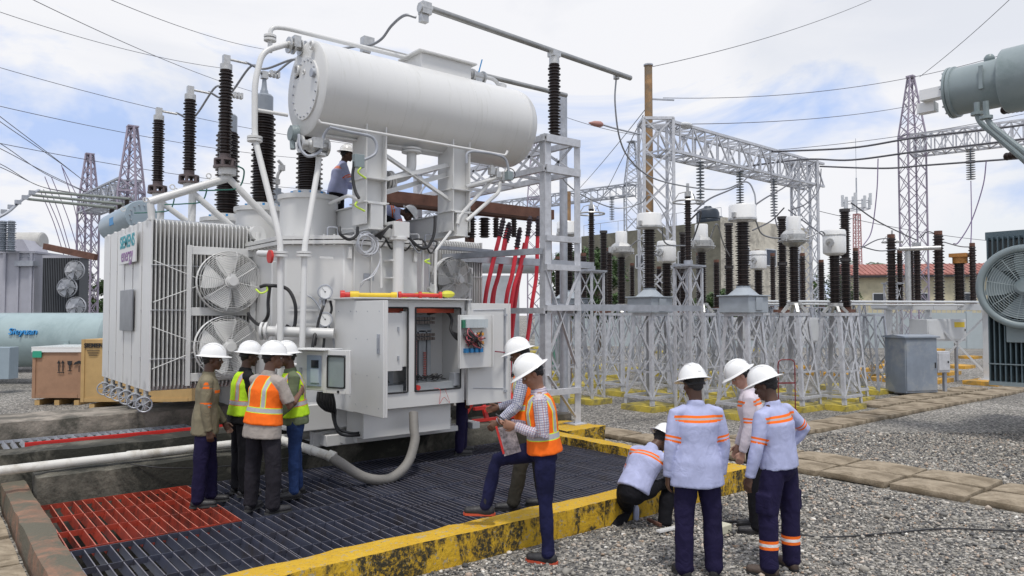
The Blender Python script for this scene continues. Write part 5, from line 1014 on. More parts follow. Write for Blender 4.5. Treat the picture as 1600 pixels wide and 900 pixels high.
# orange rusty cap, caps and connection wires between heads
b = MB(); q = P(1500, 402, 24); b.cyl(q - Vector((0, 0, .2)), q, .22, n=14); b.box(q + Vector((0, 0, .06)), (.5, .5, .12)); tag(b.build('rusty_cap', M_orange), 'orange rusty metal cap on the short thick insulator at the right', 'metal cap')
for k, c in enumerate(([(1181, 345, 16), (1190, 365, 16.4), (1210, 372, 17), (1228, 370, 17.3)], [(1258, 372, 17.4), (1270, 368, 17.4), (1285, 362, 17.5), (1296, 380, 17.6)], [(1034, 352, 17.4), (1040, 380, 18), (1070, 384, 18.5), (1085, 383, 18.8)], [(1110, 372, 18.9), (1120, 350, 17.5), (1130, 380, 19), (1140, 400, 21)], [(985, 385, 20.5), (1000, 375, 19), (1010, 390, 19.5), (1030, 400, 20.2)], [(1330, 317, 19), (1370, 345, 20.5), (1410, 365, 23), (1432, 375, 24)], [(1345, 388, 22), (1370, 375, 23), (1390, 372, 24.6)], [(1437, 372, 24.6), (1450, 362, 24.4), (1466, 368, 24.3)], [(1474, 378, 24.2), (1500, 385, 24), (1520, 386, 23.8)], [(1345, 385, 22.5), (1375, 392, 23), (1405, 389, 24)], [(1232, 328, 20.5), (1262, 350, 19), (1286, 368, 17.8)])):
    wire([P(*p) for p in c], .018, 'short connecting wire between two instrument heads in the yard, %s' % ('grey' if k < 5 else 'dark'), M_cable if k < 5 else M_wire, name='jumper_wire', cat='jumper wire', grp='grey head to head wires' if k < 5 else 'dark head to head wires')
# outdoor cabinets
def cabinet(px, py, d, w_, dp, h, z0, m, lab, rz, labelcol=None, name='outdoor_cabinet', roof=True, legs=False):
    q = P(px, py, d); t = thing(name, lab, 'cabinet', (q.x, q.y, z0), rz); b = MB(); b.bb((-w_ / 2, -dp / 2, 0), (w_ / 2, dp / 2, h)); b.build('body', m, t, local=True, bevel=.01)
    if roof: b = MB(); b.prism([(-dp / 2 - .06, 0), (dp / 2 + .06, 0), (dp / 2 + .06, .04), (0, .09), (-dp / 2 - .06, .04)], (-w_ / 2 - .06, 0, h + .002), (0, 1, 0), (0, 0, 1), w_ + .12); b.build('roof', m, t, local=True)
    b = MB(); b.bb((-w_ / 2 + .03, -dp / 2 - .02, .06), (w_ / 2 - .03, -dp / 2 - .002, h - .05)); D = b.build('door', m, t, local=True, bevel=.006); b = MB(); b.bb((w_ / 2 - .1, -dp / 2 - .04, h * .45), (w_ / 2 - .07, -dp / 2 - .02, h * .55)); b.build('handle', M_dark, D, local=True)
    b = MB(); b.bb((w_ / 2 + .002, -.12, h * .78), (w_ / 2 + .006, .12, h * .88)); b.build('warning_label', mat('yellow_label', (.75, .55, .04), .5), t, local=True)
    if legs:
        for x in (-w_ / 2 + .05, w_ / 2 - .05):
            b = MB(); b.bb((x - .04, -.04, -z0), (x + .04, .04, 0)); b.build('leg', M_galvd, t, local=True)
    return t
cabinet(1424, 613, 20.6, 1.05, .75, 1.50, .08, mat('weathered_blue_grey_paint', (.23, .27, .33), .5, var=.15, vs=2, dirt=(.33, .35, .37), ds=1.5, da=.4), 'weathered blue grey outdoor cabinet with a ribbed roof beside the slab walkway', R(-25))
cabinet(1468, 570, 20.6, .42, .3, .58, .62, M_galv, 'small galvanised box on legs right beside the blue grey outdoor cabinet', R(-25), roof=False, legs=True, name='terminal_box')
t = cabinet(1465, 510, 24.5, 1.7, .7, .72, 1.35, M_whitegrey, 'wide pale grey mechanism box with a yellow label below the insulator bench', R(-20), roof=False, legs=True, name='mechanism_box')
b = MB(); b.bb((.3, -.375, .45), (.75, -.372, .62)); b.build('warning_label', MATS['yellow_label'], t, local=True)
cabinet(1170, 520, 29, 2.2, .7, .9, 1.2, M_whitegrey, 'long pale grey mechanism box behind the stands of the nearest transformers', R(-20), roof=False, legs=True, name='mechanism_box')
cabinet(1245, 520, 27, 1.6, .7, .9, 1.2, M_whitegrey, 'pale grey mechanism box with a yellow label behind the rightmost stands', R(-20), roof=False, legs=True, name='mechanism_box')
cabinet(873, 565, 30, .8, .6, 1.4, 0, mat('green_cabinet_paint', (.10, .27, .20), .5), 'green cabinet standing behind the tall steel frame', R(-20), name='outdoor_cabinet')
# hanging insulator strings, gantries
def gantry_col(px, d, w_, h, lab, peak=None, m=M_galv, name='lattice_column', n=None, leg=.09, br=.05, rz=.9, ptop=.35):
    q = base(px, d); b = MB(); lattice(b, q, 0, h, w_, w_, n or int(h / w_), leg, br, rz)
    if peak: lattice(b, q, h, peak, w_, w_ * ptop, 5, leg, br, rz); b.box((q[0], q[1], peak + .05), (w_ * ptop * 1.6, w_ * ptop * 1.6, .08))
    return tag(b.build(name, m, smooth=0), lab, 'lattice tower'), Vector(q)
o, c1 = gantry_col(1027, 24, .95, 8.55, 'lattice gantry column wrapped round the orange timber pole'); o, c2 = gantry_col(1261, 30.5, .78, 8.55, 'lattice gantry column at the right end of the long box beam')
d = (c2 - c1).normalized(); b = MB(); truss(b, c1 + Vector((0, 0, 8.05)), c2 + d * .8 + Vector((0, 0, 8.05)), .9, .95, 15, .09, .05); tag(b.build('lattice_beam', M_galv, smooth=0), 'long lattice box beam joining the two near gantry columns', 'lattice beam')
o, c3 = gantry_col(1432, 36, .88, 11.0, 'tall pointed lattice tower rising left of the grey green transformer', 13.9, M_lilac, leg=.065, br=.038, ptop=.24)
e = PZ(1600, 203, 10.6); dr = (e - Vector((c3.x, c3.y, 10.6))); b = MB(); truss(b, (c3.x, c3.y, 10.5), Vector((c3.x, c3.y, 10.5)) + dr * 1.6, 1.1, .9, 16, .09, .05); tag(b.build('lattice_beam', M_galv, smooth=0), 'lattice box beam running off the right edge from the tall pointed tower', 'lattice beam')
o, c4 = gantry_col(133, 50, .95, 9.4, 'slim pointed lattice tower left of the gantry beam at the far left', 13.1, M_lilac, leg=.1, br=.06); o, c5 = gantry_col(200, 43, 1.05, 9.4, 'taller looking pointed lattice tower behind the white radiators at left', 13.2, M_lilac, leg=.1, br=.06)
b = MB(); truss(b, c4 + Vector((0, 0, 9.6)), c5 + Vector((0, 0, 9.6)), 1.3, 1.1, 10, .11, .07); tag(b.build('lattice_beam', M_galvd, smooth=0), 'lattice beam between the two pointed towers at the far left', 'lattice beam')
o, c6 = gantry_col(990, 60, 1.2, 12.9, 'distant slim lattice column just left of the timber pole', 16.3, M_galvd); p6 = PZ(640, 342, 12.4); b = MB(); truss(b, Vector((c6.x, c6.y, 12.4)), p6, 1.0, .9, 22, .09, .06); tag(b.build('lattice_beam', M_galvd, smooth=0), 'distant lattice beam passing behind the tall steel frame', 'lattice beam')
o, c7 = gantry_col(835, 66, 1.2, 12.6, 'distant lattice tower seen through the tall steel frame', 18, M_lilac)
for k, (px, y0, y1, d, rr, lab) in enumerate(((1094, 252, 322, 25.5, .15, 'grey disc insulator string hanging left below the long box beam'), (1156, 266, 324, 27.5, .15, 'grey disc insulator string hanging at the middle of the long box beam'), (1209, 278, 340, 29, .15, 'grey disc insulator string hanging near the right end of the long box beam'), (1516, 232, 282, 34, .2, 'disc insulator string hanging below the beam right of the tall pointed tower'), (956, 308, 345, 61, .22, 'far small insulator string hanging below the distant beam'))):
    a_, c_ = P(px, y0, d), P(px, y1, d); n_ = 14; pr = []
    for i in range(n_): h = (a_.z - c_.z) * i / n_; s_ = (a_.z - c_.z) / n_; pr += [(.03, h), (rr, h + s_ * .35), (rr * .9, h + s_ * .5), (.03, h + s_ * .6)]
    b = MB(); b.lathe(a_, (0, 0, -1), pr, 12); b.tube([a_, a_ + Vector((0, 0, .3))], .02, 5); tag(b.build('insulator_string', M_porcg), lab, 'insulator string')
# heavy bus wires and droppers at the right
M_w = M_wire
wire([P(1205, 237, 28), P(1330, 231, 26.5), P(1432, 215, 25), P(1600, 195, 23), P(1700, 176, 22)], .036, 'uppermost of the three heavy black wires crossing right of the long box beam')
wire([P(1150, 262, 27), P(1257, 249, 29), P(1330, 250, 28), P(1432, 237, 26), P(1600, 217, 24), P(1700, 200, 23)], .036, 'middle one of the three heavy black wires crossing right of the long box beam')
wire([P(1281, 260, 30.5), P(1380, 263, 28), P(1450, 258, 27), P(1600, 247, 25), P(1700, 240, 24)], .036, 'lowest of the three heavy black wires crossing right of the long box beam')
for k, (c, m, lab) in enumerate((([(1372, 248, 28), (1370, 300, 27.5), (1362, 360, 27), (1348, 385, 26)], M_pwire, 'purple dropper hanging from the middle heavy wire to the bench'), ([(1541, 252, 25.5), (1536, 290, 25.3), (1518, 345, 25), (1498, 378, 24.6), (1490, 381, 24.4)], M_pwire, 'purple dropper curving down beside the grey green transformer'), ([(1517, 283, 34), (1518, 350, 30), (1516, 400, 26), (1521, 385, 23.8)], M_pwire, 'thin straight purple dropper below the right insulator string'),
    ([(1203, 240, 28), (1206, 290, 26), (1212, 345, 22), (1225, 372, 20)], M_wire, 'black dropper from the long box beam to the white capped transformer'), ([(1190, 246, 28), (1160, 285, 22), (1110, 310, 18), (1085, 330, 17)], M_wire, 'black dropper sweeping left from the long box beam'), ([(1255, 252, 29), (1235, 285, 26), (1195, 310, 20), (1175, 324, 16.5)], M_wire, 'black dropper sweeping to the nearest drum topped transformer'), ([(1283, 264, 30.3), (1280, 295, 27), (1260, 318, 23), (1238, 327, 20.6)], M_wire, 'black dropper from the lowest heavy wire to a brown post'), ([(1077, 345, 18), (1095, 330, 17.5), (1088, 360, 18.5), (1078, 385, 18.8)], M_wire, 'small black dropper near the nearest lattice post'), ([(1176, 360, 20), (1205, 345, 22), (1225, 325, 20.4)], M_wire, 'small black dropper left of a brown double post'))):
    wire([P(*p) for p in c], .02, lab, m, name='dropper_wire', cat='dropper wire')
# thin overhead lines across the sky
for k, (a, c, s_, lab) in enumerate((((-60, 88, 60), (620, 232, 90), 1.2, 'from the left edge high over the left lattice towers'), ((-60, 152, 40), (480, 248, 70), .5, 'passing the top of the taller pointed tower at left'), ((-60, 212, 40), (520, 298, 70), .5, 'passing the top of the slim pointed tower at left'), ((40, -6, 30), (420, 150, 60), .4, 'from the top left corner toward the brown arresters'), ((160, -6, 30), (420, 78, 50), .3, 'near the top edge left of the conservator'), ((-40, 5, 40), (360, 108, 60), .5, 'faint and high in the upper left sky'), ((1370, -4, 40), (1020, 104, 28), .3, 'from the top edge down to the timber pole head'), ((1036, 153, 25.4), (1600, 75, 30), .6, 'rising from the timber pole to the right edge'), ((1052, 194, 24.4), (1500, 148, 40), .4, 'reaching the grey green tank over the pointed tower'), ((1583, -6, 30), (1437, 120, 36), .1, 'dropping steeply onto the tip of the pointed tower'), ((1205, 235, 34), (1600, 178, 34), .2, 'thin one just above the heavy black wires at right'), ((1013, 165, 26), (900, 300, 50), .1, 'slanting down left from the timber pole'), ((1005, 180, 26), (930, 330, 60), .1, 'slanting down left nearest to the timber pole'), ((870, 178, 60), (1000, 212, 60), .2, 'faint one between steel frame and timber pole'), ((1280, 330, 40), (1600, 380, 50), .3, 'low behind the brown insulators at right'))):
    w_ = tag(MB().tube(sag(P(*a), P(*c), s_), .014 * (a[2] + c[2]) / 80 + .002, 5).build('power_line', M_wire), 'thin overhead power line ' + lab, 'power line')
for k, (y0, c, y1) in enumerate(((205, (92, 252), 0), (212, (96, 256), 0), (240, (70, 271), 0), (248, (78, 273), 0), (288, (60, 290), 0), (292, (66, 292), 0))):
    q = ((0, 182), (0, 190), (0, 224), (0, 232), (0, 256), (0, 261))[k]; e = ((150, 298), (155, 302), (140, 303), (150, 307), (120, 302), (125, 304))[k]
    wire([P(-80, q[1] - (c[1] - q[1]) * .9, 34), P(q[0], q[1], 38), P(c[0], c[1], 44), P(e[0], e[1], 50)], .02, '%s of the twin conductors fanning in from the left edge' % ['highest', 'second highest', 'third highest', 'fourth highest', 'fifth highest', 'lowest'][k])
for k, (a, c) in enumerate((((96, 258), (130, 390)), ((70, 276), (112, 400)), ((80, 276), (125, 402)), ((62, 296), (100, 400)), ((68, 296), (108, 402)), ((98, 262), (150, 380)))):
    wire([P(a[0], a[1], 44), P((a[0] + c[0]) / 2 + 3, (a[1] + c[1]) / 2, 44), P(c[0], c[1], 44)], .022, '%s slanting purple dropper below the twin conductors at far left' % ['topmost', 'second', 'third', 'fourth', 'fifth', 'rightmost'][k], M_pwire, name='dropper_wire', cat='dropper wire')
for k, (a, c) in enumerate((((58, 299, 30), (203, 311, 27)), ((52, 305, 29), (192, 319, 26)), ((44, 311, 28), (180, 325, 25)))):
    b = MB(); b.cyl(P(*a), P(*c), .055, n=10); o = tag(b.build('bus_tube', mat('olive_grey_tube', (.22, .24, .21), .5, .3)), ['far one', 'middle one', 'near one'][k] + ' of three olive grey bus tubes at the far left', 'bus tube'); q = P(*c)
    I = insul(q - Vector((.1, 0, .05)), (0, 0, -1), .75, .10, 14, .07, 12, name='hanging_insulator'); tag(I, ['far', 'middle', 'near'][k] + ' black post insulator at the right end of the olive bus tubes', 'insulator', 'posts below the olive bus tubes')
b = MB(); b.tube(bez([P(-30, 352, 26), P(10, 333, 26.5), P(35, 312, 27.5), P(60, 297, 29)]), .05, 8)
for k in range(6): q = P(-5 + k * 11, 338 - k * 7.4, 27); b.box(q, (.2, .2, .14))
tag(b.build('flexible_conductor', M_galvd), 'clamped flexible conductor climbing from the grey bushings at the left edge', 'conductor')
# street lamp heads on the first gantry column
b = MB(); q = P(1050, 205, 24.3); e = P(1062, 200, 24.3); b.tube([q, e], .03, 6); L_ = tag(b.build('street_lamp', M_galvd), 'white street lamp head on the top of the first gantry column', 'street lamp'); b = MB(); b.ball(P(1071, 196, 24.3), .3, 14, (1, .7, .35)); b.build('lamp_head', M_whitegrey, L_)
b = MB(); b.tube([P(1000, 210, 24), P(962, 201, 23.8), P(942, 195, 23.6)], .03, 6); L_ = tag(b.build('street_lamp', M_galvd), 'small reddish lamp on a long arm pointing left from the first gantry column', 'street lamp'); b = MB(); b.lathe(P(920, 192, 23.4), P(943, 195, 23.6) - P(920, 192, 23.4), [(.02, 0), (.09, .2), (.1, .42), (.06, .5)], 10); b.build('lamp_head', mat('faded_red_plastic', (.4, .2, .17), .5), L_)

# ================================================================ THE GREY-GREEN TRANSFORMER AT THE RIGHT EDGE
G = thing('power_transformer', 'grey green transformer cut by the right edge with a large fan on its radiator', 'transformer', base(1640, 13))
q = P(1546, 600, 13.2); gx_, gy_ = q.x, q.y
b = MB()
for k in range(34): b.bb((gx_ + .0, gy_ - k * .082 - .02, 1.02), (gx_ + .5, gy_ - k * .082, 3.62))
b.bb((gx_ + .1, gy_ - 2.8, 3.58), (gx_ + .4, gy_ + .05, 3.72)); r = b.build('radiator', mat('dark_grey_green_paint', (.12, .17, .19), .4, var=.1), G, bevel=0, smooth=0)
b = MB(); b.bb((gx_ - .03, gy_ - 2.8, .98), (gx_ + .5, gy_, 1.05))
for z in (1.35, 2.25): b.bb((gx_ - .03, gy_ - 2.8, z), (gx_ - .01, gy_, z + .02))
b.bb((gx_ - .06, gy_ - 2.6, 1.75), (gx_ - .02, gy_ - .3, 2.1)); b.bb((gx_ - .06, gy_ - 2.6, 3.0), (gx_ - .02, gy_ - .2, 3.2)); b.build('radiator_frame', M_gb, r)
fc = PX(1600, 448, gx_ - .25); fan(fc, (-1, -.15, 0), .66, M_gb, G, .24, blades=4, rings=14, mg=mat('grey_guard_wire', (.36, .42, .43), .4))
b = MB(); b.ring(fc - Vector((-.05, 0, 0)), (-1, -.15, 0), .665, .065, 56, 12); b.build('fan_shroud', M_gb, G)
b = MB(); b.bb((gx_ + .9, gy_ - 3.4, 1.1), (gx_ + 3.2, gy_ + .2, 3.3)); b.bb((gx_ + 2.0, gy_ - 3.2, 0), (gx_ + 3.2, gy_ - 1.6, 1.1)); b.build('tank', M_gb, G, bevel=.02)
# conservator of the grey-green transformer
gc = P(1583, 125, 12.5); b = MB(); b.lathe(gc + Vector((0, .12, 0)), (0, -1, 0), [(.02, -.02), (.44, 0), (.535, .015), (.55, .03), (.55, 3.0), (.5, 3.1)], 56); CT = b.build('conservator', M_gb, G)
b = MB(); b.lathe(gc + Vector((0, .92, .0)), (0, -1, 0), [(.36, 0), (.455, .0), (.455, .05), (.42, .06), (.42, .80)], 44); b.lathe(gc + Vector((0, .98, .0)), (0, -1, 0), [(.36, 0), (.46, .004), (.46, .04), (.44, .05)], 44); b.box(gc + Vector((-.42, .35, .05)), (.05, .06, .4)); b.build('end_chamber', M_gb, CT)
b = MB()
for k in range(16): a = k * .3927; b.cyl(gc + Vector((math.cos(a) * .425, .96, math.sin(a) * .425)), gc + Vector((math.cos(a) * .425, 1.01, math.sin(a) * .425)), .018, n=6)
b.build('cover_bolts', M_galvd, CT)
b = MB(); b.tube(rcorner([PY(1526, 160, gc.y + .4), PY(1527, 188, gc.y + .4), PY(1600, 250, gc.y - .2), PY(1680, 330, gc.y - .6)], .2), .045, 10); b.tube(rcorner([PY(1540, 158, gc.y + .2), PY(1542, 190, gc.y + .2), PY(1610, 245, gc.y - .4), PY(1680, 310, gc.y - .8)], .2), .045, 10)
for (x, y, o_) in ((1527, 180, .4), (1541, 186, .2)): q = PY(x, y, gc.y + o_); b.cyl(q, q + Vector((0, 0, .05)), .1, n=12)
b.ball(gc + Vector((0, .35, .46)), .09, 10); b.build_each('oil_pipe', M_gb, CT)
q = gc + Vector((-.16, 1.34, -.02)); b = MB(); b.prism([(-.1, -.1), (.1, -.1), (.1, .05), (-.1, .09)], q + Vector((-.12, -.35, 0)), (1, 0, 0), (0, 0, 1), -.38); b.prism([(-.1, -.1), (.1, -.1), (.1, .06), (-.1, .08)], q + Vector((.06, -.15, -.18)), (1, 0, 0), (0, 0, 1), -.3); b.build('gauge_hood', M_plastic, CT)
b = MB(); b.box(Vector((gx_ + 1.8, gc.y - 1.5, 4.0)), (.3, 3, .5)); b.bb((gc.x - .1, gc.y - 2.4, 3.2), (gc.x + .1, gc.y - 2.2, gc.z - .5)); b.build('conservator_post', M_gb, G)
for k, (a_, c_) in enumerate(((P(1568, 172, 20), P(1608, 166, 19)), (P(1572, 245, 22), P(1610, 236, 21)))):
    d_ = c_ - a_; I = insul(a_, d_, d_.length, .12, 12, .04, 12, name='strain_insulator'); tag(I, ['upper', 'lower'][k] + ' brown strain insulator at the right edge beside the grey green tank', 'insulator')

# ================================================================ LEFT BACKGROUND
def sdir(v): return Vector(v).normalized()
q = P(60, 531, 24); b = MB(); ax = Rv; b.lathe(q - ax * 3.2, ax, [(.02, -.22), (.5, -.16), (.78, -.06), (.86, 0), (.88, .02), (.88, 5.6), (.86, 5.62), (.78, 5.7), (.5, 5.8), (.02, 5.84)], 48); o = tag(b.build('storage_tank', mat('pale_aqua_tank_paint', (.33, .42, .43), .32, var=.06, dirt=(.25, .33, .34), ds=.8, da=.3)), 'long pale aqua cylindrical tank lying behind the wooden crates', 'tank')
text('Sieyuan', .30, q - Fv * .87 + Rv * .08 + Vector((0, 0, .28)), Rv, Vector((0, 0, 1)) + Fv * .32, M_sblue, o, th=.03)
b = MB()
for s_ in (-2.4, 1.6): b.box(q + Rv * s_ - Vector((0, 0, .95)), (.5, 1.3, .8), Matrix((Rv, Fv, Vector((0, 0, 1)))).transposed())
b.build('saddle', M_gb, o)
for s_ in (-1.15, 1.4):
    b = MB(); c = q - Fv * .86 + Rv * s_ + Vector((0, 0, -.05)); b.box(c, (.26, .1, .12), Matrix((Rv, Fv, Vector((0, 0, 1)))).transposed()); b.cyl(c - Vector((0, 0, .12)), c - Vector((0, 0, .12)) - Fv * .08, .09, n=12); b.build('lifting_trunnion', mat('pale_aqua_tank_paint', (0, 0, 0)), o)
def crate(px0, px1, ytop, ybot, d, dp, m, lab, marks):
    a_, c_ = P(px0, ybot, d), P(px1, ybot, d); w_ = (c_ - a_).length; h = (ybot - ytop) * d / FPX; mid = (a_ + c_) / 2; zb = max(0, mid.z)
    t = thing('wooden_crate', lab, 'crate', (mid.x, mid.y, 0)); M = Matrix((Rv, Fv, Vector((0, 0, 1)))).transposed(); o = Vector((mid.x, mid.y, 0)) + Fv * dp / 2
    b = MB(); b.box(o + Vector((0, 0, .12 + h / 2)), (w_, dp, h - .1), M)
    B_ = b.build('plywood_box', m, t, bevel=.005); b = MB()
    for s_ in (-1, 1):
        b.box(o + Rv * s_ * (w_ / 2 - .04) - Fv * (dp / 2 + .012) + Vector((0, 0, .12 + h / 2)), (.08, .022, h - .1), M)
        b.box(o - Fv * (dp / 2 + .012) + Vector((0, 0, .12 + h / 2 + s_ * (h / 2 - .1))), (w_ - .18, .022, .08), M)
    b.build('battens', m, t); b = MB()
    for s_ in (-.4, 0, .4): b.box(o + Rv * s_ * w_ + Vector((0, 0, .06)), (.12, dp, .12), M)
    b.build('skid', M_wood2, t); return t, o, w_, h, M
t, o, w_, h, M = crate(50, 127, 548, 632, 18.2, 1.3, M_wood, 'reddish brown plywood crate with a white sheet and handling marks', 1)
b = MB(); b.box(o + Vector((0, 0, .12 + h - .03)), (w_ + .06, 1.36, .03), M); b.box(o + Vector((0, 0, .1 + h - .08)) - Fv * .68 , (w_ + .04, .01, .1), M); b.build('cover_sheet', M_plastic, t)
b = MB(); b.box(o - Rv * w_ * .40 + Vector((0, 0, h - .08)) - Fv * .68, (.22, .03, .16), M); b.build('plastic_scrap', mat('green_plastic_film', (.03, .35, .22), .4), t)
b = MB(); f0 = o - Fv * .678 + Rv * .05 + Vector((0, 0, .12 + h * .62)); MK = lambda x, z, sx, sz, r=0: b.box(f0 + Rv * x + Vector((0, 0, z)), (sx, .012, sz), M)
for x in (-.0, .1): MK(x, -.02, .02, .2); b.prism([(-.045, 0), (.045, 0), (0, .08)], f0 + Rv * x + Vector((0, 0, .08)), Rv, (0, 0, 1), .01)
MK(.05, -.14, .16, .02); MK(.27, -.1, .10, .02); MK(.27, -.03, .02, .13); b.prism([(-.06, .14), (.06, .14), (.05, .06), (.0, .02), (-.05, .06)], f0 + Rv * .27, Rv, (0, 0, 1), .01)
b.prism([(-.14, .02), (-.1, .09), (0, .13), (.1, .09), (.14, .02), (.0, .06)], f0 + Rv * .50 + Vector((0, 0, .02)), Rv, (0, 0, 1), .01); MK(.50, -.05, .016, .16); b.build('handling_marks', M_blk, t)
t, o, w_, h, M = crate(126, 300, 532, 636, 17.4, 1.2, M_wood2, 'tall yellowish plywood crate standing behind the radiators', 1)
text('SIEMENS', .14, o - Fv * .62 - Rv * (w_ / 2 - .32) + Vector((0, 0, .1 + h - .18)), Rv, (0, 0, 1), M_blk, t, th=.004, bold=.004)
b = MB(); 
for k in range(3): b.box(o - Fv * .62 - Rv * (w_ / 2 - .28) + Vector((0, 0, h - .2 - k * .05)), (.3 - k * .05, .006, .018), M)
b.build('stencilled_text', M_blk, t)
b = MB(); q = P(5, 578, 21); b.box(q + Vector((0, 0, .2)), (.6, .4, .9), M); tag(b.build('equipment_box', M_blue, bevel=.01), 'small pale blue box at the left edge in front of the aqua tank', 'box')
# old grey transformer at the left edge
O = thing('power_transformer', 'old grey transformer at the far left edge behind the aqua tank', 'transformer', base(30, 30)); M_o = mat('dull_lilac_grey_paint', (.42, .42, .47), .5, var=.08)
M = Matrix((Rv, Fv, Vector((0, 0, 1)))).transposed(); q = P(25, 490, 29)
b = MB(); b.box(Vector((q.x, q.y, 2.6)), (2.8, 2.2, 3.9), M)
for k in range(6): b.box(Vector((q.x, q.y, 2.6)) - Fv * 1.12 + Rv * (-1.2 + k * .5), (.1, .1, 3.9), M)
b.build('tank', M_o, O); b = MB(); b.box(Vector((q.x, q.y, 4.58)), (2.95, 2.35, .08), M); b.prism([(-.9, 0), (.9, 0), (.6, .5), (-.6, .5)], Vector((q.x, q.y, 4.62)) - Fv * .6, Rv, (0, 0, 1), -1.2); b.build('lid', M_o, O)
b = MB(); c = P(30, 377, 29.5); b.lathe(c - Rv * 1.6, Rv, [(.3, -.05), (.36, 0), (.36, 2.55), (.3, 2.6)], 28); b.build('conservator', mat('cream_grey_paint', (.50, .49, .46), .5), O)
for x in (9, 22): b = MB(); I = insul(P(x - 5, 393, 27.5), (0, 0, 1), 1.15, .17, 14, .11, 16, M_porcg, 'bushing_insulator', O)
for x in (36, 48): I = insul(P(x, 415, 28), (0, 0, 1), .55, .13, 8, .08, 14, M_porcg, 'bushing_insulator', O)
b = MB(); b.box(P(42, 412, 27.9), (.7, .4, .2), M); b.build('bushing_box', M_galvd, O)
b = MB(); rc = P(104, 447, 28); 
for k in range(22): b.box(rc + Rv * (-.72 + k * .065), (.03, .6, 2.1), M)
r = b.build('radiator', mat('dark_radiator_paint', (.08, .085, .095), .5), O, smooth=0); b = MB(); b.box(rc + Vector((0, 0, 1.1)), (1.5, .6, .1), M); b.build('header_pipe', M_o, r)
for (x, y) in ((114, 422), (102, 449), (116, 479)): fan(P(x, y, 27.3), -Fv, .36, M_galv, O, .16, rings=8)
b = MB(); b.beam(P(70, 385, 27), P(150, 402, 26), .14, .22); tag(b.build('rusty_beam', M_rust), 'rusty brown beam sloping from the old grey transformer to the pointed tower', 'beam')
# slate blue conservator seen above the white radiators
q = P(221, 337, 18.5); b = MB(); b.lathe(q, (0, 1, 0), [(.02, -.02), (.37, 0), (.39, .03), (.39, 3.4), (.3, 3.5)], 36); o = tag(b.build('oil_tank', M_blue), 'slate blue cylindrical oil tank showing above the white radiators', 'oil tank')
b = MB()
for k in range(14): a = k * .4488; b.cyl(q + Vector((math.cos(a) * .27, -.05, math.sin(a) * .27)), q + Vector((math.cos(a) * .27, -.01, math.sin(a) * .27)), .018, n=6)
b.build('cover_bolts', M_galvd, o); b = MB(); b.box(q + Vector((-.38, 1.6, -.02)), (.02, .5, .2)); b.build('blue_label', M_sblue, o); b = MB()
for s_ in (.5, 2.8): b.beam(q + Vector((0, s_, -.38)), (q.x, q.y + s_, 0), .2, .2)
b.build('post', M_blue, o)
# pale transformer glimpsed behind the red cables
t = thing('power_transformer', 'pale blue white transformer glimpsed behind the bundle of red cables', 'transformer', base(800, 27)); M_pb = mat('pale_blue_white_paint', (.50, .54, .58), .45)
b = MB(); c = P(805, 410, 25); b.lathe(c - Rv * 1.2, Rv, [(.3, -.08), (.38, 0), (.38, 2.4), (.3, 2.5)], 28); b.build('conservator', M_pb, t); b = MB(); c = P(760, 490, 27); b.box(Vector((c.x, c.y, 1.9)), (2.4, 1.8, 3.4), M); b.build('tank', M_pb, t); b = MB(); c = P(850, 460, 26); b.box(Vector((c.x, c.y, 3.0)), (.3, .3, 2.8), M); b.build('conservator_post', M_pb, t)

# ================================================================ BUILDINGS, WALL, TREES, MAST
def window(parent, o, u, w_, h):
    nrm = Vector((u.y, -u.x, 0)); Mx = Matrix((u, nrm, Vector((0, 0, 1)))).transposed(); b = MB()
    for s_ in (-1, 1): b.box(o + u * s_ * w_ / 2, (.08, .12, h), Mx); b.box(o + Vector((0, 0, s_ * h / 2)), (w_ - .08, .12, .08), Mx)
    f = b.build('window', M_whitegrey, parent, smooth=0); b = MB(); b.box(o, (w_ - .04, .05, h - .04), Mx); b.build('pane', M_glass, f)
k0 = P(1127, 490, 50); H1 = 8.8
t = thing('concrete_building', 'two storey building of bare grey and cream render with a black water tank on top', 'building', (k0.x, k0.y, 0))
b = MB(); b.bb((k0.x, k0.y, 0), (k0.x + .3, k0.y + 13.5, H1 - .2)); b.bb((k0.x + .3, k0.y + 13.0, 0), (k0.x + 12, k0.y + 13.5, H1 - .2)); b.build('grey_wall', M_wallg, t, smooth=0)
b = MB(); b.bb((k0.x + .0, k0.y - .3, 0), (k0.x + 11.5, k0.y, H1)); b.bb((k0.x + 11.2, k0.y, 0), (k0.x + 11.5, k0.y + 13, H1)); b.build('cream_wall', M_wallw, t, smooth=0)
b = MB(); b.bb((k0.x + .3, k0.y, H1 - .5), (k0.x + 11.2, k0.y + 13, H1 - .3)); b.build('roof_slab', M_wallg, t, smooth=0)
b = MB(); b.bb((k0.x - .02, k0.y - .32, 4.2), (k0.x + 11.52, k0.y - .30, 4.35)); b.build('floor_band', M_wallw, t, smooth=0)
for i in range(3):
    for z in (2.2, 6.3): window(t, Vector((k0.x + 2.2 + i * 3.4, k0.y - .32, z)), Vector((1, 0, 0)), 1.3, 1.2)
for i in range(3): window(t, Vector((k0.x - .02, k0.y + 3 + i * 4, 6.2)), Vector((0, 1, 0)), 1.1, 1.0)
b = MB()
for i in range(8): b.cyl((k0.x + .1, k0.y + i * 1.9, H1 - .2), (k0.x + .1, k0.y + i * 1.9, H1 + .7), .02, n=5)
b.tube([(k0.x + .1, k0.y, H1 + .7), (k0.x + .1, k0.y + 13.3, H1 + .7)], .02, 5); b.build('railing', M_galvd, t)
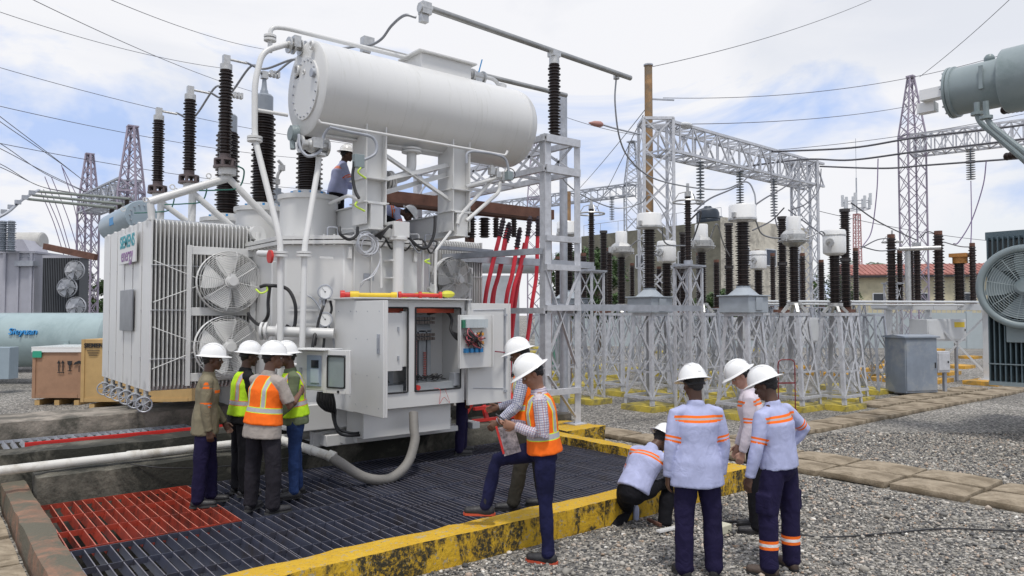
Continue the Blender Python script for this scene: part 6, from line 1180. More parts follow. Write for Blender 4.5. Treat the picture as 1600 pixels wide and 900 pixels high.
q = P(1106, 345, 53); b = MB(); b.lathe((q.x, q.y, H1 - .3), (0, 0, 1), [(.75, 0), (.82, .1), (.82, .5), (.78, .55), (.82, .6), (.82, 1.0), (.7, 1.25), (.3, 1.4), (.25, 1.5)], 24); tag(b.build('water_tank', mat('black_plastic_tank', (.02, .03, .045), .4)), 'dark plastic water tank on the roof of the grey building', 'water tank')
q = P(1122, 345, 54); b = MB(); b.lathe((q.x, q.y, H1 - .3), (0, 0, 1), [(.45, 0), (.5, .1), (.5, .7), (.3, .9)], 18); tag(b.build('water_tank', MATS['black_plastic_tank']), 'smaller dark water barrel right of the big one on the roof', 'water tank')
u = (P(1560, 470, 62) - P(1330, 470, 64)); u.z = 0; L0 = u.length * 1.25; u.normalize(); s0 = P(1335, 470, 64); s0.z = 0; nrm = Vector((u.y, -u.x, 0))
if nrm.dot(Fv) > 0: nrm = -nrm
t = thing('low_building', 'long low cream building with a red roof behind the insulator bench', 'building', s0); Mx = Matrix((u, -nrm, Vector((0, 0, 1)))).transposed(); c = s0 + u * L0 / 2 - nrm * 3
b = MB(); b.box(c + Vector((0, 0, 2.75)), (L0, 6, 5.5), Mx); b.build('wall', M_wall, t, smooth=0)
b = MB(); b.prism([(-3.5, 0), (3.5, 0), (3.5, .15), (0, 1.2), (-3.5, .15)], s0 - u * .4 - nrm * 3 + Vector((0, 0, 5.5)), -nrm, (0, 0, 1), L0 + .8 if (-nrm).cross(Vector((0, 0, 1))).dot(u) > 0 else -(L0 + .8))
for k in range(int(L0 / .4)): a_ = s0 + u * k * .4 - nrm * 3; b.beam(a_ + nrm * 3.52 + Vector((0, 0, 5.67)), a_ + Vector((0, 0, 6.72)), .07, .05)
b.build('roof', M_roof, t, smooth=0); b = MB(); b.box(s0 + u * L0 / 2 + nrm * .52 + Vector((0, 0, 5.45)), (L0 + .8, .12, .2), Mx); b.build('gutter', M_dark, t)
for k in range(5): window(t, s0 + u * (2 + k * 3.4) + nrm * .02 + Vector((0, 0, 3.6)), u, 1.0, .8)
# boundary wall with spikes
a_, c_ = PZ(840, 540, 0), PZ(1580, 545, 0); u = (c_ - a_).normalized(); L0 = (c_ - a_).length; Mx = Matrix((u, Vector((-u.y, u.x, 0)), Vector((0, 0, 1)))).transposed()
t = thing('boundary_wall', 'pale blue grey boundary wall with spikes along the back of the yard', 'wall', (a_ + c_) / 2); b = MB(); b.box((a_ + c_) / 2 + Vector((0, 0, 1.15)), (L0, .25, 2.3), Mx); b.build('wall_panel', M_bwall, t, smooth=0)
b = MB()
for k in range(int(L0 / .3)): q = a_ + u * k * .3; b.beam(q + Vector((0, 0, 2.3)), q + Vector((0, 0, 2.9)), .03, .03)
b.build('spikes', M_galvd, t, smooth=0); b = MB()
for k in range(int(L0 / 4) + 1): b.box(a_ + u * k * 4 + Vector((0, 0, 1.2)), (.35, .35, 2.4), Mx)
b.build('pilasters', M_bwall, t, smooth=0)
for k in range(5): q = a_.lerp(c_, .1 + k * .18) - Fv * 2 ; q.z = 0
# trees
def tree(px, py, d, h, r, lab, palm=False, ncl=46, name='leafy_tree'):
    q = P(px, py, d); q.z = 0; t = thing(name, lab, 'tree', q, group='trees behind the yard'); rr = random.Random(px); b = MB()
    top = q + Vector((rr.uniform(-.3, .3), rr.uniform(-.3, .3), h * .62)); b.cyl(q, top, .16, .09, n=8)
    if palm:
        top = q + Vector((.3, .2, h - 1)); b = MB(); b.tube(bez([q, q + Vector((.1, 0, h * .5)), top]), .14, 8)
        b.build('trunk', M_bark, t); b = MB()
        for k in range(17):
            a = k * .75 + rr.random() * .3; el = rr.uniform(-.1, 1.1); u_ = Vector((math.cos(a), math.sin(a), 0)); pts = [top + u_ * s_ * r + Vector((0, 0, s_ * r * el - s_ * s_ * r * .9)) for s_ in (0, .25, .5, .75, 1)]
            for i in range(24):
                s_ = i / 24 * 3.99; j = int(s_); p_ = pts[j].lerp(pts[j + 1], s_ - j); sd = u_.cross(Vector((0, 0, 1)))
                for m_ in (-1, 1): e_ = p_ + sd * m_ * r * .22 * (1.1 - i / 30) + u_ * .12 - Vector((0, 0, r * .16)); b.add([p_, p_ + u_ * .07, e_], [(0, 1, 2)])
            b.tube(pts, .015, 4)
        b.build('fronds', M_leaf, t, smooth=0); return
    for k in range(7): a = k * .9; e_ = q + Vector((math.cos(a) * r * .6, math.sin(a) * r * .6, h * rr.uniform(.6, .9))); b.cyl(q + Vector((0, 0, h * rr.uniform(.3, .6))), e_, .06, .02, n=5)
    b.build('trunk', M_bark, t); b = MB()
    for k in range(ncl):
        a, z, rad = rr.uniform(0, 6.28), rr.uniform(-1, 1), rr.uniform(.35, 1.0); c = q + Vector((math.cos(a) * r * rad * math.sqrt(1 - z * z * .8), math.sin(a) * r * rad * math.sqrt(1 - z * z * .8), h * .68 + z * h * .32)); cr_ = rr.uniform(.25, .5) * r * .6
        for i in range(90):
            v_ = Vector((rr.gauss(0, 1), rr.gauss(0, 1), rr.gauss(0, 1))).normalized() * cr_ * rr.uniform(.5, 1); s_ = rr.uniform(.08, .17); x_ = Vector((rr.gauss(0, 1), rr.gauss(0, 1), rr.gauss(0, .6))).normalized(); y_ = x_.cross(v_).normalized(); p_ = c + v_; b.add([p_ - x_ * s_, p_ + y_ * s_ * .5, p_ + x_ * s_, p_ - y_ * s_ * .5], [(0, 1, 2, 3)])
    b.build('crown', M_leaf, t, smooth=0)
tree(1350, 470, 72, 7.6, 2.6, 'palm with feathery fronds left of the tall pointed tower', True, name='palm_tree')
tree(1378, 470, 70, 6.6, 2.6, 'bushy tree just right of the palm behind the red roof'); tree(1400, 470, 72, 6.4, 2.4, 'bushy tree behind the red roof near the pointed tower')
tree(1480, 470, 78, 7.2, 3.4, 'low spreading tree above the right part of the red roof', ncl=60); tree(1540, 470, 80, 7.4, 3.2, 'dark tree beside the grey green radiator')
tree(935, 480, 40, 5.6, 1.7, 'leafy green tree left of the grey building'); tree(905, 480, 42, 5.8, 2.0, 'leafy green tree behind the steel frame'); tree(1120, 500, 42, 3.4, 1.4, 'green shrub in front of the grey building'); tree(137, 470, 60, 5.4, 1.6, 'green tree between the old transformer and the white radiators'); tree(400, 480, 60, 5.0, 2.2, 'green tree behind the big transformer'); tree(1290, 480, 60, 5.2, 2.6, 'green tree behind the right gantry column')
# cell mast
q = P(1338, 290, 120); t = thing('cell_mast', 'distant red and white cell mast with antenna panels', 'mast', (q.x, q.y, 0)); b = MB(); lattice(b, (q.x, q.y), 0, 18.5, 1.2, .8, 22, .12, .07); b.build('mast_lattice', mat('faded_mast_red', (.45, .22, .22), .6), t, smooth=0)
b = MB(); b.ring((q.x, q.y, 20.5), (0, 0, 1), 2.0, .07, 20, 5); b.ring((q.x, q.y, 19.3), (0, 0, 1), 1.9, .07, 20, 5); b.cyl((q.x, q.y, 18.5), (q.x, q.y, 24.5), .12, n=6); b.cyl((q.x, q.y, 24.5), (q.x, q.y, 31), .04, n=5)
for a in range(6): b.beam((q.x, q.y, 19.3), (q.x + 2 * math.cos(a), q.y + 2 * math.sin(a), 19.3), .06, .06)
b.build('platform', M_galvd, t)
for a in range(9): b = MB(); b.box((q.x + 2.1 * math.cos(a * .7), q.y + 2.1 * math.sin(a * .7), 20.3 + (a % 2) * .5), (.35, .35, 1.9)); b.build('antenna_panel', M_whitegrey, t, smooth=0)
# ================================================================ PEOPLE
TMP = bpy.data.scenes.new('mesh_workshop')
def remesh(b, voxel, smooth=3, fac=.5):
    me = bpy.data.meshes.new('t'); me.from_pydata([tuple(v) for v in b.v], [], b.f); bm = bmesh.new(); bm.from_mesh(me); bmesh.ops.recalc_face_normals(bm, faces=bm.faces); bm.to_mesh(me); bm.free()
    o = bpy.data.objects.new('t', me); TMP.collection.objects.link(o)
    r = o.modifiers.new('r', 'REMESH'); r.mode = 'VOXEL'; r.voxel_size = voxel; s_ = o.modifiers.new('s', 'SMOOTH'); s_.factor = fac; s_.iterations = smooth
    TMP.view_layers[0].update(); dg = TMP.view_layers[0].depsgraph; m2 = bpy.data.meshes.new_from_object(o.evaluated_get(dg)); bpy.data.objects.remove(o); bpy.data.meshes.remove(me); return m2
def loft(b, pts, rad, ref=(0, 1, 0), n=16, dome=True):
    pts = [Vector(p) for p in pts]; k = len(pts); ref = Vector(ref); v = []; f = []; T = [(pts[min(i + 1, k - 1)] - pts[max(i - 1, 0)]).normalized() for i in range(k)]
    rows_ = []
    if dome: rows_.append((pts[0] - T[0] * min(rad[0]) * .55, rad[0][0] * .6, rad[0][1] * .6, T[0]))
    for i in range(k): rows_.append((pts[i], rad[i][0], rad[i][1], T[i]))
    if dome: rows_.append((pts[-1] + T[-1] * min(rad[-1]) * .55, rad[-1][0] * .6, rad[-1][1] * .6, T[-1]))
    for p, a_, c_, t in rows_:
        x = ref - t * ref.dot(t)
        if x.length < .05: x = Vector((1, 0, 0)) - t * t.x
        x.normalize(); y = t.cross(x)
        for j in range(n): q = 2 * math.pi * j / n; v.append(p + x * math.cos(q) * a_ + y * math.sin(q) * c_)
    for i in range(len(rows_) - 1):
        for j in range(n): f.append((i * n + j, i * n + (j + 1) % n, (i + 1) * n + (j + 1) % n, (i + 1) * n + j))
    f += [tuple(range(n - 1, -1, -1)), tuple((len(rows_) - 1) * n + j for j in range(n))]; b.add(v, f)
def oval(b, c, ax, r, n=16):
    t = MB(); t.ball((0, 0, 0), 1, n); M = Matrix(ax).transposed(); b.add([Vector(c) + M @ Vector((p[0] * r[0], p[1] * r[1], p[2] * r[2])) for p in t.v], t.f)
def circ(r, k=None): return [(x, x) for x in r]
def U(v): return Vector(v).normalized()
def fabric(name, base, bands=(), check=None, rough=.85, var=.1, wr=.5):
    m = bpy.data.materials.new(name); m.use_nodes = True; t = m.node_tree; n = t.nodes.new; l = t.links.new; b = t.nodes['Principled BSDF']; b.inputs['Roughness'].default_value = rough; b.inputs['Specular IOR Level'].default_value = .2
    tc = n('ShaderNodeTexCoord'); z = n('ShaderNodeTexNoise'); z.inputs['Scale'].default_value = 9; z.inputs['Detail'].default_value = 5; l(tc.outputs['Object'], z.inputs['Vector'])
    r = n('ShaderNodeValToRGB'); r.color_ramp.elements[0].position = .35; r.color_ramp.elements[1].position = .65; r.color_ramp.elements[0].color = [x * (1 - var) for x in base] + [1]; r.color_ramp.elements[1].color = [x * (1 + var) for x in base] + [1]; l(z.outputs['Fac'], r.inputs[0]); cur = r.outputs[0]; A = {}
    def at(k):
        if k not in A: q = n('ShaderNodeAttribute'); q.attribute_name = k; A[k] = q.outputs['Fac']
        return A[k]
    def inside(k, lo, hi):
        a_ = n('ShaderNodeMath'); a_.operation = 'GREATER_THAN'; l(at(k), a_.inputs[0]); a_.inputs[1].default_value = lo
        c_ = n('ShaderNodeMath'); c_.operation = 'LESS_THAN'; l(at(k), c_.inputs[0]); c_.inputs[1].default_value = hi
        d = n('ShaderNodeMath'); d.operation = 'MULTIPLY'; l(a_.outputs[0], d.inputs[0]); l(c_.outputs[0], d.inputs[1]); return d.outputs[0]
    def over(fac, colr):
        nonlocal cur
        k = n('ShaderNodeMix'); k.data_type = 'RGBA'; l(fac, k.inputs[0]); l(cur, k.inputs[6]); k.inputs[7].default_value = list(colr) + [1]; cur = k.outputs[2]
    if check:
        for axis in ('cu', 'cv'):
            w_ = n('ShaderNodeMath'); w_.operation = 'PINGPONG'; l(at(axis), w_.inputs[0]); w_.inputs[1].default_value = .011
            g_ = n('ShaderNodeMath'); g_.operation = 'LESS_THAN'; l(w_.outputs[0], g_.inputs[0]); g_.inputs[1].default_value = .0035; h = n('ShaderNodeMath'); h.operation = 'MULTIPLY'; l(g_.outputs[0], h.inputs[0]); h.inputs[1].default_value = .7; over(h.outputs[0], check[axis == 'cv'])
    for bd in bands:
        fct = inside(*bd[:3])
        if len(bd) > 4: q = n('ShaderNodeMath'); q.operation = 'MULTIPLY'; l(fct, q.inputs[0]); l(inside(*bd[4:7]), q.inputs[1]); fct = q.outputs[0]
        if len(bd) > 7: q = n('ShaderNodeMath'); q.operation = 'MULTIPLY'; l(fct, q.inputs[0]); l(inside(*bd[7:10]), q.inputs[1]); fct = q.outputs[0]
        over(fct, bd[3])
    l(cur, b.inputs['Base Color'])
    z2 = n('ShaderNodeTexNoise'); z2.inputs['Scale'].default_value = 7; z2.inputs['Detail'].default_value = 2; z2.inputs['Distortion'].default_value = 2.2; l(tc.outputs['Object'], z2.inputs['Vector']); bp = n('ShaderNodeBump'); bp.inputs['Strength'].default_value = wr; bp.inputs['Distance'].default_value = .02; l(z2.outputs['Fac'], bp.inputs['Height']); l(bp.outputs[0], b.inputs['Normal']); return m
def skinm(name, c):
    m = mat(name, c, .5, var=.06, vs=14); m.node_tree.nodes['Principled BSDF'].inputs['Subsurface Weight'].default_value = .08; m.node_tree.nodes['Principled BSDF'].inputs['Subsurface Radius'].default_value = (.02, .008, .004); return m
SK1 = skinm('dark_brown_skin', (.10, .050, .032)); SK2 = skinm('brown_skin', (.16, .08, .05)); SK3 = skinm('tan_skin', (.30, .15, .095)); SK4 = skinm('light_skin', (.48, .27, .20))
M_hair = mat('black_hair', (.012, .010, .010), .55, bump=.5, bs=90); M_boot = mat('black_boot_leather', (.022, .021, .023), .5, var=.3, bump=.2); M_bootb = mat('brown_work_boot_leather', (.065, .045, .035), .6, var=.3, bump=.2); M_sole = mat('black_boot_sole', (.015, .015, .016), .7); M_rsole = mat('orange_red_boot_sole', (.5, .07, .03), .6); M_wsole = mat('pale_boot_sole', (.05, .05, .05), .6)
M_eyew = mat('eye_white', (.6, .58, .55), .3); M_lens = mat('spectacle_frame', (.01, .01, .01), .3)
OR, SI, LI = (.90, .17, .02), (.42, .42, .44), (.62, .80, .06)
back3 = [('tz', .352, .373, OR, 'asx', -1, .24), ('tz', .373, .390, SI, 'asx', -1, .24), ('tz', .390, .411, OR, 'asx', -1, .24)]
armb = [('ua', .185, .203, OR), ('ua', .203, .219, (.5, .5, .66)), ('ua', .219, .238, OR)]
F_lilac = fabric('lilac_work_shirt', (.42, .45, .66), back3 + armb, wr=.35)
F_white = fabric('pinkish_white_work_shirt', (.62, .56, .62), back3 + armb, wr=.35)
F_khaki = fabric('khaki_work_shirt', (.21, .185, .125), [('ua', .0, .03, OR), ('ua', .045, .07, OR), ('ua', .22, .24, OR), ('ua', .24, .255, SI), ('ua', .255, .275, OR), ('tz', .30, .33, OR, 'fy', .05, 1)])
F_beige = fabric('beige_shirt', (.36, .32, .29)); F_check = fabric('checked_shirt', (.58, .57, .62), check=((.10, .12, .32), (.38, .16, .14))); F_check2 = fabric('small_checked_shirt', (.62, .62, .66), check=((.06, .08, .24), (.08, .10, .26)))
F_olive = fabric('olive_green_shirt', (.14, .17, .10)); F_plain = fabric('white_shirt', (.6, .6, .63)); F_black = fabric('black_shirt', (.012, .012, .014))
def vestm(name, base, strip, edge): return fabric(name, base, [('tz', .09, .15, edge), ('tz', .098, .142, strip), ('asx', .078, .128, edge, 'tz', .15, .6), ('asx', .085, .121, strip, 'tz', .15, .6)], rough=.75, wr=.35)
V_orange = vestm('orange_safety_vest', (.93, .16, .015), SI, LI); V_lime = vestm('lime_safety_vest', (.50, .80, .03), SI, (.8, .2, .05)); V_orange2 = V_orange
navyb = [('sh', .20, .225, OR), ('sh', .225, .25, (.7, .7, .7)), ('sh', .25, .275, OR)]
T_navy = fabric('navy_work_trousers', (.014, .011, .042)); T_navyb = fabric('navy_trousers_with_reflective_bands', (.014, .011, .042), navyb); T_black = fabric('black_trousers', (.009, .009, .012)); T_dark = fabric('charcoal_trousers', (.022, .02, .026)); T_jean = fabric('blue_jeans', (.022, .045, .13), var=.25); T_djean = fabric('dark_indigo_jeans', (.012, .013, .048), var=.25); T_olive = fabric('grey_olive_trousers', (.04, .036, .028))

def person(lab, pos, phi, H=1.76, lean=(0, 0, 1), face=(1, 0, 0), neck=None, armL=None, armR=None, legL=None, legR=None, shirt=None, vest=None, trous=None, skin=SK1, hem=-.12, short=False, feet=(0, 0), bulk=1., vox=.0075, pelvis=None, boots=None, sole=None, lift=0, twist=0, curlL=.5, curlR=.5, helmet=True, slim=False, cargo=False, glasses=False, hatfwd=0., vopen=False, wrk=1.):
    s = H / 1.76; boots = boots or M_boot; sole = sole or M_sole
    dv = Fv * math.cos(R(phi)) + Rv * math.sin(R(phi)); yaw = math.atan2(dv.y, dv.x)
    root = thing('person', lab, 'person', pos, yaw)
    legL = legL or ((.02, .05, -1), (-.02, .02, -1)); legR = legR or ((.02, -.05, -1), (-.02, -.02, -1)); armL = armL or ((0, .10, -1), (.12, .02, -1)); armR = armR or ((0, -.10, -1), (.12, -.02, -1))
    Tn = U(lean); Lt = Vector((math.sin(-R(twist)), math.cos(R(twist)), 0)); Lt = (Lt - Tn * Lt.dot(Tn)).normalized(); Fw = Lt.cross(Tn)
    J = {}; Pv = Vector((0, 0, 0))
    for sd, lg, k in (('L', legL, 1), ('R', legR, -1)):
        hp = Pv + Vector((0, k * .088, -.02)) * s; kn = hp + U(lg[0]) * .435 * s; an = kn + U(lg[1]) * .415 * s; J['hip' + sd], J['kn' + sd], J['an' + sd] = hp, kn, an
    low = min(J['anL'].z, J['anR'].z); pz = pelvis if pelvis is not None else .085 * s - low; off = Vector((0, 0, pz)); Pv = Pv + off
    for k in J: J[k] = J[k] + off
    sh = Pv + Tn * .455 * s
    for sd, ar, k in (('L', armL, 1), ('R', armR, -1)):
        S0 = sh + Lt * k * .168 * s * (bulk * .5 + .5) - Tn * .035 * s; E = S0 + U(ar[0]) * .285 * s; Wr = E + U(ar[1]) * .25 * s; J['s' + sd], J['e' + sd], J['w' + sd] = S0, E, Wr
    nk = U(neck) if neck else (Tn + Vector((.12, 0, .1))).normalized(); f = U(face); nb = sh + Tn * .045 * s; hc = nb + nk * .165 * s + f * .015
    u = (nk * .5 + Vector((0, 0, .6))); u = (u - f * u.dot(f)).normalized(); l = u.cross(f).normalized(); HA = (f, l, u)
    # --- the body: one continuous skin mesh
    b = MB(); w_ = bulk
    loft(b, [Pv - Tn * .02 * s, Pv + Tn * .06 * s, Pv + Tn * .18 * s, Pv + Tn * .34 * s, Pv + Tn * .44 * s, Pv + Tn * .50 * s], [(.10 * s * w_, .07 * s * w_), (.11 * s * w_, .075 * s * w_), (.11 * s * w_, .08 * s * w_), (.14 * s * w_, .10 * s * w_), (.13 * s, .075 * s), (.07 * s, .055 * s)], Lt)
    loft(b, [nb - nk * .04, nb + nk * .05 * s, hc - u * .03 - f * .02], circ((.062 * s, .056 * s, .056 * s)), Lt)
    for sd in 'LR':
        loft(b, [sh, J['s' + sd], J['s' + sd].lerp(J['e' + sd], .5), J['e' + sd], J['e' + sd].lerp(J['w' + sd], .3), J['w' + sd]], circ([x * s for x in (.05, .046, .042, .036, .038, .025)]), Fw)
        loft(b, [J['hip' + sd], J['hip' + sd].lerp(J['kn' + sd], .5), J['kn' + sd], J['kn' + sd].lerp(J['an' + sd], .35), J['an' + sd]], circ([x * s for x in (.075, .065, .048, .048, .034)]), (1, 0, 0))
        loft(b, [J['an' + sd], J['an' + sd] + Vector((.03, 0, -.03)) * s], circ((.028 * s, .02 * s)))
        # hand
        Wr = J['w' + sd]; ar = armL if sd == 'L' else armR; hd = U(ar[2]) if len(ar) > 2 else (U(ar[1]) + Vector((.03, 0, 0))).normalized(); k = 1 if sd == 'L' else -1
        pn = U(ar[3]) if len(ar) > 3 else Vector((0, -k, 0)); pn = (pn - hd * pn.dot(hd)).normalized(); ts = (pn.cross(hd) * (-k)).normalized()   # thumb side
        if len(ar) <= 3 and ts.x < 0: ts = -ts
        cu = curlL if sd == 'L' else curlR
        loft(b, [Wr, Wr + hd * .03 * s, Wr + hd * .085 * s], [(.026 * s, .018 * s), (.036 * s, .017 * s), (.041 * s, .014 * s)], ts)
        for i, (o_, ln) in enumerate(((.031, .072), (.0105, .082), (-.0105, .077), (-.031, .060))):
            p0 = Wr + (hd * .078 + ts * o_) * s; pts = [p0]; d_ = hd
            for j, fr in enumerate((.42, .33, .25)):
                an_ = cu * (.55, .9, .7)[j]; ax = hd.cross(pn); d_ = (Matrix.Rotation(an_, 3, ax) @ d_).normalized(); pts.append(pts[-1] + d_ * ln * s * 1.05 * fr)
            loft(b, pts, circ([.0098 * s, .0092 * s, .0086 * s, .0075 * s]), ts, 8)
        t0 = Wr + (hd * .025 + ts * .022) * s; d1 = (hd * .75 + ts * .75 + pn * .3).normalized(); d2 = (hd + ts * .25 + pn * .35 * (1 + cu)).normalized()
        loft(b, [t0, t0 + d1 * .036 * s, t0 + d1 * .036 * s + d2 * .030 * s, t0 + d1 * .036 * s + d2 * .052 * s], circ([.015 * s, .0115 * s, .0105 * s, .0085 * s]), pn, 8)
    h = s
    oval(b, hc + u * .030 * h - f * .012 * h, HA, (.098 * h, .076 * h, .098 * h)); oval(b, hc - u * .035 * h + f * .030 * h, HA, (.066 * h, .058 * h, .075 * h)); oval(b, hc - u * .092 * h + f * .062 * h, HA, (.028 * h, .030 * h, .022 * h), 10)
    oval(b, hc + u * .022 * h + f * .083 * h, HA, (.014 * h, .05 * h, .012 * h), 10)
    loft(b, [hc + u * .012 * h + f * .086 * h, hc - u * .022 * h + f * .108 * h, hc - u * .034 * h + f * .102 * h], [(.009 * h, .009 * h), (.015 * h, .012 * h), (.018 * h, .010 * h)], l, 10)
    oval(b, hc - u * .060 * h + f * .090 * h, HA, (.012 * h, .024 * h, .006 * h), 10); oval(b, hc - u * .070 * h + f * .087 * h, HA, (.012 * h, .021 * h, .007 * h), 10)
    for k in (1, -1):
        oval(b, hc + l * k * .078 * h - f * .008 * h - u * .008 * h, HA, (.019 * h, .011 * h, .032 * h), 10); oval(b, hc + l * k * .042 * h + f * .062 * h - u * .018 * h, HA, (.022 * h, .022 * h, .022 * h), 10)
    me = remesh(b, vox, 2, .4); 
    def put(me, name, m, parent=root):
        o = bpy.data.objects.new(name, me); col.objects.link(o); o.parent = parent; me.materials.clear(); me.materials.append(m); me.polygons.foreach_set('use_smooth', [True] * len(me.polygons)); return o
    body = put(me, 'body', skin)
    b = MB(); 
    for k in (1, -1): oval(b, hc + l * k * .031 * h + f * .079 * h + u * .002 * h, HA, (.011 * h, .013 * h, .009 * h), 10)
    e = b.build('eyes', M_eyew, body, local=True); b = MB()
    for k in (1, -1): oval(b, hc + l * k * .031 * h + f * .0875 * h + u * .001 * h, HA, (.004 * h, .006 * h, .006 * h), 8)
    b.build('iris', M_lens, e, local=True)
    b = MB()
    for k in (1, -1): loft(b, [hc + l * k * .015 * h + f * .094 * h + u * .020 * h, hc + l * k * .045 * h + f * .086 * h + u * .022 * h], circ((.004 * h, .003 * h)), u, 6)
    b.build('eyebrows', M_hair, body, local=True)
    if glasses:
        b = MB()
        for k in (1, -1): b.ring(hc + l * k * .032 * h + f * .098 * h, f, .024, .003, 16, 5); b.tube([hc + l * k * .055 * h + f * .095 * h, hc + l * k * .08 * h], .003, 5)
        b.tube([hc + l * .01 + f * .1 * h, hc - l * .01 + f * .1 * h], .003, 5); b.build('spectacles', M_lens, root, local=True)
    b = MB(); oval(b, hc + u * .036 * h - f * .026 * h, HA, (.094 * h, .082 * h, .098 * h)); loft(b, [hc + u * .02 - f * .07 * h, hc - u * .045 * h - f * .062 * h], [(.062 * h, .04 * h), (.046 * h, .03 * h)], l); put(remesh(b, .009, 3), 'hair', M_hair)
    # --- clothes
    def garment(b, name, m, voxel=.0105, amp=.007, fr=7., seed=0, sm=4):
        me = remesh(b, voxel, sm, .5); n_ = len(me.vertices); co = np.empty(n_ * 3); me.vertices.foreach_get('co', co); co = co.reshape(-1, 3); nr = np.empty(n_ * 3); me.vertices.foreach_get('normal', nr); nr = nr.reshape(-1, 3)
        segs = [('ua', J['sL'], J['eL'], .05, 0), ('ua', J['sR'], J['eR'], .05, 0), ('fa', J['eL'], J['wL'], .045, 0), ('fa', J['eR'], J['wR'], .045, 0)]
        P0 = np.array(Pv); T_ = np.array(Tn); L_ = np.array(Lt); W_ = np.array(Fw); rel = co - P0; tz = rel @ T_; sx = rel @ L_; fy = rel @ W_
        dt = np.sqrt((sx / .165) ** 2 + (fy / .12) ** 2) * .5; dt[tz > .47 * s] += .3; best = np.full(n_, -1); bd = dt * .14 * 1.25; tt = np.zeros(n_)
        for i, (nm, a_, c_, r_, _) in enumerate(segs):
            a_, c_ = np.array(a_), np.array(c_); d_ = c_ - a_; L2 = np.linalg.norm(d_); t_ = np.clip((co - a_) @ d_ / L2 ** 2, -.1, 1.1); ds_ = np.linalg.norm(co - (a_ + t_[:, None] * d_), axis=1); q = ds_ * 1.0 + (.06 if i < 2 else 0) * (t_ < .22); upd = (q < bd) & (name == 'shirt'); bd[upd] = q[upd]; best[upd] = i; tt[upd] = t_[upd] * L2
        A = {'tz': np.where(best < 0, tz / s, -9), 'asx': np.abs(sx) / s, 'fy': fy, 'ua': np.where((best == 0) | (best == 1), tt / s, -9), 'fa': np.where(best >= 2, tt, -9)}
        cu_ = tz.copy(); cv = np.arctan2(sx, fy) * .14
        for i, (nm, a_, c_, r_, _) in enumerate(segs):
            d_ = np.array(c_ - a_); d_ /= np.linalg.norm(d_); x_ = np.cross(d_, L_); x_ /= np.linalg.norm(x_) + 1e-6; y_ = np.cross(d_, x_); q = co - np.array(a_); k_ = best == i; cu_[k_] = tt[k_]; cv[k_] = (np.arctan2(q @ x_, q @ y_) * .055)[k_]
        A['cu'] = cu_; A['cv'] = cv
        shn = np.full(n_, -9.)
        for sd in 'LR':
            a_, c_ = np.array(J['kn' + sd]), np.array(J['an' + sd]); d_ = c_ - a_; L2 = np.linalg.norm(d_); t_ = (co - a_) @ d_ / L2 ** 2; ds_ = np.linalg.norm(co - (a_ + np.clip(t_, 0, 1)[:, None] * d_), axis=1); k_ = (ds_ < .13) & (t_ > 0); shn[k_] = t_[k_] * L2 / s
        A['sh'] = shn
        for k, v_ in A.items(): at = me.attributes.new(k, 'FLOAT', 'POINT'); at.data.foreach_set('value', v_.astype(np.float32))
        w2 = np.array([noise.noise(Vector((p[0] * fr, p[1] * fr, p[2] * fr * .8 + seed))) + .55 * (1 - 2 * abs(noise.noise(Vector((p[0] * fr * 1.7 + 5, p[1] * fr * 1.7, p[2] * fr * 1.1 - seed))))) for p in co]); co = co + nr * (w2 * amp * wrk)[:, None]
        me.vertices.foreach_set('co', co.ravel()); me.update(); return put(me, name, m)
    sd_ = sum(map(ord, lab)) % 97; sl = .8 if slim else 1.
    b = MB(); loft(b, [Pv - (Tn * .5 + Vector((0, 0, .5))) * .09 * s, Pv, Pv + Tn * .10 * s], [(.130 * s * w_, .108 * s * w_), (.150 * s * w_, .112 * s * w_), (.135 * s * w_, .100 * s * w_)], Lt)
    for sd in 'LR':
        hp, kn, an = J['hip' + sd], J['kn' + sd], J['an' + sd]; sd2 = (an - kn).normalized()
        loft(b, [hp + Vector((0, 0, .0)), hp.lerp(kn, .35), kn, kn.lerp(an, .4), an - sd2 * .02, an + sd2 * .015], circ([x * s * (w_ * .5 + .5) * (1 if i < 2 else sl) for i, x in enumerate((.088, .092, .076, .074, .068, .070))]), (1, 0, 0))
        if cargo: q = hp.lerp(kn, .75); b.box(q + Vector((0, (.085 if sd == 'L' else -.085), 0)), (.14, .035, .17))
    garment(b, 'trousers', trous or T_navy, .0115, .008, 8., sd_)
    b = MB(); hm = hem * s
    base_ = Pv + (Tn * .7 + Vector((0, 0, .3))) * hm; hb = .034 * (hem < -.06); rows_ = [base_, Pv + Tn * .02 * s, Pv + Tn * .17 * s, Pv + Tn * .33 * s, Pv + Tn * .43 * s, Pv + Tn * .49 * s]
    loft(b, rows_, [((.168 + hb) * s * w_, (.132 + hb * .5) * s * w_), ((.166 + hb * .5) * s * w_, (.128 + hb * .4) * s * w_), (.152 * s * w_, .118 * s * w_), (.170 * s * w_, .128 * s * w_), (.155 * s, .10 * s), (.078 * s, .066 * s)], Lt, 20, dome=False)
    loft(b, [nb - Tn * .01, nb + nk * .028 * s], circ((.072 * s, .066 * s)), Lt, dome=False)
    for sd in 'LR':
        S0, E, Wr = J['s' + sd], J['e' + sd], J['w' + sd]; fd = (Wr - E).normalized()
        if short: loft(b, [sh.lerp(S0, .5), S0, S0.lerp(E, .5), S0.lerp(E, .82)], circ([x * s for x in (.062, .066, .066, .066)]), Fw, dome=False)
        else: loft(b, [sh.lerp(S0, .5), S0, S0.lerp(E, .5), E, E + fd * .07 * s, Wr - fd * .035 * s, Wr - fd * .0 * s], circ([x * s for x in (.062, .064, .060, .054, .052, .040, .040)]), Fw, dome=False)
    garment(b, 'shirt', shirt or F_lilac, .0105, .009, 5.5, sd_ + 3)
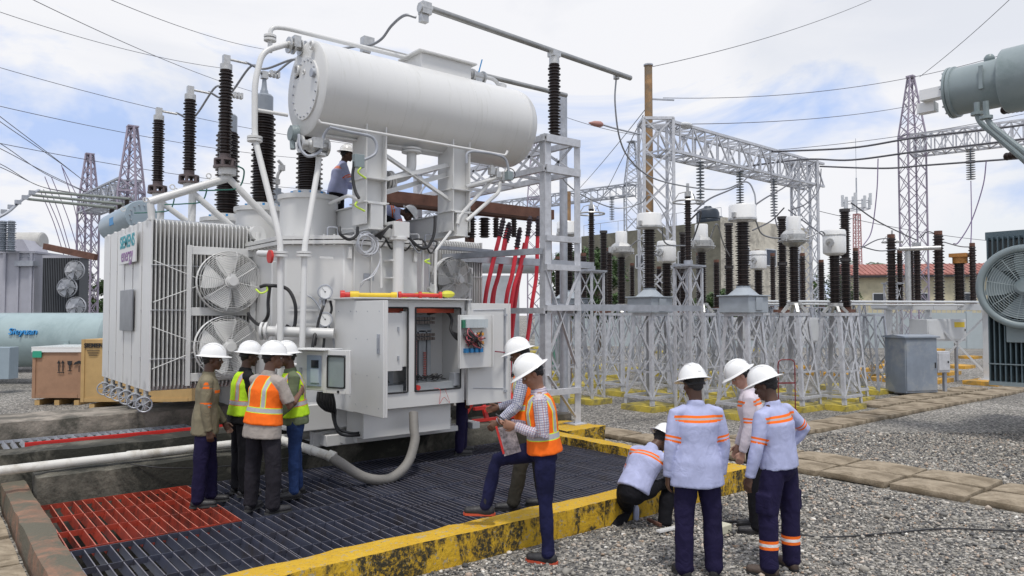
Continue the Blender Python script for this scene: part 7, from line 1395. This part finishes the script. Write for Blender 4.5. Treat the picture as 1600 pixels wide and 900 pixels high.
    if vest:
        b = MB(); loft(b, [Pv + Tn * (-.03) * s, Pv + Tn * .04 * s, Pv + Tn * .17 * s, Pv + Tn * .33 * s, Pv + Tn * .43 * s, Pv + Tn * .478 * s], [(.198 * s * w_, .158 * s * w_), (.188 * s * w_, .150 * s * w_), (.170 * s * w_, .137 * s * w_), (.178 * s * w_, .142 * s * w_), (.148 * s, .118 * s), (.098 * s, .082 * s)], Lt, 24, dome=False)
        garment(b, 'safety_vest', vest, .0105, .005, 7., sd_ + 9)
    # boots
    for i, sd in enumerate('LR'):
        an = J['an' + sd]; kn = J['kn' + sd]; sh_ = (kn - an).normalized(); fa = R(feet[i]); pit = 0
        if an.z > .085 * s + .06 and lift != 9: pass
        toe = Vector((math.cos(fa), math.sin(fa), 0)); 
        if sd in (str(lift) if isinstance(lift, str) else ''): toe = (toe * .45 + Vector((0, 0, -.9))).normalized()
        dn = toe.cross(Vector((-toe.y, toe.x, 0)).normalized()) ; dn = -dn if dn.dot(sh_) < 0 else dn; g0 = an - dn * .048 * s
        b = MB(); loft(b, [an + sh_ * .10 * s, an + sh_ * .02 * s, an - dn * .02 * s], circ([.052 * s, .050 * s, .046 * s]), toe); loft(b, [g0 - toe * .055 * s, g0 + toe * .02 * s, g0 + toe * .10 * s, g0 + toe * .175 * s], [(.038 * s, .052 * s), (.041 * s, .054 * s), (.046 * s, .044 * s), (.040 * s, .034 * s)], toe.cross(dn)); B_ = put(remesh(b, .009, 3), 'boot', boots)
        b = MB(); pl = []
        for x_, y_ in ((-.085, .018), (-.065, .033), (0, .034), (.07, .041), (.13, .045), (.18, .036), (.202, .012)): pl.append((x_ * s, y_ * s))
        pl = pl + [(x_, -y_) for x_, y_ in reversed(pl)]; sdv = dn.cross(toe); b.prism(pl, g0 - dn * .037 * s, toe, sdv, .022); b.build('boot_sole', sole, B_, local=True, smooth=0)
    if helmet:
        hu = (u + f * hatfwd).normalized(); hf = (f - hu * f.dot(hu)).normalized(); hl = hu.cross(hf); c = hc + hu * .058 * h; b = MB(); n_ = 36; v = []; fc_ = []
        prof = [(0, .128), (.25, .124), (.5, .110), (.72, .085), (.88, .052), (.97, .018), (1.0, -.004), (1.12, -.010), (1.28, -.018), (1.30, -.022), (1.27, -.024), (1.0, -.012), (.94, .02)]
        for r_, z in prof:
            for j in range(n_):
                a_ = 2 * math.pi * j / n_; ex = 1 + max(0, math.cos(a_)) * .10 * (r_ > 1.05); v.append(c + hf * math.cos(a_) * .142 * r_ * ex * h + hl * math.sin(a_) * .118 * r_ * h + hu * z * h)
        m_ = len(prof); fc_ = [(i * n_ + j, i * n_ + (j + 1) % n_, (i + 1) * n_ + (j + 1) % n_, (i + 1) * n_ + j) for i in range(m_ - 1) for j in range(n_)]; b.add(v, fc_)
        rd = [c + hf * math.cos(a_) * .136 * h + hu * math.sin(a_) * .128 * h for a_ in [x * .26 for x in range(1, 12)]]; loft(b, rd, [(.016, .006)] * len(rd), hl, 8)
        for q_ in (.042, -.042): rd = [c + hl * q_ + hf * math.cos(a_) * .122 * h + hu * math.sin(a_) * .121 * h for a_ in [x * .26 for x in range(2, 11)]]; loft(b, rd, [(.006, .005)] * len(rd), hl, 6)
        hat = b.build('hard_hat', M_plastic, root, local=True, smooth=50); b = MB()
        b.tube([hc + f * math.cos(a_) * .098 * h - f * .012 * h + l * math.sin(a_) * .086 * h + u * (.028 - .03 * (math.cos(a_) < -.2)) * h for a_ in [math.pi * (.45 + k * .1) for k in range(12)]], .011, 6); b.build('suspension_strap', M_blk, hat, local=True)
    J['root'] = root; J['hc'] = hc; return J
def gp(px, d, z): q = P(px, 600, d); return (q.x, q.y, z)
GZ = .155
# the group beside the small monitoring box
person('man in a khaki shirt and navy trousers facing right beside the radiators', gp(322, 8.15, GZ), 72, 1.73, lean=(.05, 0, 1), face=(1, 0, -.08), armR=((-.03, -.1, -1), (.15, .02, -1)), armL=((.1, .1, -1), (.5, 0, -.8)), legR=((-.08, -.05, -1), (-.06, 0, -1)), legL=((.10, .05, -1), (.04, 0, -1)), shirt=F_khaki, trous=T_navy, hem=-.16, sole=M_wsole, curlR=.7)
person('man in a lime vest and black trousers half hidden behind the orange vested man', gp(378, 8.6, GZ), 50, 1.74, lean=(.08, 0, 1), face=(1, -.1, -.12), shirt=F_black, vest=V_lime, trous=T_black, armR=((.1, -.15, -1), (.5, .1, -.7)), sole=M_wsole)
person('stocky man seen from behind in an orange vest over a short sleeved beige shirt', gp(412, 7.85, GZ), 28, 1.77, lean=(.10, -.04, 1), face=(.75, -.65, -.05), armR=((.28, -.28, -1), (.75, .25, .45)), armL=((.4, .1, -1), (.9, -.2, .3)), legL=((0, .12, -1), (-.03, .04, -1)), legR=((.02, -.14, -1), (-.03, -.02, -1)), shirt=F_beige, vest=V_orange, trous=T_dark, skin=SK2, short=True, bulk=1.14, hem=-.17, sole=M_wsole, feet=(12, -25))
person('man in glasses with an open lime vest and blue jeans, hand raised by his face', gp(462, 8.55, GZ), -118, 1.75, lean=(.12, 0, 1), face=(1, .25, -.05), armR=((.35, -.1, -.8), (.45, .25, .9)), armL=((.15, .12, -1), (.6, .1, -.5)), legL=((.08, .06, -1), (.0, .02, -1)), legR=((-.08, -.05, -1), (-.08, 0, -1)), shirt=F_olive, vest=V_lime, trous=T_jean, glasses=True, curlR=1.2, slim=True)
# men on the tank
person('man in a lilac shirt standing on top of the transformer tank beside the turret', tuple(P(527, 330, 11.75).xy) + (3.34,), 72, 1.62, bulk=1.32, lean=(.20, 0, 1), face=(1, 0, -.1), armR=((.35, -.12, -.9), (.9, 0, -.25)), armL=((.3, .1, -.9), (.9, 0, -.2)), shirt=F_lilac, trous=T_black, hem=-.06, vox=.009)
person('man bent double on the tank top behind the pipes, only his lilac back showing', tuple(P(580, 340, 12.1).xy) + (3.34,), 75, 1.60, lean=(.95, 0, .12), face=(.6, 0, -.7), neck=(.9, 0, -.2), armR=((.3, -.1, -.9), (.5, 0, -.9)), armL=((.3, .1, -.9), (.5, 0, -.9)), legL=((.9, .12, -.35), (-.5, 0, -.8)), legR=((.9, -.12, -.35), (-.5, 0, -.8)), shirt=F_lilac, trous=T_black, hem=-.1, vox=.01)
person('man hidden behind the cabinet door, only his navy trousered legs showing below it', (6.42, 9.12, GZ), 75, 1.72, shirt=F_plain, trous=T_navy, vox=.01, legL=((.10, .10, -1), (-.02, .04, -1)), legR=((-.10, -.08, -1), (-.06, -.02, -1)), sole=M_wsole, feet=(10, -10))
# two men with papers at the kerb
person('man in orange vest standing on the grating right behind the man with papers', gp(826, 8.0, GZ), -82, 1.82, lean=(.10, 0, 1), face=(1, 0, -.35), armL=((.2, .1, -1), (.7, 0, -.6)), armR=((.2, -.1, -1), (.8, .1, -.2)), legL=((.15, .05, -1), (.20, .0, -1)), legR=((-.2, -.05, -1), (-.15, 0, -1)), shirt=F_check2, vest=V_orange, trous=T_olive, skin=SK2, boots=M_boot)
J9 = person('man in orange vest and indigo jeans with one boot up on the yellow kerb', tuple(PZ(851, 874, 0).xy) + (0,), -88, 1.86, lean=(.10, 0, 1), face=(.85, .10, -.55), neck=(.28, 0, 1), armL=((-.10, .08, -1), (.92, -.22, .30), (.95, -.2, .15), (-.1, -1, 0)), armR=((.10, -.10, -1), (.90, .32, .25), (.95, .25, .1), (0, .4, 1)), legL=((-.02, .03, -1), (-.05, .0, -1)), legR=((.98, -.05, -.24), (.24, -.02, -1)), shirt=F_check, vest=V_orange, trous=T_djean, skin=SK3, sole=M_rsole, slim=True, curlL=.9, curlR=.7, feet=(-18, -4), hem=-.02, vox=.0065, wrk=.8)
# the three standing at the right and the crouching one
person('man with his back squarely to the camera, untucked lilac shirt, both arms hanging', gp(1088, 6.38, 0), -6, 1.78, lean=(.03, 0, 1), face=(1, .18, -.25), neck=(.15, .03, 1), armL=((-.06, .20, -1), (.12, .04, -1)), armR=((0, -.24, -1), (.18, .06, -1)), legL=((.0, .07, -1), (-.02, .0, -1)), legR=((.02, -.10, -1), (-.03, -.02, -1)), shirt=F_lilac, trous=T_navy, hem=-.18, bulk=1.14, sole=M_wsole, feet=(8, -28), vox=.0065)
person('man in a pinkish white shirt and black trousers looking down between his two colleagues', gp(1180, 7.7, 0), -75, 1.76, lean=(.16, 0, 1), face=(.85, .1, -.55), neck=(.35, 0, 1), armL=((.05, .1, -1), (.25, 0, -1)), armR=((.1, -.1, -1), (.3, 0, -1)), shirt=F_white, trous=T_black, skin=SK4, hem=-.02)
person('man with reflective bands on his navy trouser legs and one hand on his hip', gp(1216, 6.5, 0), -38, 1.77, lean=(.07, .07, 1), face=(.92, .25, -.45), neck=(.30, .05, 1), armL=((.05, .22, -1), (.22, .10, -1)), armR=((-.25, -.85, -.75), (.45, .55, -.75)), legL=((.05, .14, -1), (-.06, .05, -1)), legR=((-.03, -.12, -1), (-.03, .02, -1)), shirt=F_lilac, trous=T_navyb, boots=M_bootb, hem=-.05, cargo=True, feet=(25, -30), vox=.0065, bulk=1.14)
person('man crouching by the yellow kerb in a lilac shirt and black trousers', gp(988, 7.75, 0), 38, 1.74, bulk=1.12, lean=(.62, -.15, .80), face=(.7, -.3, -.7), neck=(.7, -.25, .5), armL=((.15, .45, -.9), (.85, -.3, -.45)), armR=((.55, -.25, -.85), (.75, -.3, -.5)), legL=((.55, .30, -.55), (-.75, .0, -.50)), legR=((.95, -.25, .10), (-.20, 0, -1)), shirt=F_lilac, trous=T_black, hem=-.01, pelvis=.42, lift='L', sole=M_wsole, helmet=True, hatfwd=-.1)
# things held or lying by the men
def w9(v): return J9['root'].matrix_basis @ Vector(v)
hL = J9['wL'].lerp(J9['wR'], .5) + Vector((.10, 0, .01)); q = w9(hL); fw9 = -Rv
b = MB(); b.box(q + Vector((0, 0, .045)), (.075, .15, .009), Matrix((Fv, (fw9 * .8 + Vector((0, 0, .55))).normalized(), Vector((0, 0, 1)))).transposed()); tag(b.build('mobile_phone', M_blk), 'black phone held in both hands by the man at the yellow kerb', 'phone')
b = MB(); up = (Vector((0, 0, -1)) - fw9 * -.0 + Rv * .28).normalized(); ux = (Rv * .9 + Vector((0, 0, .25))).normalized(); b.box(q + up * .15 - Fv * .03 + Rv * .02, (.16, .012, .26), Matrix((ux, Fv, up)).transposed()); o = tag(b.build('folded_papers', mat('printed_paper', (.30, .26, .27), .6, var=.8, vs=22)), 'printed papers hanging from the hand of the man at the kerb', 'papers')
b = MB(); b.box(q + up * .15 - Fv * .032 - Rv * .062, (.02, .016, .26), Matrix((ux, Fv, up)).transposed()); b.build('red_margin', M_redp, o)
q = PZ(1042, 828, .03); b = MB(); b.beam(q - Rv * .10 + Fv * -.05, q + Rv * .16 + Fv * .12, .06, .02); tag(b.build('white_bar', M_plastic), 'short white plastic strip on the gravel between the crouching and standing men', 'strip')
q = PZ(1026, 818, .03); b = MB(); b.beam(q + Fv * .16 - Rv * .06, q - Fv * .06 + Rv * .03, .03, .03); tag(b.build('rusty_rod', M_rust), 'short rusty iron rod on the gravel by the crouching man', 'rod')
q = PZ(1127, 826, .05); b = MB(); b.box(q, (.2, .12, .09)); o = tag(b.build('power_socket', mat('ivory_plastic', (.6, .58, .45), .5), bevel=.01), 'ivory extension socket on the gravel behind the standing man', 'socket'); b = MB(); b.tube(bez([q + Rv * .05, q + Rv * .1 + Vector((0, 0, -.03)) - Fv * .1, q - Rv * .02 - Fv * .2 + Vector((0, 0, -.03))]), .006, 5); b.build('lead', M_blk, o)
q = PZ(1135, 815, .03); b = MB(); b.cyl(q - Rv * .1, q + Rv * .12, .015, n=8); b.cyl(q + Rv * .12, q + Rv * .22, .025, n=8); tag(b.build('hand_tool', M_dark), 'small dark hand tool beside the ivory socket', 'tool')
q = PZ(994, 812, 0); b = MB(); b.lathe(q, (0, 0, 1), [(.03, 0), (.033, .02), (.033, .13), (.012, .17), (.012, .19)], 14); tag(b.build('water_bottle', mat('clear_bottle_plastic', (.5, .55, .75), .15)), 'small clear plastic bottle beside the crouching man boots', 'bottle')
q = P(1216, 600, 16.5); b = MB(); b.tube(rcorner([(q.x, q.y, .1), (q.x, q.y, 1.22), (q.x + .32, q.y - .22, 1.22), (q.x + .32, q.y - .22, .1)], .12), .013, 8); b.beam((q.x, q.y, .7), (q.x + .32, q.y - .22, .7), .03, .03); b.bb((q.x, q.y - .25, .08), (q.x + .35, q.y + .05, .12)); tag(b.build('hand_trolley', mat('dark_red_tube', (.2, .02, .025), .5)), 'dark red framed trolley behind the man with one hand on his hip', 'trolley')

bpy.data.scenes.remove(TMP)

rank_labels('background lattice stands', 'galvanised lattice stand, %s from the left among the small background stands')
rank_labels('background concrete pads', 'weathered painted pad, %s from the left among the background pads')
rank_labels('slim insulators in the background', 'slim brown ribbed insulator, %s from the left in the crowded background')
rank_labels('grey head to head wires', 'grey connecting wire between two instrument heads, %s from the left')
rank_labels('dark head to head wires', 'dark connecting wire between two insulator tops, %s from the left')
rank_labels('slabs of the walkway running toward the viewer', 'tan slab in the wide walkway crossing the right gravel, %s from the left')
rank_labels('slabs of the walkway past the grey cabinet', 'tan slab in the walkway past the grey cabinet, %s from the left')
rank_labels('slabs beside the reddish kerb', 'tan slab outside the reddish kerb at lower left, %s from the left')
rank_labels('slabs beyond the grey steel frame', 'dusty slab beyond the tall steel frame, %s from the left')
for o in bpy.data.objects:
    if 'label' in o and not 4 <= len(o['label'].split()) <= 16: print('LABEL LENGTH', o.name, o['label'])
